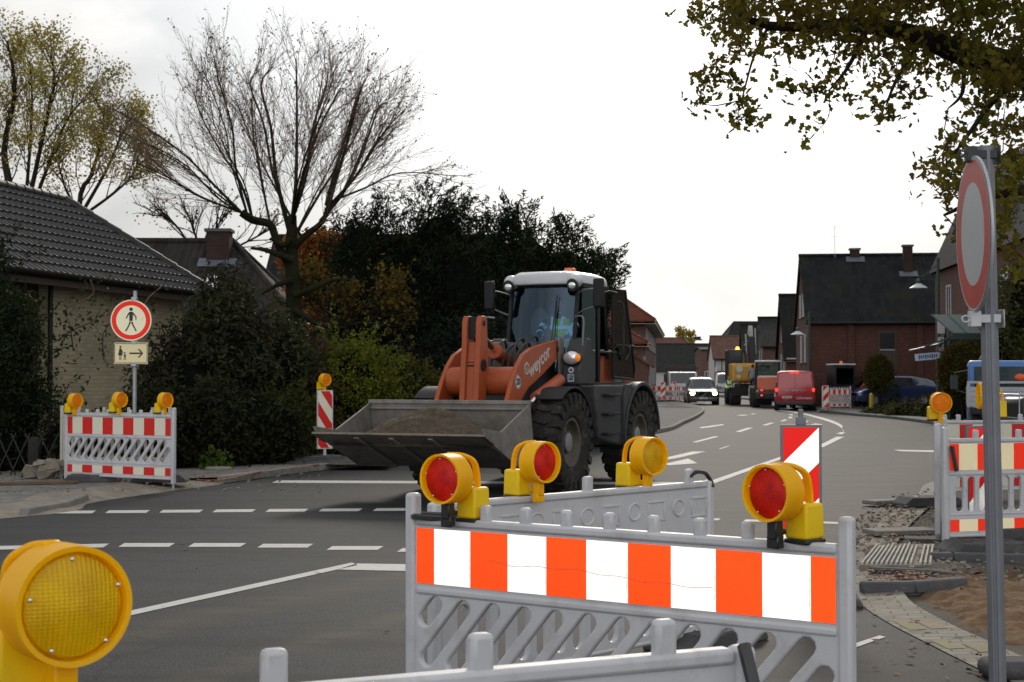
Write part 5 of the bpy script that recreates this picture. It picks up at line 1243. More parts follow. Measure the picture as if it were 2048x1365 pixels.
g_ = MB(); g_.tube([(-Lx, -.07, zE - .03), (0.05, -.07, zE - .03)], .065, 10); g_.tube([(.07, -.1, zE - .03), (.07, 2 * YR, zE - .03)], .065, 8); g_.build('gutter', mat('matt_gutter', (.012, .011, .01), .95, spec=.03), ro)
MB().box((-Lx / 2, .32, zE - .14), (Lx, .62, .08)).box((-Lx / 2, .02, zE - .15), (Lx, .03, .16)).build('eaves_board', M_dwood, ro)
MB().box((-3.65, .6 + .15, 1.75), (6.2, .3, 3.6)).box((-.65, 3.1, 1.75), (.3, 4.7, 3.6)).build('wall', B_cream, T, smooth=0)
MB().box((-11.9, 2.6, 1.75), (10.4, .3, 3.6)).box((-6.85, 1.75, 1.75), (.25, 1.9, 3.6)).build('wall', mat('recess_shade_cladding', (.06, .045, .03), .8, var=.2), T, smooth=0)  # set-back part: the recess shade is put into its dark colour
MB().cyl((-6.77, .52, 0), (-6.77, .52, zE - .1), .05, n=10).build('downpipe', M_dgrey, T)
# --- dark tiled houses behind it
house('dark hipped-roof house with a brick chimney behind the bungalow', (-16.5, 47.5), 0.02, 9.5, 7.2, 3.6, 6.15, B_red, tilemat('brown_grey_tiles', (.018, .016, .015), (.034, .03, .028), moss=(.02, .018, .012)), hip=(3, 2.7), chim=((6.85, 2.9, .75, .3, B_chim),))
sk = [o for o in COL.objects if o.get('label', '').startswith('dark hipped-roof')][0]
MB().box((7.0, 1.35, 4.68), (.62, .8, .1), (math.atan(2.55 / 3.6), 0, 0)).build('skylight', mat('skylight_glass', (.5, .53, .56), .15), [c for c in sk.children if c.name.startswith('roof')][0], bevel=.01)
house('gabled house with dark roof and small skylight behind the bare tree', (-9.5, 58), 0.0, 9, 8, 4.4, 7.3, B_red, T_dark, chim=((3.2, 4.2, .6, .3, B_red),))
sk = [o for o in COL.objects if o.get('label', '').startswith('gabled house with dark roof and small')][0]
MB().box((1.6, 1.6, 5.65), (.6, .75, .1), (math.atan(2.9 / 4), 0, 0)).build('skylight', MC['skylight_glass'], [c for c in sk.children if c.name.startswith('roof')][0], bevel=.01)
MB().box((2.3, 1.7, 5.8), (.9, 1.1, .9)).build('dormer', M_dwood, [c for c in sk.children if c.name.startswith('roof')][0], bevel=.01)
# --- two-storey brick house on the left side of the street, beyond the loader
e2 = math.atan2(37, 4.3)
# local frame: x along the street away from us would put the front on the wrong side, so run x towards us
hs_ = house('two-storey red brick house with red tiled hipped roof, behind the loader cab', (9.6, 110), e2, 37, 10, 6.3, 9.9, B_red2, T_red, hip=(5, 5), ov=.75, windows=[('f', x, z, 1.1, 1.5, None, False, 1) for x in (2, 4.6, 7.2) for z in (4.6, 1.8)] + [('f', x, z, 1.1, 1.5) for x in (11, 15, 19, 23, 27, 31) for z in (4.6, 1.8)], fascia=M_fascia)
window(hs_, 'l', 4.0, 4.5, 1.1, 1.5, 37, 10); window(hs_, 'l', 7.5, 4.5, 1.1, 1.5, 37, 10)
house('low brick annex with a red tiled roof in front of the two-storey house', (8.45, 98.5), e2, 6, 5, 4.1, 5.6, B_red2, T_red, name='annex', hip=(2.5, 2.5), ov=.35, windows=[('f', 2.0, 2.4, 1, 1.3), ('f', 4.4, 2.4, 1, 1.3)], fascia=M_fascia, cat='annex')
house('small porch with a red tiled roof beside the brick house', (8.5, 95.0), e2, 2.2, 1.8, 2.5, 3.1, B_red2, T_red, name='porch', ov=.25, windows=[('f', 1.1, 1.2, .7, 1.1)], cat='porch')
# --- far end of the street
house('long dark-roofed building with a white wall closing the street', (21.5, 232), 0.0, 15, 12, 2.9, 6.9, M_render, T_grey, name='long_building', windows=[('f', x, 1.7, 1.0, 1.3) for x in (2, 5)] , cat='building')
house('house with a red-brown hipped roof and two chimneys above the long dark roof', (23.0, 262), 0.0, 9.5, 9, 6.0, 8.6, B_red2, T_pink, hip=(1.2, 3.5), chim=((1.4, 4.5, 1.1, .5, B_chim), (9.4, 4.5, 1.1, .2, B_chim)))
house('tall house with a big dark roof above the white half-timbered house', (29.0, 212), 0.06, 13, 12, 4.6, 9.6, B_red2, T_grey, hip=(3.5, .5), windows=[('f', 2, 3.6, 1, 1.3)])
house('narrow brick house with a balcony, left of the white half-timbered house', (23.9, 192), 0.0, 2.9, 7, 5.2, 5.6, B_red2, T_grey, ov=.2, windows=[('f', .7, 1.6, .7, 1.8, M_wframe, False, 1), ('f', 1.9, 1.6, .8, 1.8, M_wframe, False, 2), ('f', 1.45, 4.2, 1.6, 1.1, M_dwood)])
hw = house('white half-timbered house with pale red roof behind the yellow excavator', (21.9, 165), -.05, 5.5, 8, 3.9, 6.2, M_render, T_pink, name='half_timbered_house', windows=[('f', .9, 1.5, .9, 1.1), ('f', 2.6, 1.5, .9, 1.1), ('f', 2.6, 3.0, .8, .9)])
mb = MB()
for x in (0.05, .8, 1.7, 2.6, 3.5, 4.4): mb.box((x, -.012, 2.0), (.1, .03, 3.9))
mb.box((2.75, -.015, 2.3), (5.4, .03, .12)); mb.build('timber_frame', M_dwood, hw)
mb = MB(); mb.box((.1, -1.0, 2.55), (.12, 2.0, .5)); so_ = mb.build('shop_sign', mat('white_sign', (.5, .48, .46), .5), hw); MB().box((.1, -1.0, 2.22), (.14, 2.0, .13)).build('sign_stripe', mat('sign_stripe_red', (.35, .05, .04), .5), so_)
# --- right-hand row
adir = math.atan2(-1.2, 10)
HA = house('large red brick house with a big black tiled roof and two chimneys', (15.55, 80), adir, 14, 9.6, 4.68, 8.35, B_red, T_dark, ov=.25, vg=.15, fascia=None,
           windows=[('l', 2.2, 3.2, 1.0, 1.5), ('l', 5.2, 3.2, 1.0, 1.5), ('l', 3.6, 5.6, .9, 1.3), ('l', 5.8, 5.6, .9, 1.3)], chim=((2.9, 4.8, .5, .36, B_chim), (5.6, 3.6, .48, .42, B_chim)))
mb = MB(); mb.box((4.05, -.02, 3.0), (1.0, .05, 2.2)); w_ = mb.build('door', M_dwood, HA); MB().box((4.05, -.05, 3.55), (.75, .02, .8)).build('pane', M_wglass, w_); MB().box((4.05, -.07, 3.08), (.75, .02, .05)).build('handle_bar', M_steel, w_)
for x in (2.2, 5.7): MB().box((x, -.06, 2.3), (.33, .12, 4.6)).build('wall_pier', B_red, HA, smooth=0)
HA2 = house('narrow house with a steep mossy black roof between the brick house and the street end', (17.45, 97), adir, 10, 10, 3.0, 7.1, B_red2, T_moss, ov=.3, windows=[('l', 2.2, 2.4, .9, 1.6), ('l', 5.5, 2.4, .9, 1.6), ('l', 5.0, 4.6, .9, 1.3)])
mb = MB(); mb.box((1.4, -.32, 2.78), (2.8, .06, .22)); mb.box((1.4, -.3, 1.5), (.12, .12, 2.5)); mb.build('white_canopy', M_wframe, HA2)
house('gabled house with a shop front and dark roof, behind the boom of the yellow excavator', (20.1, 122), adir, 9, 11, 4.3, 6.6, B_red2, T_dark, windows=[('l', 3, 3.3, 1, 1.3), ('l', 7, 3.3, 1, 1.3), ('l', 5, 1.4, 4, 1.8, M_wframe, False, 3)])
house('small gabled house with dark roof at the far right of the street end', (22.5, 148), adir, 8, 10, 4.4, 6.9, B_red2, T_dark, windows=[('l', 3, 3.3, 1, 1.3)])
# tall brick building with slate mansard, behind the grey sign post
bw = math.atan2(-19, -1.8)
HBd = thing('brick_building', 'tall brick building with a steep slate roof behind the oak branches at the right', 'building', (20.0, 72, 0), bw)
MB().prism([(0, -.3), (9, -.3), (9, 6.7), (0, 6.7)], 'x', 0, 24).build('wall', B_red2, HBd, smooth=0)
M_slate = tilemat('slate_cladding', (.014, .015, .018), (.024, .025, .028), row=.2, colw=.3, mossk=.2)
rf = MB().prism([(-.25, 6.55), (1.8, 11.0), (4.5, 12.6), (7.2, 11.0), (9.25, 6.55)], 'x', -.3, 24.3).build('roof', M_slate, HBd, smooth=0)
for z in (5.0, 2.0):
    for x in (3.4, 8.5, 11.5, 14.5, 17.5): window(HBd, 'f', x, z, 1.1, 1.6, 24, 9)
for x in (3.5, 12): MB().box((x, 1.0, 8.3), (1.3, 1.2, 1.5)).build('dormer', M_slate, rf); 
window(HBd, 'l', 4.0, 5.0, .6, 1.6, 24, 9, M_dwood)
# glass canopy with green edge and signs on the building
M_cang = mat('canopy_glass', (.5, .68, .7), .25, var=.05); translucent_mix(M_cang, (.86, 1, 1), .93)
cp = thing('glass_canopy', 'glass entrance canopy with green edging behind the round bush', 'canopy', (15.72, 56, 0), 0)
M_green = mat('green_metal', (.008, .035, .03), .5, var=.1)
mb = MB(); mb.quad((.2, -.9, 3.24), (1.35, -.9, 3.24), (1.0, .6, 3.97), (-.15, .6, 3.97)); mb.quad((1.35, -.9, 3.24), (2.5, -.7, 3.75), (2.5, .6, 4.0), (1.0, .6, 3.97)); mb.build('glass_roof', M_cang, cp, smooth=0)
mb = MB(); mb.box((.78, -.92, 3.12), (1.2, .05, .2)); mb.tube([(.2, -.9, 3.24), (-.15, .6, 3.97)], .025, 6); mb.tube([(1.35, -.9, 3.24), (2.5, -.7, 3.75)], .035, 6); mb.tube([(1.35, -.9, 3.25), (1.0, .6, 3.98)], .022, 6); mb.tube([(.7, -.9, 3.25), (.45, .6, 3.98)], .018, 6); mb.tube([(-.8, -.9, 2.75), (.2, -.9, 3.1)], .03, 6)
for x in (0.1, 1.3): mb.cyl((x, -.85, 0), (x, -.85, 3.3), .05, n=8)
mb.build('green_frame', M_green, cp)
mb = MB(); mb.box((1.5, .6, 1.55), (2.2, .05, 3.0)); mb.build('shop_front', M_dgrey, cp)
ps = thing('shop_sign_board', 'small white and blue shop sign under a slanting canopy edge, left of the lamp post', 'sign', (15.2, 57.3, 0), 0)
MB().box((.42, 0, 2.42), (.95, .06, .26), (0, R(-5), 0)).build('board', mat('sign_pale_blue', (.42, .48, .58), .5), ps)
mb = MB()
for i in range(9): mb.box((.1 + i * .08, -.036, 2.395 + i * .0072), (.05, .01, .11 + .05 * (i % 3 == 0)), (0, R(-5), 0))
mb.build('lettering', mat('sign_blue', (.03, .06, .25), .5), ps)
MB().box((.4, .1, 2.78), (1.25, .5, .06), (0, R(-13), 0)).build('canopy_edge', M_green, ps); MB().box((.92, .3, 1.3), (.06, .06, 2.6)).build('post', M_dgrey, ps)
ps = thing('sign_column', 'grey advertising sign column right of the street lamp post', 'sign', (16.05, 57.5, 0), 0)
MB().box((.14, 0, 3.6), (.26, .08, .62)).box((.12, 0, 2.9), (.2, .06, .5)).build('board', mat('sign_grey', (.4, .4, .41), .5), ps); MB().box((.3, .05, 1.9), (.09, .09, 3.8)).build('post', M_dgrey, ps)
mb = MB(); 
for i in range(4): mb.box((.05 + i * .055, -.046, 3.78), (.03, .01, .12))
mb.tube([(.12, -.04, 3.1), (.16, -.04, 2.95), (.08, -.04, 2.75)], .02, 5); mb.build('lettering', M_blk, ps)
# --- street lamps
def street_lamp(o, h, arm, label, s=1.0, z0=.1):
    t = thing('street_lamp', label, 'street lamp', (o[0], o[1], z0), 0, 'green street lamps with hanging shades')
    MB().tube([(0, 0, 0), (0, 0, 1.2), (0, 0, h)], [.085 * s, .075 * s, .06 * s], 12).build('pole', M_green, t)
    a = MB(); hx = -arm; hz = h - .95
    a.tube([(0, 0, h - .25), (hx * .75, 0, hz + .22), (hx, 0, hz + .22)], .02 * s, 6); a.tube([(0, 0, hz + .1), (hx, 0, hz + .1)], .013, 6); ao = a.build('arm', M_green, t)
    hd = MB(); hd.ball((hx, 0, hz), .11 * s, (1, 1, 1.3), 14, 8); ho = hd.build('lamp_head', M_green, ao, smooth=80)
    MB().lathe([(.06 * s, -.02), (.12 * s, -.10), (.36 * s, -.24), (.355 * s, -.26), (.11 * s, -.12), (.0, -.12)], (hx, 0, hz), (0, 0, 1), 24).build('lamp_shade', mat('lamp_shade', (.45, .5, .5), .4, var=.05), ho)
    return t
street_lamp(((1877 - 1024) / FPX * 60, 60), 6.25, .76, 'tall green street lamp right of the black-roofed house, before the tall building')
street_lamp(((1619 - 1024) / FPX * 78.5, 78.5), 4.95, .60, 'green street lamp at the left corner of the black-roofed brick house')
street_lamp(((1492 - 1024) / FPX * 135, 135), 5.2, .75, 'far street lamp above the yellow excavator')
street_lamp(((1516 - 1024) / FPX * 112, 112), 5.4, .55, 'far street lamp between excavator boom and the row of houses')
# roof antenna
tag(MB().tube([(0, 0, 0), (0, 0, 1.75)], .012, 5).tube([(-.25, 0, 1.15), (.12, 0, 1.15)], .008, 4).tube([(0, 0, 1.7), (.3, 0, 1.7)], .008, 4).build('roof_antenna', M_steel, loc=(17.9, 84.4, 8.3)), 'thin aerial standing on the ridge of the big black roof', 'antenna')
# ================================================================ vegetation
def leafcloud(name, P, size, m, parent=None, asp=.55, fold=.25, D=None, dirw=0.0, loc=None):
    P = np.asarray(P, dtype=np.float64); n = len(P)
    if n == 0: return None
    a = rng.normal(size=(n, 3))
    if D is not None: a = a * (1 - dirw) + np.asarray(D) * dirw * 1.8
    a /= np.linalg.norm(a, axis=1)[:, None] + 1e-9
    b = rng.normal(size=(n, 3)); b -= (b * a).sum(1)[:, None] * a; b /= np.linalg.norm(b, axis=1)[:, None] + 1e-9
    c = np.cross(a, b); s = (np.asarray(size) * (0.65 + .7 * rng.random(n)))[:, None]
    V = np.empty((n, 4, 3)); w = s * asp
    V[:, 0] = P - a * s * .5; V[:, 1] = P + b * w * .5 + c * s * fold * .3; V[:, 2] = P + a * s * .5; V[:, 3] = P - b * w * .5 + c * s * fold * .3
    me = bpy.data.meshes.new(name); me.vertices.add(n * 4); me.vertices.foreach_set('co', V.reshape(-1))
    me.loops.add(n * 4); me.loops.foreach_set('vertex_index', np.arange(n * 4, dtype=np.int32))
    me.polygons.add(n); me.polygons.foreach_set('loop_start', np.arange(0, n * 4, 4, dtype=np.int32))
    me.update(calc_edges=True); me.validate(); me.materials.append(m)
    o = bpy.data.objects.new(name, me); COL.objects.link(o)
    if parent is not None: o.parent = parent
    if loc is not None: o.location = loc
    return o
def ell_pts(ells, ncl, nl, spread, shell=.6, zmin=0.05):
    """clumps of leaves in a union of ellipsoids (cx,cy,cz,rx,ry,rz)"""
    E_ = np.array(ells, dtype=float); vol = (E_[:, 3] * E_[:, 4] + E_[:, 5] * E_[:, 4] + E_[:, 3] * E_[:, 5]); pr = vol / vol.sum()
    k = rng.choice(len(E_), size=ncl, p=pr); d = rng.normal(size=(ncl, 3)); d /= np.linalg.norm(d, axis=1)[:, None]
    r_ = (shell + (1.02 - shell) * rng.random(ncl)) ** 1.0
    C = E_[k, :3] + d * E_[k, 3:] * r_[:, None]
    P = np.repeat(C, nl, axis=0) + rng.normal(size=(ncl * nl, 3)) * spread
    Dn = np.repeat(d, nl, axis=0)
    keep = P[:, 2] > zmin
    return P[keep], Dn[keep]
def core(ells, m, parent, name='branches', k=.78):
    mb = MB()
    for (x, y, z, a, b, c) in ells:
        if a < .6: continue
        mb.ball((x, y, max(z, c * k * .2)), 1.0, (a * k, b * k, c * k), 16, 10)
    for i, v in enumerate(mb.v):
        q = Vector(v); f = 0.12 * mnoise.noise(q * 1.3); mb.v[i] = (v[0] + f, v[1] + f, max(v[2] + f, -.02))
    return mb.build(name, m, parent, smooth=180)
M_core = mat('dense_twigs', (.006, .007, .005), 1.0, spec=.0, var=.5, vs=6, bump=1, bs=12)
def bush(name, label, cat, ells, ncl, nl, spread, size, m, group=None, shell=.62, asp=.55, dirw=0.0, corek=.75, updir=None, shoots=0):
    x0 = sum(e[0] for e in ells) / len(ells); y0 = sum(e[1] for e in ells) / len(ells)
    t = thing(name, label, cat, (x0, y0, 0), 0, group)
    E_ = [(e[0] - x0, e[1] - y0, *e[2:]) for e in ells]
    if corek: core(E_, M_core, t, k=corek)
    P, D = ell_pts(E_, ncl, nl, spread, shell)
    if updir is not None: D = D * .6 + np.array(updir)
    if shoots:
        top = [e for e in E_]; Q = []; QD = []
        for i in range(shoots):
            e = random.choice(top); a = random.uniform(0, 6.28); ph = random.uniform(.15, 1.3)
            b = Vector((e[0] + e[3] * math.cos(a) * math.cos(ph), e[1] + e[4] * math.sin(a) * math.cos(ph), e[2] + e[5] * math.sin(ph)))
            dr = Vector((math.cos(a) * .6 + .25, math.sin(a) * .4, random.uniform(.4, 1.1))).normalized(); L = random.uniform(.25, .75)
            for j in range(26):
                f = j / 26; q = b + dr * (f * L) + Vector((random.gauss(0, 1), random.gauss(0, 1), random.gauss(0, 1))) * spread * .55 * (1 - f * .7); Q.append(tuple(q)); QD.append(tuple(dr + Vector((random.gauss(0, .5), random.gauss(0, .5), -.1))))
        P = np.vstack([P, np.array(Q)]); D = np.vstack([D, np.array(QD)])
    leafcloud('foliage', P, size, m, t, asp=asp, D=D, dirw=dirw)
    return t
def X(u, d): return (u - 1024) / FPX * d
def Z(v, d): return HC + (757 - v) / FPX * d
L_dark = leafmat('dark_evergreen', (.012, .021, .010), (.032, .047, .018), (.008, .013, .008), .15)
L_blue = leafmat('blue_evergreen', (.012, .019, .013), (.018, .027, .018), None, .12)
L_rhod = leafmat('dull_brown_green', (.022, .03, .014), (.06, .062, .028), (.024, .018, .012), .2)
L_yg = leafmat('yellow_green', (.10, .13, .015), (.19, .19, .02), (.05, .065, .013), .4)
L_ygd = leafmat('olive_green', (.045, .05, .012), (.10, .09, .018), (.06, .035, .012), .35)
L_gold = leafmat('golden', (.30, .24, .05), (.40, .31, .06), (.2, .19, .05), .5)
L_or = leafmat('orange', (.30, .06, .015), (.2, .08, .015), (.2, .10, .02), .5)
L_oak = leafmat('oak_leaf', (.055, .062, .012), (.17, .15, .02), (.13, .08, .016), .55)
L_dry = leafmat('dry_leaf', (.13, .055, .025), (.22, .10, .045), (.07, .035, .02), .1)
L_red = leafmat('reddish_hedge', (.055, .03, .022), (.085, .05, .03), (.03, .03, .016), .25)
# conifer wall behind the loader: four trees
def conifer(label, ells, trunkx, ncl, sh):
    t = bush('conifer', label, 'conifer', ells, ncl, 26, .13, .15, L_dark, 'dark conifers behind the loader', shell=.70, asp=.22, dirw=.45, updir=(.3, 0, .5), shoots=sh)
    bx, by = t.location.x, t.location.y
    MB().tube([(X(trunkx, 39) - bx, 39 - by, 0), (X(trunkx, 39) - bx, 39 - by, 3)], [.2, .12], 8).build('trunk', M_bark, t); return t
conifer('dark conifer left of the loader cab, leaning twigs against the sky', [(X(705, 37), 37.4, 3.3, .8, .9, 2.0), (X(770, 38), 38.5, 2.4, 1.3, 1.3, 2.6), (X(720, 38), 38, 4.6, .7, .7, .9), (X(800, 38), 38.4, 4.3, .9, .9, 1.3), (X(765, 38), 38, 5.3, .35, .5, .75), (X(705, 38), 37.6, 4.9, .4, .5, .6)], 760, 620, 90)
conifer('tallest dark conifer in the middle behind the loader cab', [(X(880, 38.5), 38.5, 4.6, 1.0, 1.1, 1.45), (X(860, 38.5), 38.5, 3.0, 1.6, 1.5, 2.2), (X(930, 38), 38, 3.6, 1.3, 1.2, 1.9), (X(855, 38), 38.3, 5.7, .45, .5, .7), (X(925, 38), 38.3, 5.3, .4, .5, .6)], 880, 620, 80)
conifer('dark conifer with a rounded top above the loader cab roof', [(X(1000, 38.5), 38.5, 3.9, 1.3, 1.2, 1.6), (X(1050, 38.5), 38.5, 4.0, 1.2, 1.2, 1.55), (X(990, 38), 38, 2.2, 1.9, 1.4, 2.0), (X(1040, 38), 38, 5.2, .4, .5, .75), (X(985, 38), 38, 5.0, .4, .5, .6)], 1010, 600, 80)
conifer('dark conifer at the right end, spiky twigs beyond the cab', [(X(1130, 38.5), 38.5, 3.7, 1.2, 1.1, 1.5), (X(1110, 38.5), 38.5, 1.9, 1.6, 1.4, 2.0), (X(1175, 38.5), 38.5, 3.3, .7, .8, 1.3), (X(1135, 38), 38, 4.8, .4, .5, .7), (X(1200, 38), 38, 4.0, .4, .5, .6)], 1120, 480, 120)
bush('yew_hedge', 'dark yew bushes behind the loader bucket', 'hedge', [(X(850, 35), 35, 1.0, 1.5, .9, 1.9), (X(960, 35), 35, 1.2, 1.5, .9, 2.0), (X(1080, 35), 35, 1.1, 1.6, .9, 1.9), (X(1180, 36), 36, 1.0, 1.0, .9, 1.5)], 1000, 24, .12, .10, L_blue, asp=.35)
# left dark bushes
bush('conifer', 'big dark juniper at the left edge before the cream wall', 'conifer', [(X(10, 25), 25, 1.2, .62, .8, 1.75), (X(75, 25.5), 25.5, .6, .5, .6, 1.0), (X(-60, 25), 25, 1.8, .9, 1.0, 2.2)], 800, 30, .10, .10, leafmat('juniper', (.012, .02, .009), (.026, .04, .013), (.009, .014, .008), .12), asp=.3, dirw=.3, updir=(0, 0, .5), shoots=60)
bush('shrub', 'green-yellow thuja shrub above the juniper beside the cream wall', 'shrub', [(X(52, 26.5), 26.5, 2.5, .25, .3, .55), (X(30, 26.5), 26.5, 2.6, .3, .4, .5)], 150, 22, .08, .09, leafmat('thuja', (.03, .045, .013), (.07, .075, .018), (.02, .03, .012), .25), asp=.4)
bush('rhododendron', 'tall dull rhododendron thicket right of the pedestrian sign', 'shrub', [(X(380, 27.5), 27.5, 1.1, .85, .8, 1.75), (X(460, 28), 28, 1.5, .95, .9, 1.65), (X(450, 28.5), 28.5, 2.7, .5, .6, 1.0), (X(560, 29), 29, 1.4, .8, .8, 1.45), (X(310, 27), 27, .9, .55, .6, 1.0)], 1500, 18, .13, .13, L_rhod, asp=.36, dirw=.3, updir=(0, 0, -.5))
bush('hedge', 'low dark brown hedge behind the left barrier', 'hedge', [(X(140, 24.5), 24.6, .3, .6, .5, .8), (X(230, 25), 25, .3, .7, .5, .75), (X(320, 25.6), 25.6, .4, .7, .5, 1.0), (X(420, 26.2), 26.2, .5, .8, .5, 1.1), (X(520, 27), 27, .5, .9, .5, 1.0)], 900, 20, .10, .09, leafmat('dark_hedge', (.016, .022, .010), (.03, .036, .014), (.02, .016, .010), .2))
bush('hedge', 'reddish brown hedge left of the yellow-green bush', 'hedge', [(X(600, 29), 29, .9, .9, .6, 1.1), (X(650, 29.5), 30, 1.0, .8, .6, 1.3)], 420, 22, .10, .08, L_red)
bush('shrub', 'bright yellow-green bush between the striped post and the loader', 'shrub', [(X(705, 29.5), 29.5, 1.3, .68, .6, 1.2), (X(690, 29.5), 29.5, .8, .8, .6, 1.2), (X(745, 29.5), 29.6, .9, .55, .5, 1.15)], 620, 26, .09, .075, L_yg, shoots=60)
bush('shrub', 'olive and copper bush beside the loader arms', 'shrub', [(X(820, 31), 31, 1.0, .75, .6, 1.0), (X(860, 31), 31, .8, .5, .5, .9)], 420, 24, .09, .075, L_ygd, shoots=25)
bush('shrub', 'green bush on the pavement edge left of the striped post', 'shrub', [(X(550, 28), 28, .45, .75, .45, .8), (X(600, 28.2), 28.2, .55, .5, .4, .95), (X(500, 27.6), 27.7, .5, .5, .4, .9)], 520, 24, .08, .075, leafmat('leaf_green', (.06, .085, .016), (.13, .14, .024), (.03, .035, .012), .4), shoots=25)
for k, (u, d, r, h) in enumerate(((510, 27.4, .3, .45), (430, 25.4, .3, .3), (170, 23.8, .25, .2), (78, 23.3, .22, .18))):
    bush('weeds', ['leafy green plant glowing in front of the hedge', 'small weeds by the fence posts', 'small weeds behind the barrier', 'tuft of weeds at the left fence'][k], 'plant', [(X(u, d), d, .1 + (.5 if k == 0 else 0), r, r, h)], 40, 14, .06, .09, leafmat('weed', (.05, .09, .015), (.10, .14, .025), None, .4), corek=0, shell=.2)
# climbing plants on the cream wall
cp_ = thing('climbing_plant', 'sparse climbing plant against the cream brick wall', 'plant', (X(170, 27.5), 27.5, 0), 0)
w_ = MB(); P = []
for (pts) in ([(150, 700), (148, 650), (140, 620), (175, 590), (190, 560)], [(110, 690), (150, 660), (180, 640), (200, 615)], [(200, 720), (210, 670), (240, 640), (250, 600)], [(280, 720), (300, 660), (300, 610), (330, 575)]):
    q = catmull([(X(u, 27.5) - cp_.location.x + random.uniform(-.1, .1), random.uniform(-.2, .2), Z(v, 27.5)) for u, v in pts], 5); w_.tube(q, .015, 4)
    for a in q:
        for _ in range(5): P.append((a[0] + random.gauss(0, .13), a[1] + random.gauss(0, .1), a[2] + random.gauss(0, .11)))
w_.build('stem', M_twig, cp_); leafcloud('foliage', P, .09, L_rhod, cp_)
# fence posts
for k, (u, vt, d, w, lb) in enumerate(((70, 877, 24.2, .16, 'thick wooden post left of the left barrier'), (362, 868, 25.5, .10, 'dark fence post right of the left barrier'), (500, 868, 27.5, .10, 'dark fence post in the middle of the hedge'), (612, 838, 28.5, .09, 'dark fence post by the striped post'))):
    tag(MB().box((0, 0, Z(vt, d) / 2), (w, w, Z(vt, d))).cyl((0, 0, Z(vt, d)), (0, 0, Z(vt, d) + .02), w * .4, n=8).build('fence_post', mat('weathered_post', (.022, .02, .016), .9, var=.3, vs=8), loc=(X(u, d), d, 0), bevel=.01, seg=1), lb, 'fence post', 'fence posts along the hedge')
tr_ = MB()
for i in range(5): tr_.tube([(i * .22 - .5, 0, 0.1), (i * .22 - .2, 0, .75)], .012, 4); tr_.tube([(i * .22 - .2, .02, 0.1), (i * .22 - .5, .02, .75)], .012, 4)
tag(tr_.build('lattice_fence', MC['weathered_post'], loc=(X(30, 23.6), 23.6, 0)), 'low crossed-lath fence at the left edge', 'fence')
# ---------------------------------------------------------------- trees with limbs
def twigs(mb, p, d, L, r, lvl, tips, up=.25, nch=(8, 3), spread=(.45, .5), n3=3, wob=.12, curl=0.0):
    """a curved shoot with side twigs; tips collects (point, direction)"""
    k = 5 if lvl == 0 else 3 if lvl == 1 else 2
    pts = [Vector(p)]; d = Vector(d).normalized(); q = Vector(p); ds = [d.copy()]
    for i in range(k):
        d = (d + Vector((random.gauss(0, wob), random.gauss(0, wob), random.gauss(0, wob) + up * .3))).normalized()
        q = q + d * (L / k); pts.append(q.copy()); ds.append(d.copy())
    mb.tube(pts, [r * (1 - .75 * i / k) for i in range(k + 1)], 4 if lvl == 0 else 3, caps=False)
    tips.append((q.copy(), d.copy(), lvl))
    if lvl < len(nch):
        for i in range(nch[lvl]):
            f = .22 + .76 * (i + random.random()) / nch[lvl]; j = min(int(f * k), k - 1); b = pts[j].lerp(pts[j + 1], f * k - j); dd = ds[j + 1]
            side = dd.orthogonal().normalized(); side.rotate(Matrix.Rotation(random.uniform(0, 6.283), 3, dd))
            nd = (dd + side * random.uniform(spread[0], spread[0] + spread[1])).normalized()
            twigs(mb, b, nd, L * random.uniform(.32, .5) * (1.1 - .5 * f), max(r * .45, .0032), lvl + 1, tips, up, nch, spread, n3, wob)
random.seed(21)
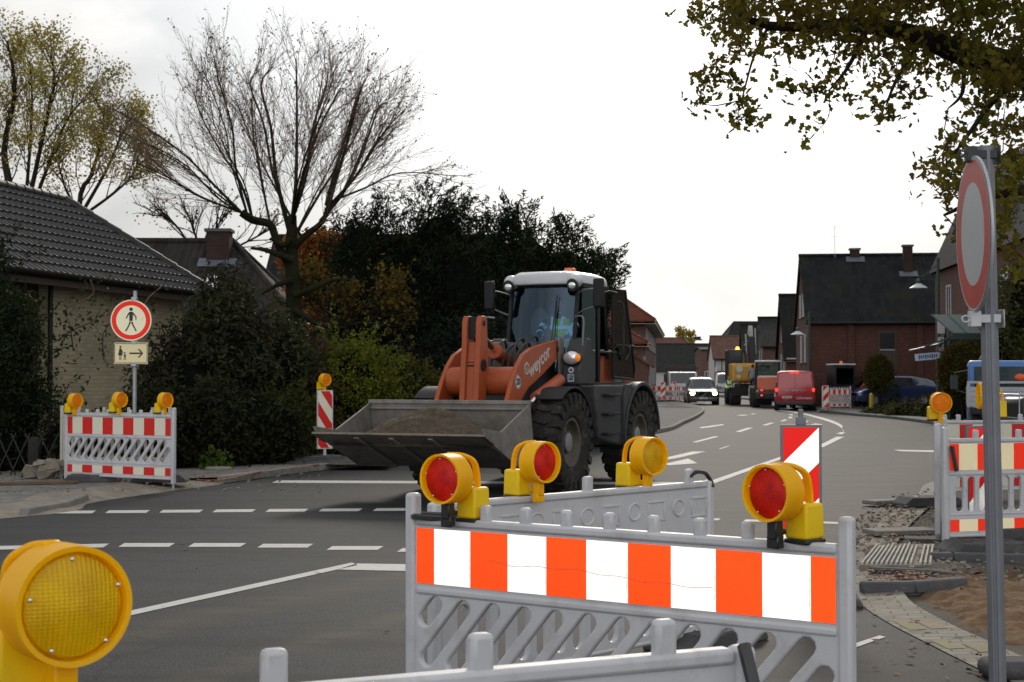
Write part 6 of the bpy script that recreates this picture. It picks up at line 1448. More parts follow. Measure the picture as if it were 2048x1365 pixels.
# big bare tree
DT = 33.0
bt = thing('bare_tree', 'large bare tree with a wide fan of thin branches over the dark hedge', 'tree', (X(587, DT), DT, 0), 0)
def LP(u, v, dy=0): return Vector((X(u, DT + dy) - X(587, DT), dy, Z(v, DT + dy)))
tw = MB(); tb = MB(); tips = []
tb.tube([LP(592, 900), LP(590, 700), LP(586, 600), LP(584, 540), LP(582, 480), LP(584, 430)], [.21, .18, .16, .155, .13, .09], 12, caps=False)
limbs = [([(584, 545, 0), (560, 500, -.1), (548, 470, -.2), (538, 448, -.2), (505, 440, -.3), (482, 425, -.4)], .15, .09, 0),
 ([(482, 425, -.4), (425, 365, -.6), (370, 300, -.9), (300, 235, -1.2), (222, 170, -1.4)], .06, .012, 9),
 ([(482, 425, -.4), (405, 395, -.8), (335, 355, -1.3), (270, 325, -1.8)], .045, .01, 8),
 ([(505, 440, -.3), (480, 360, 0), (440, 280, .3), (400, 180, .6), (385, 90, .8)], .06, .012, 10),
 ([(495, 435, -.3), (470, 330, -.5), (462, 230, -.8), (435, 110, -1.0), (432, 50, -1.2)], .05, .012, 10),
 ([(540, 450, -.2), (520, 350, .8), (505, 250, 1.2), (500, 150, 1.5)], .05, .012, 8),
 ([(583, 480, 0), (563, 400, .2), (550, 330, .5), (540, 220, .8), (520, 110, 1.0), (545, 40, 1.2)], .11, .014, 10),
 ([(584, 440, 0), (590, 370, -.3), (592, 280, -.5), (592, 150, -.8), (590, 25, -1.0)], .095, .014, 12),
 ([(584, 430, 0), (610, 340, .6), (625, 230, 1.0), (650, 120, 1.4), (655, 45, 1.6)], .08, .012, 10),
 ([(584, 500, 0), (612, 468, -.2), (638, 442, -.3), (652, 410, -.4), (668, 340, -.5), (690, 250, -.7), (720, 140, -1), (735, 85, -1.1)], .14, .012, 12),
 ([(640, 442, -.3), (690, 375, .3), (740, 290, .7), (790, 190, 1.1), (820, 160, 1.2)], .08, .012, 10),
 ([(650, 420, -.3), (720, 350, -.8), (790, 280, -1.3), (845, 235, -1.8)], .07, .012, 9),
 ([(655, 405, -.4), (730, 375, .3), (800, 345, .8), (915, 352, 1.2)], .05, .008, 7),
 ([(600, 470, 0), (560, 395, 1.0), (510, 300, 1.7), (470, 200, 2.2)], .06, .012, 8),
 ([(590, 470, 0), (640, 380, 1.2), (700, 270, 2.0), (760, 170, 2.6)], .07, .012, 9),
 ([(520, 445, -.3), (440, 400, -1.4), (370, 330, -2.2), (300, 290, -2.6)], .045, .01, 7),
 ([(584, 450, 0), (600, 360, -1.6), (640, 230, -2.4), (680, 130, -3)], .07, .012, 9)]
for pts, r0, r1, ns in list(limbs):
    if ns >= 8:
        for k_ in range(1):
            j_ = random.uniform(-55, 55); v_ = random.uniform(0, 35); dy_ = random.uniform(-1.2, 1.2); n_ = len(pts)
            limbs.append(([pts[max(0, n_ - 5 + i)] if i == 0 else (pts[n_ - 5 + i][0] + j_ * i / 4 if n_ >= 5 else pts[i][0], pts[n_ - 5 + i][1] + v_ * i / 4, pts[n_ - 5 + i][2] + dy_ * i / 4) for i in range(5)] if n_ >= 5 else [(p_[0] + j_ * i / n_, p_[1] + v_ * i / n_, p_[2] + dy_ * i / n_) for i, p_ in enumerate(pts)], r0 * .6, r1 * .8, int(ns * .7)))
for pts, r0, r1, ns in limbs:
    pts = [(u_ if u_ < 700 or pts[-1][1] > 330 else 700 + (u_ - 700) * .62, v_, y_) for u_, v_, y_ in pts]; r0 *= .58; vt_ = pts[-1][1]
    if vt_ < 200: pts = [(p_[0], p_[1] + (90 if vt_ < 120 else 45) * (i / (len(pts) - 1)) ** 2, p_[2]) for i, p_ in enumerate(pts)]
    q = catmull([tuple(LP(u, v, dy)) for u, v, dy in pts], 4); n_ = len(q)
    tb.tube(q, [(r0 + (r1 - r0) * i / (n_ - 1)) for i in range(n_)], 7 if r0 > .07 else 5, caps=False)
    if ns:
        L = sum((Vector(q[i + 1]) - Vector(q[i])).length for i in range(n_ - 1))
        for i in range(int(ns * 2.1)):
            f = .16 + .82 * (i + random.random()) / (ns * 2.1); j = min(int(f * (n_ - 1)), n_ - 2); b = Vector(q[j]).lerp(Vector(q[j + 1]), f * (n_ - 1) - j)
            dd = (Vector(q[j + 1]) - Vector(q[j])).normalized(); side = dd.orthogonal().normalized(); side.rotate(Matrix.Rotation(random.uniform(0, 6.283), 3, dd))
            twigs(tw, b, (dd + side * random.uniform(.25, .6)).normalized(), random.uniform(1.0, 2.0) * (1.15 - .5 * f), .0085, 0, tips, .12, (8, 3), (.25, .35))
for pts in ([(588, 590), (630, 575), (665, 560), (700, 560)], [(588, 620), (640, 650), (690, 655)], [(584, 560), (555, 570), (520, 590)], [(586, 520), (530, 500), (500, 497)], [(582, 478), (565, 490), (545, 478), (538, 480)]):
    q = catmull([tuple(LP(u, v, -.3)) for u, v in pts], 4); tb.tube(q, [.08 - .06 * i / (len(q) - 1) for i in range(len(q))], 6)
tb.build('trunk', M_barkg, bt, smooth=60); tw.build('twigs', M_twig, bt, smooth=0)
sel = [p_ for p_, d_, l_ in tips if (p_.z > 6.2 and random.random() < .09) or random.random() < .015]
leafcloud('last_leaves', [tuple(p_ + Vector((random.gauss(0, .03),) * 3)) for p_ in sel for _ in range(2)], .055, leafmat('bud', (.06, .045, .03), (.10, .06, .03), None, .2), bt, asp=.6)
# golden poplars behind the bungalow
def leafy_tree(name, label, base, stems, mleaf, group=None, size=.16, nt_=10, tl=(2.0, 3.4), leafn=5, prob=.8, wob=.1, sc=.18, up=.25, mb_=None):
    t = thing(name, label, 'tree', (base[0], base[1], 0), 0, group); tb = MB(); tw = MB(); tips = []
    for q, r0, r1, ns in stems:
        q = catmull([tuple(Vector(a) - Vector((base[0], base[1], 0))) for a in q], 4); n_ = len(q); r0 *= .62
        tb.tube(q, [(r0 + (r1 - r0) * i / (n_ - 1)) for i in range(n_)], 6, caps=False)
        for i in range(ns):
            f = .25 + .73 * (i + random.random()) / ns; j = min(int(f * (n_ - 1)), n_ - 2); b = Vector(q[j]).lerp(Vector(q[j + 1]), f * (n_ - 1) - j)
            dd = (Vector(q[j + 1]) - Vector(q[j])).normalized(); side = dd.orthogonal().normalized(); side.rotate(Matrix.Rotation(random.uniform(0, 6.283), 3, dd))
            twigs(tw, b, (dd + side * random.uniform(.4, .8)).normalized(), random.uniform(*tl) * (1.2 - .7 * f), .03, 0, tips, up, (6, 3), (.4, .4), wob=wob)
    tb.build('trunk', M_bark, t, smooth=60); tw.build('twigs', M_bark, t, smooth=0)
    P = [tuple(p_ + Vector((random.gauss(0, sc), random.gauss(0, sc), random.gauss(0, sc)))) for p_, d_, l_ in tips if random.random() < prob for _ in range(leafn)]
    leafcloud('crown', P, size, mleaf, t, asp=.75); return t
DP = 62
def PP(u, v, dy=0): return (X(u, DP + dy), DP + dy, Z(v, DP + dy))
leafy_tree('poplar', 'golden-leaved poplar at the left edge behind the bungalow roof', (X(30, DP), DP), [([(X(30, DP), DP, 0), PP(20, 420), PP(5, 300, 1), PP(25, 180, 1), PP(10, 80, 1)], .35, .04, 16), ([PP(40, 480), PP(60, 380), PP(85, 260, -1), PP(105, 160, -1), PP(95, 110, -1)], .2, .03, 18), ([PP(50, 450), PP(90, 340, 1), PP(130, 240, 2), PP(175, 185, 2)], .15, .03, 15), ([PP(20, 430), PP(-40, 300, 1), PP(-70, 170, 1)], .2, .03, 14), ([PP(45, 440), PP(55, 320, 2), PP(60, 200, 2.5), PP(55, 120, 2.5)], .15, .03, 13)], L_gold, 'golden poplars behind the bungalow', leafn=9, sc=.24, prob=.7, size=.115)
leafy_tree('poplar', 'thinner golden poplar right of the first, over the bungalow ridge', (X(160, DP), DP), [([(X(160, DP), DP, 0), PP(155, 430), PP(180, 350), PP(200, 280), PP(205, 215)], .22, .03, 14), ([PP(165, 420), PP(210, 340, 1), PP(240, 270, 1), PP(255, 245, 1)], .14, .03, 12), ([PP(165, 430), PP(220, 390, -1), PP(262, 350, -1), PP(275, 310, -1)], .12, .03, 12), ([PP(160, 430), PP(130, 380, 1), PP(115, 330, 1)], .12, .03, 8)], L_gold, 'golden poplars behind the bungalow', leafn=9, sc=.24, tl=(1.4, 2.6), prob=.65, size=.115)
DQ = 55
def PQ(u, v, dy=0): return (X(u, DQ + dy), DQ + dy, Z(v, DQ + dy))
leafy_tree('thin_tree', 'half-bare small tree behind the brick chimney', (X(400, DQ), DQ), [([(X(400, DQ), DQ, 0), PQ(395, 520), PQ(385, 460), PQ(375, 430)], .12, .02, 14), ([PQ(398, 520), PQ(350, 450), PQ(320, 430)], .08, .02, 10), ([PQ(400, 520), PQ(430, 460), PQ(440, 440)], .08, .02, 8), ([PQ(400, 530), PQ(500, 480), PQ(545, 455)], .08, .02, 10)], leafmat('pale_brown', (.12, .09, .04), (.2, .15, .05), None, .4), size=.10, leafn=1, prob=.35, tl=(1, 2))
# orange/yellow small tree between bare tree and conifers
DO = 33.5
def PO(u, v, dy=0): return (X(u, DO + dy), DO + dy, Z(v, DO + dy))
leafy_tree('cherry_tree', 'small tree with orange and yellow autumn leaves between the bare tree and the conifers', (X(690, DO), DO), [([(X(690, DO), DO, 0), PO(688, 690), PO(692, 660), PO(690, 630), PO(680, 600)], .12, .03, 9), ([PO(690, 640), PO(720, 620), PO(750, 600), PO(765, 580)], .07, .02, 7), ([PO(690, 650), PO(650, 620), PO(625, 600), PO(610, 585)], .07, .02, 8), ([PO(690, 620), PO(660, 600, .5), PO(645, 570, .5)], .06, .02, 7), ([PO(700, 650), PO(745, 640), PO(790, 625)], .06, .02, 9), ([PO(700, 650), PO(640, 640), PO(605, 640)], .06, .02, 9)], leafmat('yellow_autumn', (.17, .10, .014), (.09, .07, .014), (.06, .055, .015), .45), size=.10, leafn=3, prob=.55, tl=(.7, 1.2), sc=.12)
DO = 40
leafy_tree('maple', 'orange-red leaved tree glowing behind the bare trunk', (X(630, DO), DO), [([(X(630, DO), DO, 0), PO(630, 640), PO(640, 560), PO(640, 500)], .12, .03, 14), ([PO(632, 600), PO(610, 560), PO(600, 530)], .08, .02, 10), ([PO(632, 600), PO(680, 540), PO(720, 510)], .08, .02, 12), ([PO(632, 620), PO(670, 580), PO(690, 560)], .08, .02, 8)], L_or, size=.13, leafn=5, prob=.8, tl=(.7, 1.3), sc=.14)
# far yellow tree over the long roof
DF = 285
leafy_tree('distant_tree', 'small yellow tree above the far rooftops', (X(1368, DF), DF), [([(X(1368, DF), DF, 0), (X(1368, DF), DF, 7), (X(1364, DF), DF, 10)], .3, .1, 14), ([(X(1368, DF), DF, 6), (X(1382, DF), DF, 9.5)], .2, .1, 8)], L_gold, size=.45, leafn=3, prob=.8, tl=(1, 2.4), sc=.3)
# clipped shrubs on the right
def topiary(label, u, d, vc, r, rz_, trunk, m, n_):
    t = thing('clipped_tree' if trunk else 'round_bush', label, 'tree' if trunk else 'bush', (X(u, d), d, 0.1), 0)
    zc = Z(vc, d) - .1; e = [(0, 0, zc, r, r, rz_)]; core(e, mat('olive_core', (.02, .02, .008), 1, var=.4, spec=0), t, k=.88)
    P, D = ell_pts(e, n_, 14, .07, .88); leafcloud('foliage', P, .09, m, t, asp=.6)
    MB().tube([(0, 0, 0), (0, 0, zc)], .05, 8).build('trunk', M_bark, t); return t
L_top = leafmat('clipped_olive', (.035, .038, .008), (.085, .08, .014), (.05, .03, .010), .3)
topiary('small clipped ball tree in front of the parked dark blue car', 1757, 73, 748, .66, .88, True, L_top, 420)
topiary('large round clipped bush between the lamp post and the sign post', 1924, 54, 742, .80, 1.02, False, L_top, 700)
bush('ground_cover', 'low green ground cover on the bank below the parked blue car', 'ground cover', [(X(1770, 66), 66, .1, 1.0, 1.2, .25), (X(1800, 64), 64, .15, 1.0, 1.2, .35), (X(1840, 62), 62, .15, 1.4, 1.3, .5), (X(1880, 60), 60, .2, 1.0, 1.2, .6), (X(1950, 57), 57, .1, 1.8, 1.0, .5)], 650, 16, .09, .10, leafmat('ground_cover', (.04, .05, .015), (.075, .085, .02), (.07, .05, .03), .3), corek=.85, shell=.85)
tag(MB().prism([(0, 0), (6.4, 0), (6.4, .6), (3.5, .4), (2.0, .15), (0, .03)], 'y', 0, 9).build('bank', M_soilg, loc=(X(1752, 68), 62, .09), rot=(0, 0, R(-22))), kind='structure')
bush('conifer', 'tiny dark cone-shaped conifer before the parked blue car', 'conifer', [(X(1786, 70), 70, .6, .35, .35, .9)], 120, 14, .06, .1, L_dark, asp=.3)
bush('hedge', 'dark green hedge behind the parked blue car and mini excavator', 'hedge', [(X(1660, 82), 82.0, .6, .9, .5, 1.0), (X(1745, 79), 78.9, .7, 1.3, .5, 1.3)], 260, 16, .1, .12, L_dark)
bush('shrub', 'tall leafy shrub at the right edge behind the blue truck', 'shrub', [(X(2050, 48), 48, 2.6, 1.2, 1.0, 2.4), (X(2075, 46), 46, 3.6, 1.2, 1, 1.8)], 700, 18, .16, .14, leafmat('olive_shrub', (.035, .04, .014), (.07, .07, .022), None, .3), corek=.7)
# ---------------------------------------------------------------- oak overhead, trunk right of the frame
random.seed(5)
ok = thing('oak_tree', 'oak branches with green-brown leaves hanging in from the upper right', 'tree', (8.6, 15.0, 0), 0)
OB = Vector((8.6, 15.0, 0)); tb = MB(); tw = MB()
def OP(u, v, d): return Vector(wp(u, v, d)) - OB
ol = []
def olimb(pts, r0, r1, n=7):
    q = catmull([tuple(a) for a in pts], 5); tb.tube(q, [(r0 + (r1 - r0) * i / (len(q) - 1)) for i in range(len(q))], n, caps=False); ol.extend(Vector(a) for a in q)
tb.tube([(0, 0, -.1), (0, 0, 1.5), (.05, 0, 3.4), (-.1, -.1, 5.4), (0, 0, 8)], [.42, .34, .30, .25, .15], 14, caps=False)
olimb([(-.05, 0, 3.9), OP(2300, 300, 14), OP(2048, 140, 13.4), OP(1930, 105, 13.2), OP(1850, 72, 13), OP(1740, 48, 13), OP(1640, 50, 13), OP(1540, 48, 13), OP(1480, 25, 12.8)], .16, .02)
olimb([OP(2048, 140, 13.4), OP(1990, 200, 12.6), OP(1945, 260, 12.2), OP(1895, 330, 12)], .04, .008, 5)
olimb([(-.05, 0, 4.4), OP(2350, 0, 14.5), OP(2150, -40, 14), OP(1950, -60, 14), OP(1700, -80, 13.6), OP(1500, -60, 13.4)], .14, .03)
olimb([(0, 0, 3.3), OP(2350, 420, 14), OP(2150, 400, 13), OP(2048, 380, 12.5), OP(1960, 400, 12.2), OP(1890, 430, 12)], .10, .01)
olimb([OP(1540, 48, 13), OP(1510, 110, 12.8), OP(1490, 180, 12.6), OP(1478, 225, 12.5)], .015, .004, 5)
olimb([OP(1740, 48, 13), OP(1700, 130, 12.5), OP(1660, 180, 12.3)], .03, .006, 5); olimb([OP(1850, 72, 13), OP(1800, 150, 12.4), OP(1775, 210, 12.2)], .03, .006, 5)
olimb([OP(1930, 105, 13.2), OP(1930, 180, 13), OP(1900, 215, 12.8)], .03, .006, 5)
olimb([(0, 0, 5.2), (-1.5, -1.5, 6.8), (-3.2, -2.5, 8.0)], .13, .03); olimb([(0, 0, 5.5), (1.5, -1.0, 7.2), (2.5, -2.5, 8.3)], .13, .03); olimb([(0, 0, 6), (.5, 1.8, 7.6), (0.5, 3.2, 8.8)], .12, .03)
olimb([OP(1660, 185, 12.3), OP(1662, 215, 12.3), OP(1655, 240, 12.3), OP(1630, 268, 12.3)], .004, .003, 4)
CT = []
def vb(u):                                     # lower outline of the leaf mass in the photograph's terms
    T_ = [(1365, 30), (1400, 60), (1430, 110), (1480, 185), (1520, 150), (1560, 175), (1620, 150), (1680, 190), (1720, 175), (1780, 215), (1830, 200), (1860, 130), (1900, 205), (1940, 250), (1990, 260), (2060, 285), (2300, 330)]
    for i in range(len(T_) - 1):
        if T_[i][0] <= u <= T_[i + 1][0]: return T_[i][1] + (T_[i + 1][1] - T_[i][1]) * (u - T_[i][0]) / (T_[i + 1][0] - T_[i][0])
    return 0
while len(CT) < 1350:
    u = random.uniform(1375, 2280); v = random.uniform(-260, 330); b = vb(u)
    if v > b * (.84 if u < 1850 and u > 1500 else 1): continue
    edge = (b - v) / 90.0; pr = min(1, .22 + .6 * edge) * min(1, .25 + (u - 1365) / 180)
    h_ = mnoise.noise(Vector((u / 42, v / 34, 0)))
    if random.random() > pr or h_ < -.02 - .28 * min(max(edge - .2, 0), 1.2): continue
    CT.append(OP(u, v, random.uniform(11.6, 15)))
# lower right cluster beside the disc sign and the sprays below the main mass
while len(CT) < 1350 + 190:
    u = random.uniform(1850, 2250); v = random.uniform(240, 560)
    h_ = mnoise.noise(Vector((u / 45, v / 30, 4)))
    lim = 1850 + abs(v - 330) * .35
    if u < lim or h_ < .03 or (v > 480 and u < 2000) or (1855 < u < 1925 and v > 470): continue
    CT.append(OP(u, v, random.uniform(11.0, 14)))
for (u, v, n_) in ((1385, 22, 2), (1410, 38, 2), (1425, 145, 2), (1415, 150, 1), (1405, 185, 2), (1440, 120, 1), (1450, 140, 1), (1475, 165, 3), (1495, 200, 2), (1478, 238, 3), (1500, 228, 2), (1560, 172, 2), (1600, 175, 2), (1650, 180, 2), (1637, 240, 1), (1622, 270, 1), (1745, 208, 2), (1775, 212, 2), (1785, 230, 2), (1800, 165, 2), (1825, 190, 2), (1695, 192, 2), (1420, 205, 1)):
    for _ in range(n_): CT.append(OP(u + random.gauss(0, 5), v + random.gauss(0, 4), 12.4))
# filler crown outside the frame so that the tree is whole
for _ in range(500):
    a = random.uniform(0, 6.283); r_ = random.uniform(.5, 4.6); CT.append(Vector((math.cos(a) * r_ + .3, math.sin(a) * r_, random.uniform(5.9, 9.2) - r_ * .15)))
OLA = np.array([tuple(a) for a in ol]); CA = np.array([tuple(c) for c in CT])
dl = np.array([((OLA - c) ** 2).sum(1).min() for c in CA]); order = np.argsort(dl)
nodes = np.empty((len(OLA) + len(CA), 3)); nodes[:len(OLA)] = OLA; nn0 = len(OLA); P = []
for k_ in order:                                   # grow outwards: every spray hangs on its nearest neighbour
    c = CA[k_]; d2 = ((nodes[:nn0] - c) ** 2).sum(1); b = nodes[int(d2.argmin())]; nodes[nn0] = c; nn0 += 1
    m_ = (b + c) / 2 + np.array((random.gauss(0, .03), random.gauss(0, .03), -.02)); rr = .0065 if dl[k_] < .3 else .004
    tw.tube([tuple(b), tuple(m_), tuple(c)], [rr, rr * .8, .0025], 3, caps=False)
    for _ in range(random.randint(10, 16)): P.append(tuple(c + np.array((random.gauss(0, .085), random.gauss(0, .085), random.gauss(0, .06)))))
tb.build('trunk', M_bark, ok, smooth=60); tw.build('twigs', M_bark, ok, smooth=0)
# lobed oak leaves: six-cornered
Pn = np.array(P); n = len(Pn); a = rng.normal(size=(n, 3)); a /= np.linalg.norm(a, axis=1)[:, None]; b = rng.normal(size=(n, 3)); b -= (b * a).sum(1)[:, None] * a; b /= np.linalg.norm(b, axis=1)[:, None]; c = np.cross(a, b)
s = (.064 * (0.6 + .7 * rng.random(n)))[:, None]; prof = [(-.6, 0, 0), (-.2, .26, .1), (-.02, .17, .08), (.28, .34, .13), (.42, .16, .08), (.62, 0, 0), (.42, -.16, .08), (.28, -.34, .13), (-.02, -.17, .08), (-.2, -.26, .1)]
V = np.stack([Pn + a * s * x + b * s * y * 1.15 + c * s * z for x, y, z in prof], 1); k = len(prof)
me = bpy.data.meshes.new('crown'); me.vertices.add(n * k); me.vertices.foreach_set('co', V.reshape(-1)); me.loops.add(n * k); me.loops.foreach_set('vertex_index', np.arange(n * k, dtype=np.int32)); me.polygons.add(n); me.polygons.foreach_set('loop_start', np.arange(0, n * k, k, dtype=np.int32)); me.update(calc_edges=True); me.validate(); me.materials.append(L_oak)
oc = bpy.data.objects.new('crown', me); COL.objects.link(oc); oc.parent = ok
# ================================================================ vehicles down the street
def carbody(name, label, cat, loc, rz, st, paint, wheels, wr=.32, ww=.2, group=None, lit=None, z0=0.0, glassm=None, trim=None, pillars=()):
    """st: stations (x, z_low, z_belt, z_top, half_width, half_width_top); cabin where z_top > z_belt"""
    t = thing(name, label, cat, (loc[0], loc[1], z0), rz, group); body = MB(); gl = MB(); G = glassm or M_cglass
    def ring(s):
        x, zl, zb_, zt_, hw, ht = s; c = zt_ > zb_ + .05
        pts = [(0, zl), (hw * .86, zl), (hw * .98, zl + .12), (hw, zl + .3), (hw * 1.0, zb_ - .12), (hw * .95, zb_)]
        pts += [(ht, zt_ - .05), (ht * .82, zt_), (0, zt_ + .02)] if c else [(hw * .9, zb_ + .02), (hw * .6, zb_ + .04), (0, zb_ + .055)]
        return [(x, y, z) for y, z in pts]
    Rg = [ring(s) for s in st]; cb = [s[3] > s[2] + .05 for s in st]; n = 9
    for i in range(len(st) - 1):
        for sg in (1, -1):
            a = [(x, y * sg, z) for x, y, z in Rg[i]]; b = [(x, y * sg, z) for x, y, z in Rg[i + 1]]
            for j in range(n - 1):
                q = (a[j], a[j + 1], b[j + 1], b[j]) if sg < 0 else (b[j], b[j + 1], a[j + 1], a[j])
                side = j == 5; tg = cb[i] and cb[i + 1]; tran = cb[i] != cb[i + 1]
                if side and tg and i not in pillars: body.quad(*q); 
                if side and tg and i not in pillars:
                    off = .006 * sg; qq = [Vector(v) for v in q]; cen = sum(qq, Vector()) / 4; qq = [cen + (v - cen) * .86 + Vector((0, off * 2, .003)) for v in qq]; gl.add(qq, [(0, 1, 2, 3)])
                elif tran and j >= 6: body.quad(*q); qq = [Vector(v) for v in q]; cen = sum(qq, Vector()) / 4; nx = 1 if not cb[i + 1] else -1; gl.add([cen + (v - cen) * (1.0 if j == 7 else .9) + Vector((.012 * nx, 0, .012)) for v in qq], [(0, 1, 2, 3)])
                else: body.quad(*q)
    for e, rv_ in ((0, 1), (-1, 0)):
        r_ = Rg[e]; lp = r_ + [(x, -y, z) for x, y, z in reversed(r_[1:-1])]
        body.add(lp, [tuple(range(len(lp))) if rv_ else tuple(reversed(range(len(lp))))])
    import bmesh
    b = body.build('body', paint, t, smooth=0); bm = bmesh.new(); bm.from_mesh(b.data); bmesh.ops.remove_doubles(bm, verts=bm.verts[:], dist=.001); bmesh.ops.recalc_face_normals(bm, faces=bm.faces[:]); bm.to_mesh(b.data); bm.free()
    b.data.polygons.foreach_set('use_smooth', [True] * len(b.data.polygons)); b.data.set_sharp_from_angle(angle=R(38)); bv = b.modifiers.new('bevel', 'BEVEL'); bv.width = .025; bv.segments = 2; bv.limit_method = 'ANGLE'; bv.angle_limit = R(35)
    gl.build('window', G, t, smooth=0)
    for x in wheels:
        for sg in (1, -1):
            hw = max(s[4] for s in st); w = MB(); w.lathe([(wr * .62, -ww / 2), (wr * .95, -ww / 2), (wr, -ww * .35), (wr, ww * .35), (wr * .95, ww / 2), (wr * .62, ww / 2)], (0, 0, 0), (0, 1, 0), 24)
            wo_ = w.build('wheel', M_rubber, t); wo_.location = (x, sg * (hw - ww * .42), wr)
            r_ = MB(); r_.lathe([(wr * .63, sg * ww * .42), (wr * .5, sg * ww * .3), (wr * .2, sg * ww * .38), (.0, sg * ww * .4)], (0, 0, 0), (0, 1, 0), 16)
            for k in range(5): a = k * 1.2566; r_.tube([(0, sg * ww * .42, 0), (wr * .6 * math.cos(a), sg * ww * .44, wr * .6 * math.sin(a))], .022, 4)
            r_.build('rim', M_steel, wo_)
            ar = MB(); ar.lathe([(wr * 1.02, -.004), (wr * 1.16, -.004), (wr * 1.16, .012), (wr * 1.02, .012)], (x, sg * (hw + .002), wr), (0, sg, 0), 24); ar.build('wheel_arch', M_black, t)
    return t
def plate(t, x, z, txt, face_=1, w=.5, y=0):
    o = MB().box((x, y, z), (.012, w, .11)).build('number_plate', mat('number_plate_white', (.5, .5, .48), .5), t); MB().box((x + .003 * face_, y + w * .46 * face_, z), (.012, .04, .105)).build('plate_band', mat('plate_blue', (.02, .05, .3), .5), o)
    me = text_mesh(txt, .1, .001, .003, .85); me.materials.append(M_blk); q = link(me, 'plate_text', o, smooth=0); q.location = (x + .009 * face_, y, z - .005); q.rotation_euler = (0, 0, R(90 * face_))
def head(*xy): return math.atan2(xy[1], xy[0])
P_sil = mat('dark_silver_paint', (.12, .13, .13), .3, .4, var=.04, coat=.6); P_blue = mat('dark_blue_paint', (.022, .045, .13), .25, .3, var=.05, coat=.8); P_redp = mat('red_paint', (.38, .010, .018), .3, var=.05, coat=.6)
P_wht = mat('white_paint', (.42, .44, .48), .35, var=.05, coat=.3); P_blk = mat('black_paint', (.012, .015, .018), .25, .2, var=.05, coat=.8); P_tyel = mat('construction_yellow', (.42, .22, .02), .45, var=.1, dirt=.3); P_or2 = mat('orange_red_machine', (.42, .07, .02), .4, var=.08)
P_lblue = mat('bright_blue_paint', (.03, .12, .33), .35, var=.06, coat=.5)
# oncoming car with headlamps on
SUV = [(-2.2, .55, 1.0, 1.0, .75, .5), (-2.15, .35, 1.05, 1.35, .85, .62), (-1.7, .25, 1.05, 1.56, .92, .66), (-.9, .22, 1.03, 1.64, .94, .68), (.1, .22, 1.0, 1.62, .94, .68), (.45, .22, .99, 1.52, .94, .66), (1.05, .22, .96, .96, .93, .6), (1.7, .25, .86, .86, .90, .6), (2.1, .28, .76, .76, .82, .6), (2.22, .38, .62, .62, .70, .5)]
c = carbody('car', 'oncoming dark silver car with both headlamps shining', 'car', (X(1411, 91), 93.2), R(-93), SUV, P_sil, (-1.35, 1.4), wr=.36)
for s in (1, -1):
    MB().ball((2.16, s * .64, .70), .14, (.7, 1.15, .9), 12, 8).build('headlight', M_headlit, c, smooth=80)
    m_ = MB().box((.75, s * 1.06, 1.05), (.14, .22, .17)).build('side_mirror', P_sil, c, bevel=.03)
MB().box((2.19, 0, .60), (.05, .75, .22)).build('grille', M_black, c, bevel=.03); MB().box((2.17, 0, .32), (.1, 1.6, .2)).build('bumper', M_black, c, bevel=.04); MB().box((2.225, 0, .60), (.01, .5, .02), (R(38), 0, 0)).build('grille_bar', M_steel, c); plate(c, 2.235, .42, 'OL 415')
# white flatbed truck behind it
tk = thing('flatbed_truck', 'white flatbed truck parked behind the oncoming car', 'truck', (X(1364, 105), 106, 0), R(-92), None)
MB().prism([(1.2, .35), (2.35, .35), (2.45, .75), (2.35, 1.25), (1.95, 2.0), (.9, 2.05), (.85, .35)], 'y', -.98, .98).build('cab', P_wht, tk, bevel=.08, seg=3)
MB().prism([(2.37, 1.28), (1.985, 1.96), (1.98, 1.93), (2.355, 1.27)], 'y', -.84, .84).build('windscreen', M_cglass, tk); MB().box((2.42, 0, .95), (.08, 1.3, .22)).box((2.44, 0, .5), (.08, 1.9, .28)).build('grille', M_black, tk, bevel=.03)
MB().box((-1.0, 0, .95), (3.4, 2.1, .12)).box((-1.0, 1.03, 1.2), (3.4, .05, .4)).box((-1.0, -1.03, 1.2), (3.4, .05, .4)).build('flatbed', M_zinc, tk)
MB().tube([(.7, -1.0, .9), (.7, -1.0, 2.45), (.7, 1.0, 2.45), (.7, 1.0, .9)], .04, 6).tube([(.7, -1.15, 2.3), (.7, 1.15, 2.3)], .07, 6).build('ladder_rack', M_dwood, tk)
for x in (1.75, -1.6):
    for s in (1, -1): MB().cyl((x, s * .75, .36), (x, s * .98, .36), .36, n=20).build('wheel', M_rubber, tk, bevel=.03)
for s in (1, -1): MB().box((2.38, s * .78, .8), (.1, .26, .2)).build('headlight', M_headl, tk, bevel=.02); MB().box((1.9, s * 1.15, 1.45), (.1, .18, .3)).build('side_mirror', M_black, tk, bevel=.02)
# a second white van farther back
vn = [(-2.4, .35, 1.0, 2.0, .9, .8), (-1.0, .3, 1.1, 2.05, .95, .82), (.9, .3, 1.1, 2.05, .95, .82), (1.3, .3, 1.1, 1.9, .95, .8), (1.9, .3, 1.1, 1.1, .93, .6), (2.4, .4, .8, .8, .8, .6)]
carbody('van', 'pale van far down the street behind the yellow excavator', 'van', (X(1452, 135), 135), R(-95), vn, P_wht, (-1.5, 1.5), wr=.33, pillars=(0, 1))
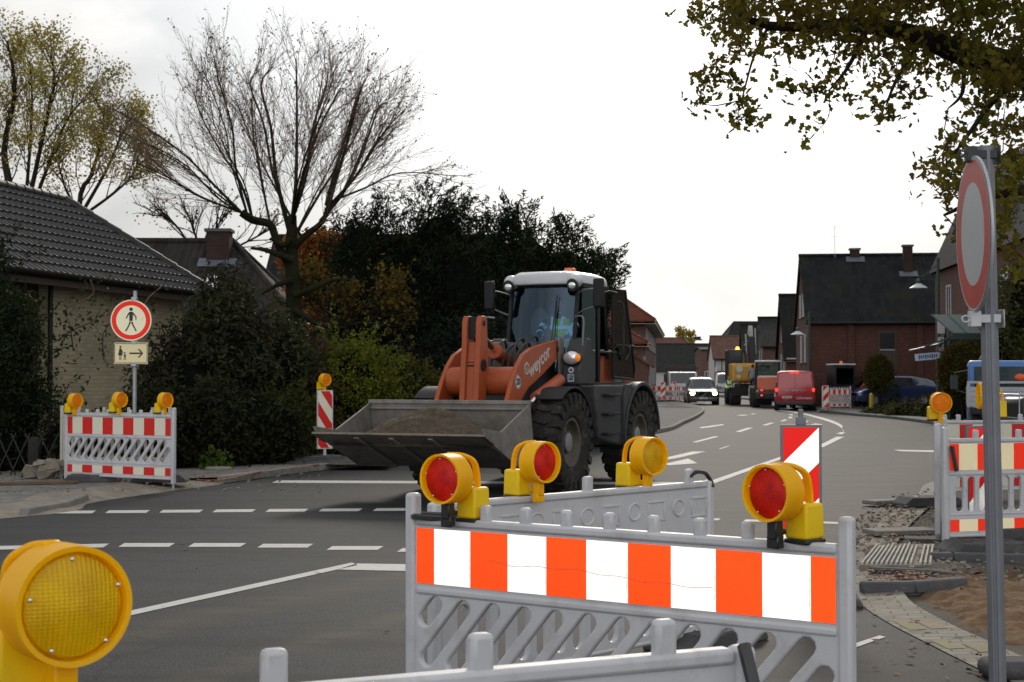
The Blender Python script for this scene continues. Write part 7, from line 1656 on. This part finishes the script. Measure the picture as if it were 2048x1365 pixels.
# red van with brake lights on
VR = [(-2.42, .45, 1.15, 1.82, .92, .80), (-2.36, .32, 1.15, 1.93, .98, .86), (-1.2, .28, 1.15, 1.97, 1.0, .86), (.2, .28, 1.12, 1.97, 1.0, .86), (1.0, .28, 1.08, 1.90, 1.0, .84), (1.85, .28, 1.05, 1.05, .98, .7), (2.35, .3, .85, .85, .90, .6), (2.45, .4, .7, .7, .75, .5)]
va = R(80)
v = carbody('van', 'red delivery van with brake lights on, waiting behind the small orange loader', 'van', (X(1592, 76) + .35, 78.3), va, VR, P_redp, (-1.55, 1.5), wr=.34, pillars=(0, 1, 2))
for s in (1, -1):
    MB().box((-2.40, s * .90, 1.08), (.08, .12, .62)).build('tail_light_housing', mat('dark_red_lens', (.12, .01, .012), .25, var=.05), v, bevel=.02)
    MB().ball((-2.45, s * .90, 1.02), .085, (.4, .8, 1.1), 12, 8).build('brake_light', M_redlamp, v, smooth=80)
MB().ball((-2.43, -.09, 1.90), .075, (.4, 1.3, .7), 10, 6).ball((-2.43, .15, 1.90), .075, (.4, 1.3, .7), 10, 6).build('top_brake_light', M_redlamp, v, smooth=80)
MB().box((-2.44, 0, .36), (.14, 1.85, .2)).build('bumper', M_black, v, bevel=.04); MB().box((-2.43, .0, 1.1), (.01, .015, 1.4)).build('door_gap', M_black, v)
plate(v, -2.46, .66, 'WL H 214', -1, .52, .38)
me = text_mesh('Lührmann', .2, .002, .004, .95); me.materials.append(M_render); q = link(me, 'lettering', v, smooth=0); q.location = (-2.455, -.45, .62); q.rotation_euler = (0, 0, R(-90))
me = text_mesh('Sanitär  Heizung  Technik', .11, .001, .001, .95); me.materials.append(MC['sign_grey']); q = link(me, 'lettering', v, smooth=0); q.location = (-2.455, 0, 1.0); q.rotation_euler = (0, 0, R(-90))
MB().ball((-1.3, 1.0, .8), .07, (1.2, .3, .5)).build('side_marker', M_amber, v)
# dark car hidden right of the van
PK = [(-2.3, .5, 1.15, 1.75, .8, .7), (-2.2, .35, 1.12, 1.85, .92, .78), (-.8, .3, 1.1, 1.88, .96, .8), (.6, .3, 1.08, 1.82, .96, .8), (1.3, .3, 1.02, 1.02, .95, .7), (2.2, .35, .9, .9, .85, .6)]
carbody('car', 'dark estate car half hidden behind the red van', 'car', (X(1640, 79) + .1, 82.5), R(82), PK, P_blk, (-1.4, 1.4), wr=.38)
# blue hatchback parked across the pavement
HBk = [(-2.1, .45, .95, .95, .70, .5), (-2.05, .30, 1.0, 1.25, .84, .55), (-1.6, .22, 1.0, 1.38, .88, .6), (-.9, .2, .98, 1.46, .89, .63), (.0, .2, .95, 1.47, .89, .63), (.4, .2, .93, 1.40, .89, .62), (1.15, .2, .90, .90, .88, .6), (1.75, .22, .78, .78, .84, .6), (2.1, .28, .62, .62, .70, .5)]
h = carbody('car', 'dark blue hatchback parked nose-left behind the ball tree', 'car', (X(1782, 75), 75.2), R(180 + 14), HBk, P_blue, (-1.3, 1.32), wr=.32, z0=.24, pillars=())
for s in (1, -1):
    MB().ball((1.92, s * .66, .68), .12, (1.1, .9, .6), 12, 8).build('headlight', M_headl, h, smooth=80); MB().ball((-2.0, s * .74, .95), .13, (.8, .6, .6), 12, 8).build('tail_light', mat('tail_red', (.3, .01, .01), .3), h, smooth=80); MB().box((.75, s * .97, .95), (.14, .16, .12)).build('side_mirror', P_blue, h, bevel=.02)
MB().box((2.08, 0, .42), (.06, .9, .16)).build('grille', M_black, h, bevel=.02)
carbody('car', 'dark car partly hidden behind the parked blue hatchback', 'car', (X(1858, 82), 82.5), R(88), PK, mat('dark_grey_paint', (.04, .042, .045), .3, .3, coat=.5), (-1.4, 1.4), z0=.24)
# yellow wheeled excavator seen from behind
XE = thing('wheeled_excavator', 'yellow wheeled excavator with raised boom and an orange beacon, seen from behind', 'excavator', (X(1506, 91), 93, 0), R(88))
MB().prism([(-2.0, 1.35), (-2.15, 1.5), (-2.1, 2.35), (-1.9, 2.5), (1.1, 2.5), (1.1, 1.35)], 'y', -1.25, 1.15).build('engine_cover', P_tyel, XE, bevel=.1, seg=3)
MB().box((.9, .75, 2.35), (1.5, .95, 2.0)).build('cab', M_dgrey, XE, bevel=.08); MB().box((.13, .75, 2.95), (.03, .75, .7)).build('cab_window', M_wglass, XE)
MB().cyl((.2, .6, 3.36), (.2, .6, 3.52), .12, .09, n=12).build('beacon', M_beaconlit, XE, bevel=.02)
MB().box((0, 0, 1.0), (3.4, 1.3, .55)).build('undercarriage', M_dgrey, XE, bevel=.05); MB().box((-1.9, 0, .8), (.15, 2.4, .5)).build('stabiliser_blade', M_dgrey, XE)
for x in (-1.25, 1.25):
    for s in (1, -1): w = tyre_mesh(.52, .62, 14, .25).build('wheel', M_tyre, XE); w.location = (x, s * .93, .52)
bz = lambda z: 1.9 + (z - 1.9) * .60
bo = MB(); bo.prism([(0.4, 1.9), (.7, 1.9), (2.2, bz(5.4)), (2.0, bz(5.9)), (1.7, bz(5.6))], 'y', -.62, -.22); bo.build('boom', M_dgrey, XE, bevel=.03)
bs = MB(); bs.prism([(1.8, bz(4.6)), (2.3, bz(4.6)), (2.6, bz(6.2)), (2.1, bz(6.9)), (1.85, bz(6.3))], 'y', -.55, -.28); bs.prism([(1.5, bz(3.9)), (1.65, bz(3.9)), (2.2, bz(6.6)), (2.0, bz(6.6))], 'y', -.74, -.66); bs.prism([(1.5, bz(3.9)), (1.65, bz(3.9)), (2.2, bz(6.0)), (2.0, bz(6.0))], 'y', -.16, -.08); bs.box((2.1, -.4, bz(4.9)), (.3, .75, .1)); bs.build('stick', mat('pale_machine_arm', (.28, .27, .24), .5, var=.2), XE, bevel=.03)
MB().cyl((-2.14, .75, 2.15), (-2.17, .75, 2.15), .2, n=20).cyl((-2.14, .8, 1.7), (-2.17, .8, 1.7), .12, n=16).build('rear_lamp', MC['pale_plate'], XE); MB().box((-2.13, -.65, 2.1), (.05, .9, .6)).build('grille', M_black, XE, bevel=.02)
me = text_mesh('C', .55, .01, .02); me.materials.append(M_render); q = link(me, 'lettering', XE, smooth=0); q.location = (-2.175, -.5, 2.05); q.rotation_euler = (0, 0, R(-90))
# small orange loader seen from behind
OL = thing('compact_loader', 'small orange loader with a glazed white-roofed cab, seen from behind left of the red van', 'wheel loader', (X(1554, 82), 85, 0), R(84))
MB().prism([(-1.7, .7), (-1.8, 1.0), (-1.6, 1.62), (-.4, 1.75), (-.4, .7)], 'y', -.62, .62).build('engine_hood', P_or2, OL, bevel=.08, seg=3); MB().prism([(-1.95, .45), (-2.0, .85), (-1.7, .95), (-1.3, .9), (-1.3, .4)], 'y', -.75, .75).build('counterweight', M_grey, OL, bevel=.08, seg=3)
cf = MB()
for x, s in ((-.45, 1), (-.45, -1), (.75, 1), (.75, -1)): cf.tube([(x, s * .66, .9), (x * .9, s * .60, 2.5)], .045, 6)
cf.box((.15, 0, 1.05), (1.2, 1.3, .5)); cf.build('cab_frame', M_dgrey, OL); MB().box((.15, 0, 2.54), (1.35, 1.36, .12)).build('cab_roof', M_cabwhite, OL, bevel=.05); g_ = MB(); g_.quad((-.47, -.6, 1.3), (-.47, .6, 1.3), (-.43, .55, 2.48), (-.43, -.55, 2.48)); g_.build('cab_window', M_glassd, OL, smooth=0)
MB().box((.2, 0, 1.6), (.2, .5, .7)).build('driver_seat', M_hiv, OL, bevel=.1)
for x in (-1.05, 1.05):
    for s in (1, -1): w = tyre_mesh(.52, .4, 14, .25).build('wheel', M_tyre, OL); w.location = (x, s * .72, .52)
for z in (1.0, .72): MB().ball((-1.98, .45, z - .05), .06, (.4, 1, .8)).build('tail_light', M_redlamp, OL, smooth=80)
MB().prism([(1.2, .5), (2.4, .3), (2.5, 1.0), (1.6, 1.2)], 'y', -.95, .95).build('bucket', M_bucket, OL, bevel=.02)
# mini excavator
MX = thing('mini_excavator', 'orange mini excavator with dark cab between red van and ball tree', 'mini excavator', (X(1692, 77), 77.7, .1), R(12))
MB().box((-.1, 0, .62), (1.5, 1.3, .5)).build('body', P_or2, MX, bevel=.12, seg=3); MB().box((-.1, .05, 1.5), (1.15, 1.0, 1.35)).build('cab', M_dgrey, MX, bevel=.08); MB().box((-.1, -.46, 1.6), (.9, .03, .8)).build('window', M_glassd, MX); MB().box((-.1, .05, 2.2), (1.2, 1.05, .08)).build('cab_roof', M_cabwhite, MX, bevel=.03); MB().cyl((-.1, 0, 2.24), (-.1, 0, 2.38), .09, .07, n=12).build('beacon', M_amber, MX)
for s in (1, -1): MB().prism([(-.8, .1), (-.65, -.08), (.65, -.08), (.8, .1), (.65, .3), (-.65, .3)], 'y', s * .35, s * .65).build('track', M_rubber, MX, bevel=.03)
MB().prism([(.5, .6), (.7, .55), (1.75, 1.6), (1.65, 1.8)], 'y', -.2, .05).prism([(1.55, 1.5), (1.8, 1.85), (1.95, 1.7), (1.75, .7), (1.6, .7)], 'y', -.2, .05).build('boom', P_or2, MX, bevel=.02); MB().box((1.7, -.08, 1.72), (.5, .3, .16), (0, R(-12), 0)).build('cylinder_cover', M_render, MX, bevel=.02); MB().prism([(1.5, .75), (1.9, .7), (1.8, .25), (1.45, .35)], 'y', -.35, .2).build('bucket', M_bucket, MX, bevel=.02)
# blue pick-up with silver flatbed at the right edge, white van beyond
BT = thing('pickup_truck', 'bright blue flatbed truck with silver tailboards at the right edge', 'truck', (12.6, 38.7, 0), R(74.5))
MB().prism([(-.6, .5), (1.6, .5), (1.75, 1.2), (1.2, 2.0), (-.5, 2.05), (-.62, 1.9)], 'y', -1.0, 1.0).build('cab', P_lblue, BT, bevel=.08, seg=3); MB().box((-.625, 0, 1.62), (.03, 1.7, .55)).build('rear_window', mat('truck_rear_glass', (.03, .045, .05), .35, var=.4, spec=.2), BT, bevel=.02); MB().quad((-.3, 1.005, 1.35), (1.2, 1.005, 1.35), (1.0, 1.005, 1.9), (-.3, 1.005, 1.9)).build('side_window', M_cglass, BT, smooth=0)
MB().box((-2.1, 0, .85), (2.9, 2.05, .14)).build('chassis', M_dgrey, BT)
fb = MB(); 
for k in range(4): fb.box((-3.52, 0, 1.0 + k * .115), (.045, 2.1, .105)); fb.box((-2.1, 1.03, 1.0 + k * .115), (2.85, .045, .105)); fb.box((-2.1, -1.03, 1.0 + k * .115), (2.85, .045, .105))
fb.box((-3.52, 1.05, 1.2), (.07, .07, .55)); fb.box((-3.52, -1.05, 1.2), (.07, .07, .55)); fb.box((-.75, 0, 1.5), (.05, 2.05, .06)); fb.build('tailboard', mat('brushed_aluminium', (.3, .31, .33), .45, .6, var=.1), BT)
for x in (1.0, -2.6):
    for s in (1, -1): MB().cyl((x, s * .75, .37), (x, s * 1.0, .37), .37, n=22).build('wheel', M_rubber, BT, bevel=.03)
MB().tube([(.9, 1.0, 1.2), (.9, 1.3, 1.3), (.9, 1.3, 1.75), (.9, 1.0, 1.8)], .02, 6).box((.9, 1.32, 1.5), (.08, .2, .36)).build('side_mirror', M_black, BT)
for s in (.25, .55): MB().ball((-.66, -s, 1.62), .12, (.3, 1.2, .8)).build('hard_hat', mat('orange_helmet', (.6, .08, .02), .4), BT, smooth=80)
carbody('van', 'white van behind the blue truck at the right edge', 'van', (X(2048, 50), 51), R(90), [(q[0], q[1], q[2], q[3] * 1.19, q[4], q[5]) for q in vn], P_wht, (-1.5, 1.5), wr=.34, pillars=(0, 1))
# black wire container by the truck
cb_ = thing('container', 'black tub in a silver wire cage behind the right barriers', 'container', (X(2082, 26.5), 26.5, 0), R(4))
MB().box((0, 0, .9), (1.1, .9, .75), tx=1.05, ty=1.05).build('tub', M_black, cb_, bevel=.12, seg=3); MB().box((0, 0, .25), (1.1, .9, .5)).build('pallet', M_dwood, cb_)
w_ = MB()
for z in (.55, .92, 1.32): w_.tube([(-.6, -.5, z), (.6, -.5, z), (.6, .5, z), (-.6, .5, z), (-.6, -.5, z)], .016, 5)
for i in range(7): w_.tube([(-.6 + i * .2, -.5, .5), (-.6 + i * .2, -.5, 1.32)], .012, 4); w_.tube([(-.6 + i * .2, .5, .5), (-.6 + i * .2, .5, 1.32)], .012, 4)
w_.build('wire_cage', M_steel, cb_)
# extra striped post that shows beside the sign post
beacon((X(1953, 15.4), 15.4), .0, R(25), 'striped post half hidden behind the grey sign post', h=.85, far=False)
tag(MB().cyl((0, 0, 0), (0, 0, .75), .09, n=10).ball((0, 0, .75), .09).build('bollard', mat('yellow_bollard', (.35, .28, .01), .6), loc=(X(1742, 68), 68, .1)), 'yellow bollard in front of the parked blue car', 'bollard')
# ---- standing workers in the distance
def stand(lean=0.0, la=(.05, .3), ra=(.25, .15), h=1.0):
    f = lambda x, y, z: (x, y, z)
    return dict(pelvis=f(0, 0, .95), waist=f(.0, 0, 1.10), chest=f(lean * .5, 0, 1.34), neck=f(lean, 0, 1.53), headb=f(lean, 0, 1.58), head=f(lean + .02, 0, 1.67), look=(1, 0, 0),
      shL=f(lean * .8, .19, 1.45), elL=f(la[0], .28, 1.18), wrL=f(la[0] + .15, .25, .95 + la[1] * .3), shR=f(lean * .8, -.19, 1.45), elR=f(ra[0], -.27, 1.2), wrR=f(ra[0] + .22, -.12, 1.15 + ra[1] * .3),
      hipL=f(0, .09, .92), knL=f(.06, .11, .5), anL=f(.0, .12, .09), toeL=f(.15, .13, .04), hipR=f(0, -.09, .92), knR=f(-.02, -.12, .5), anR=f(-.1, -.13, .09), toeR=f(.06, -.14, .04))
person('worker in a green vest and dark trousers standing left of the yellow excavator', (X(1456, 91.5), 91.5, 0), R(-60), stand(.05), M_black, M_jean, vest=M_hiv)
J = stand(.12, (.3, .3), (.35, .5)); J['knL'] = (.28, .12, .62); J['anL'] = (.2, .12, .25); J['toeL'] = (.34, .13, .22)
person('person in a grey top and blue trousers climbing up the back of the yellow excavator', (X(1506, 88.5), 88.6, .62), R(80), J, M_greyc, M_jean)
# ================================================================ loose things on the ground
M_stone = mat('broken_concrete', (.2, .175, .14), .9, var=.3, vs=6, bump=.6, bs=20)
def rocks(name, label, cat, c, n, rad, s0, s1, m, z=0.1, pile=.15, group=None):
    for i in range(n):
        a = random.uniform(0, 6.28); r_ = rad * random.random() ** .6; s = random.uniform(s0, s1); mb = MB(); mb.box((0, 0, 0), (s * 2, s * random.uniform(1, 1.7), s * random.uniform(.6, 1.2)), tx=random.uniform(.6, 1), ty=random.uniform(.6, 1))
        mb.v = [(x * (1 + .3 * mnoise.noise(Vector((x * 9, y * 9, z_ * 9 + i)))), y * (1 + .3 * mnoise.noise(Vector((y * 9, x * 9, i)))), z_) for x, y, z_ in mb.v]
        o = mb.build(name, m, smooth=20); o.location = (c[0] + r_ * math.cos(a), c[1] + r_ * math.sin(a) * .6, z + s * .3 + pile * (1 - r_ / rad)); o.rotation_euler = (random.uniform(-.4, .4), random.uniform(-.4, .4), random.uniform(0, 6)); tag(o, label, cat, group)
random.seed(9)
rocks('rubble_stone', 'broken paving stone in the heap left of the left barrier', 'stone', (X(105, 22.9), 22.9), 26, .42, .06, .14, M_stone, .1, .28, 'broken paving stones heaped by the left barrier')
0 and rocks('rubble_stone', 'dark lump of asphalt beside the kerb at the right', 'stone', (X(1880, 15.5), 15.5), 5, .5, .03, .07, M_kerbd, .04, 0, 'lumps beside the right kerb')
# arc of loose kerb stones and ribbed mat at the right
def loose_kerb(pts, w, h, label, z=0.0):
    k = kerb('loose_kerb_stone', pts, w, h, M_kerbd, z0=z, stone=3.0, r=.012); del k['kind']; return tag(k, label, 'kerb stone', 'loose dark kerb stones by the dug-up corner')
a1 = [gp(u, v) for u, v in ((1722, 1188), (1770, 1187), (1830, 1187), (1880, 1183), (1935, 1178))]
for i in range(2): loose_kerb([a1[i * 2], a1[i * 2 + 2]], .10, .09, ['front left stone of the low dark kerb arc before the leaves', 'front right stone of the low dark kerb arc before the leaves'][i], .0)
a2 = [gp(u, v) for u, v in ((1732, 1150), (1790, 1150), (1850, 1156), (1905, 1163))]
for i in range(2): loose_kerb([a2[0], a2[2]] if i == 0 else a2[2:], .08, .07, ['rear left stone of the dark kerb arc behind the leaves', 'rear right stone of the dark kerb arc behind the leaves'][i], .0)
a3 = [gp(u, v) for u, v in ((1862, 1128), (1905, 1128), (1975, 1130), (2060, 1132), (2140, 1134))]
for i in range(4): loose_kerb(a3[i:i + 2], .10, .10, ['kerb stone beside the ribbed mat', 'kerb stone left of the sign post', 'kerb stone right of the sign post', 'kerb stone at the right frame edge'][i], .0)
mt = MB(); q = [gp(1716, 1142), gp(1862, 1142), gp(1868, 1098), gp(1752, 1098)]
def bil(s_, t_): return tuple((q[0][k] * (1 - s_) + q[1][k] * s_) * (1 - t_) + (q[3][k] * (1 - s_) + q[2][k] * s_) * t_ for k in (0, 1))
for i in range(15):
    s_ = (i + .5) / 15; w_ = .017
    if random.random() < .1: continue
    t1 = random.uniform(.75, 1.0); a, b, c, d = bil(s_ - w_, .02), bil(s_ + w_, .02), bil(s_ + w_, t1), bil(s_ - w_, t1)
    mt.add([(*p_, .075) for p_ in (a, b, c, d)] + [(*p_, .05) for p_ in (a, b, c, d)], [(0, 1, 2, 3), (0, 4, 5, 1), (1, 5, 6, 2), (2, 6, 7, 3), (3, 7, 4, 0)])
mo = thing('tactile_paving', 'pale ribbed guiding slab lying in the debris at the right', 'paving slab', (0, 0, 0)); mt.build('ribs', mat('pale_ribs', (.42, .4, .36), .8, var=.2, dirt=.7, dcol=(.13, .09, .06), ds=9), mo, bevel=.004, seg=1)
sb = MB(); c4 = [bil(0, 0), bil(1, 0), bil(1, 1), bil(0, 1)]; sb.add([(*p_, .052) for p_ in c4] + [(*p_, .0) for p_ in c4], [(0, 1, 2, 3), (0, 4, 5, 1), (1, 5, 6, 2), (2, 6, 7, 3), (3, 7, 4, 0)]); sb.build('slab', M_stone, mo)
# flat pale slabs and dark mats
for k, (u, v, w, l, rz_, m, lb) in enumerate(((1800, 1072, .7, .35, .2, M_kerb, 'flat pale slab behind the ribbed mat'), (1790, 1010, .9, .25, .5, M_kerb, 'pale kerb slab lying along the road edge'), (1860, 1090, .5, .3, -.2, M_base, 'dark rubber slab by the right barrier foot'))):
    x, y = gp(u, v); tag(MB().box((0, 0, .0), (w, l, .05)).build('loose_slab', m, loc=(x, y, .05), rot=(0, 0, rz_), bevel=.01), lb, 'slab')
tag(MB().box((0, 0, .05), (.5, .25, .1)).build('sandbag', M_base, loc=(*gp(2052, 1352), .0), bevel=.045, seg=3), 'dark grey sandbag by the foot of the sign post at the right edge', 'sandbag')
# concrete ring cover and red cable on the left pavement
tag(MB().lathe([(0, .05), (.2, .05), (.22, .03), (.22, 0)], (0, 0, 0), (0, 0, 1), 20).build('manhole_cover', M_kerb, loc=(X(438, 25), 25, .1)), 'round pale concrete cover on the left pavement', 'cover')
tag(MB().tube(catmull([(*gp(395, 962, .1), .115), (*gp(440, 962, .1), .115), (*gp(490, 952, .1), .115), (*gp(560, 938, .1), .115), (*gp(640, 931, .1), .115)], 6), .012, 5).build('cable', mat('red_cable', (.3, .05, .03), .6)), 'thin red cable lying along the left kerb', 'cable')
tag(MB().box((0, 0, 0), (1.6, .16, .03)).build('plank', mat('brown_plank', (.12, .07, .04), .8, var=.3), loc=(X(40, 21.5), 21.5, .13), rot=(0, 0, .3)), 'brown plank on the grit at the left edge', 'plank')
# fallen leaves: one carpet too many to count
P = []
def scat(n, fx):
    for _ in range(n):
        p_ = fx()
        if p_: P.append(p_)
def zgr(x, y):
    if y < 12.3: return .05 + .035 * fbm(x, y, 1.6)
    return .05
scat(330, lambda: (lambda u, v: (*gp(u, v), .055))(random.gauss(1810, 42), random.gauss(1168, 8)))
scat(260, lambda: (lambda u, v: (*gp(u, v), .05))(random.gauss(1800, 60), random.gauss(1088, 24)))
scat(200, lambda: (lambda u, v: (*gp(u, v), .05))(random.gauss(1790, 30), random.gauss(1036, 12)))
scat(120, lambda: (lambda u, v: (*gp(u, v), .045))(random.uniform(1870, 2060), random.gauss(1158, 12)))
scat(60, lambda: (lambda u, v: (*gp(u, v), .008))(random.uniform(1700, 1960), random.uniform(1180, 1365)))
scat(26, lambda: (lambda u, v: (*gp(u, v), .008))(random.uniform(100, 1700), random.uniform(1010, 1340)))
scat(200, lambda: (lambda u, v: (*gp(u, v), .035))(random.uniform(1700, 1800), random.gauss(1120, 40)))
scat(160, lambda: (lambda u, v: (*gp(u, v, .1), .115))(random.uniform(0, 620), random.gauss(952, 8)))
Pn = np.array(P); nn_ = len(Pn); sz = .042
fl = leafcloud('fallen_leaves', Pn, sz * 1.6, L_dry, None, asp=.6, fold=.6); tag(fl, kind='stuff')
fl.data.vertices.foreach_get('co', (buf := np.empty(nn_ * 12))); B_ = buf.reshape(nn_, 4, 3); cz = Pn[:, 2][:, None]; B_[:, :, 2] = cz + np.abs(B_[:, :, 2] - cz) * .4; fl.data.vertices.foreach_set('co', B_.reshape(-1)); fl.data.update()
# small crumbs of grit on the debris
gm = MB()
for _ in range(900):
    r_ = random.random()
    if r_ < .6: u, v = random.uniform(1690, 1900), random.uniform(985, 1140); z = .045
    elif r_ < .8: u, v = random.uniform(1850, 2060), random.uniform(1080, 1180); z = .04
    else: u, v = random.uniform(0, 640), random.uniform(940, 985); z = .105
    x, y = gp(u, v, z if z > .1 else 0); 
    if z < .1 and x < kr_x(y) + .1:
        if x < kr_x(y) - .3: continue
        z = .004
    s = random.uniform(.008, .028); gm.ball((x, y, z + s * .3), s, (1, .8, .6), 5, 4)
go = gm.build('grit', M_stone, smooth=20); tag(go, kind='stuff')
# dark earth piles where the striped post stands, left of the loader
tag(heap('earth_heap', None, X(660, 27.2), 27.25, 1.1, .7, .10, .16, mat('grey_earth', (.07, .07, .065), .95, var=.4, vs=9, bump=1, bs=30), 40), kind='structure')
for u, d, a_, b_ in ((1310, 80, .9, 3.5), (1300, 90, 1.0, 3.5)):
    tag(heap('earth_heap', None, X(u, d) + 1.0, d, a_, b_, .10, .12, MC['grey_earth'], 24), kind='structure')
# ---------------------------------------------------------------- haze
hz = MB(); hz.box((0, 150, 11.2), (260, 330, 25)); h_ = hz.build('haze', mat('haze_air', (1, 1, 1)), smooth=0); tag(h_, kind='stuff')
hm = bpy.data.materials.new('haze_volume'); hm.use_nodes = True; t = hm.node_tree; t.nodes.clear(); pv = N(t, 'ShaderNodeVolumePrincipled'); pv.inputs['Color'].default_value = (.93, .95, 1, 1); pv.inputs['Density'].default_value = HAZE
mo_ = N(t, 'ShaderNodeOutputMaterial'); t.links.new(pv.outputs[0], mo_.inputs['Volume']); h_.data.materials.clear(); h_.data.materials.append(hm)
h_.hide_render = False
if HAZE == 0: bpy.data.objects.remove(h_)
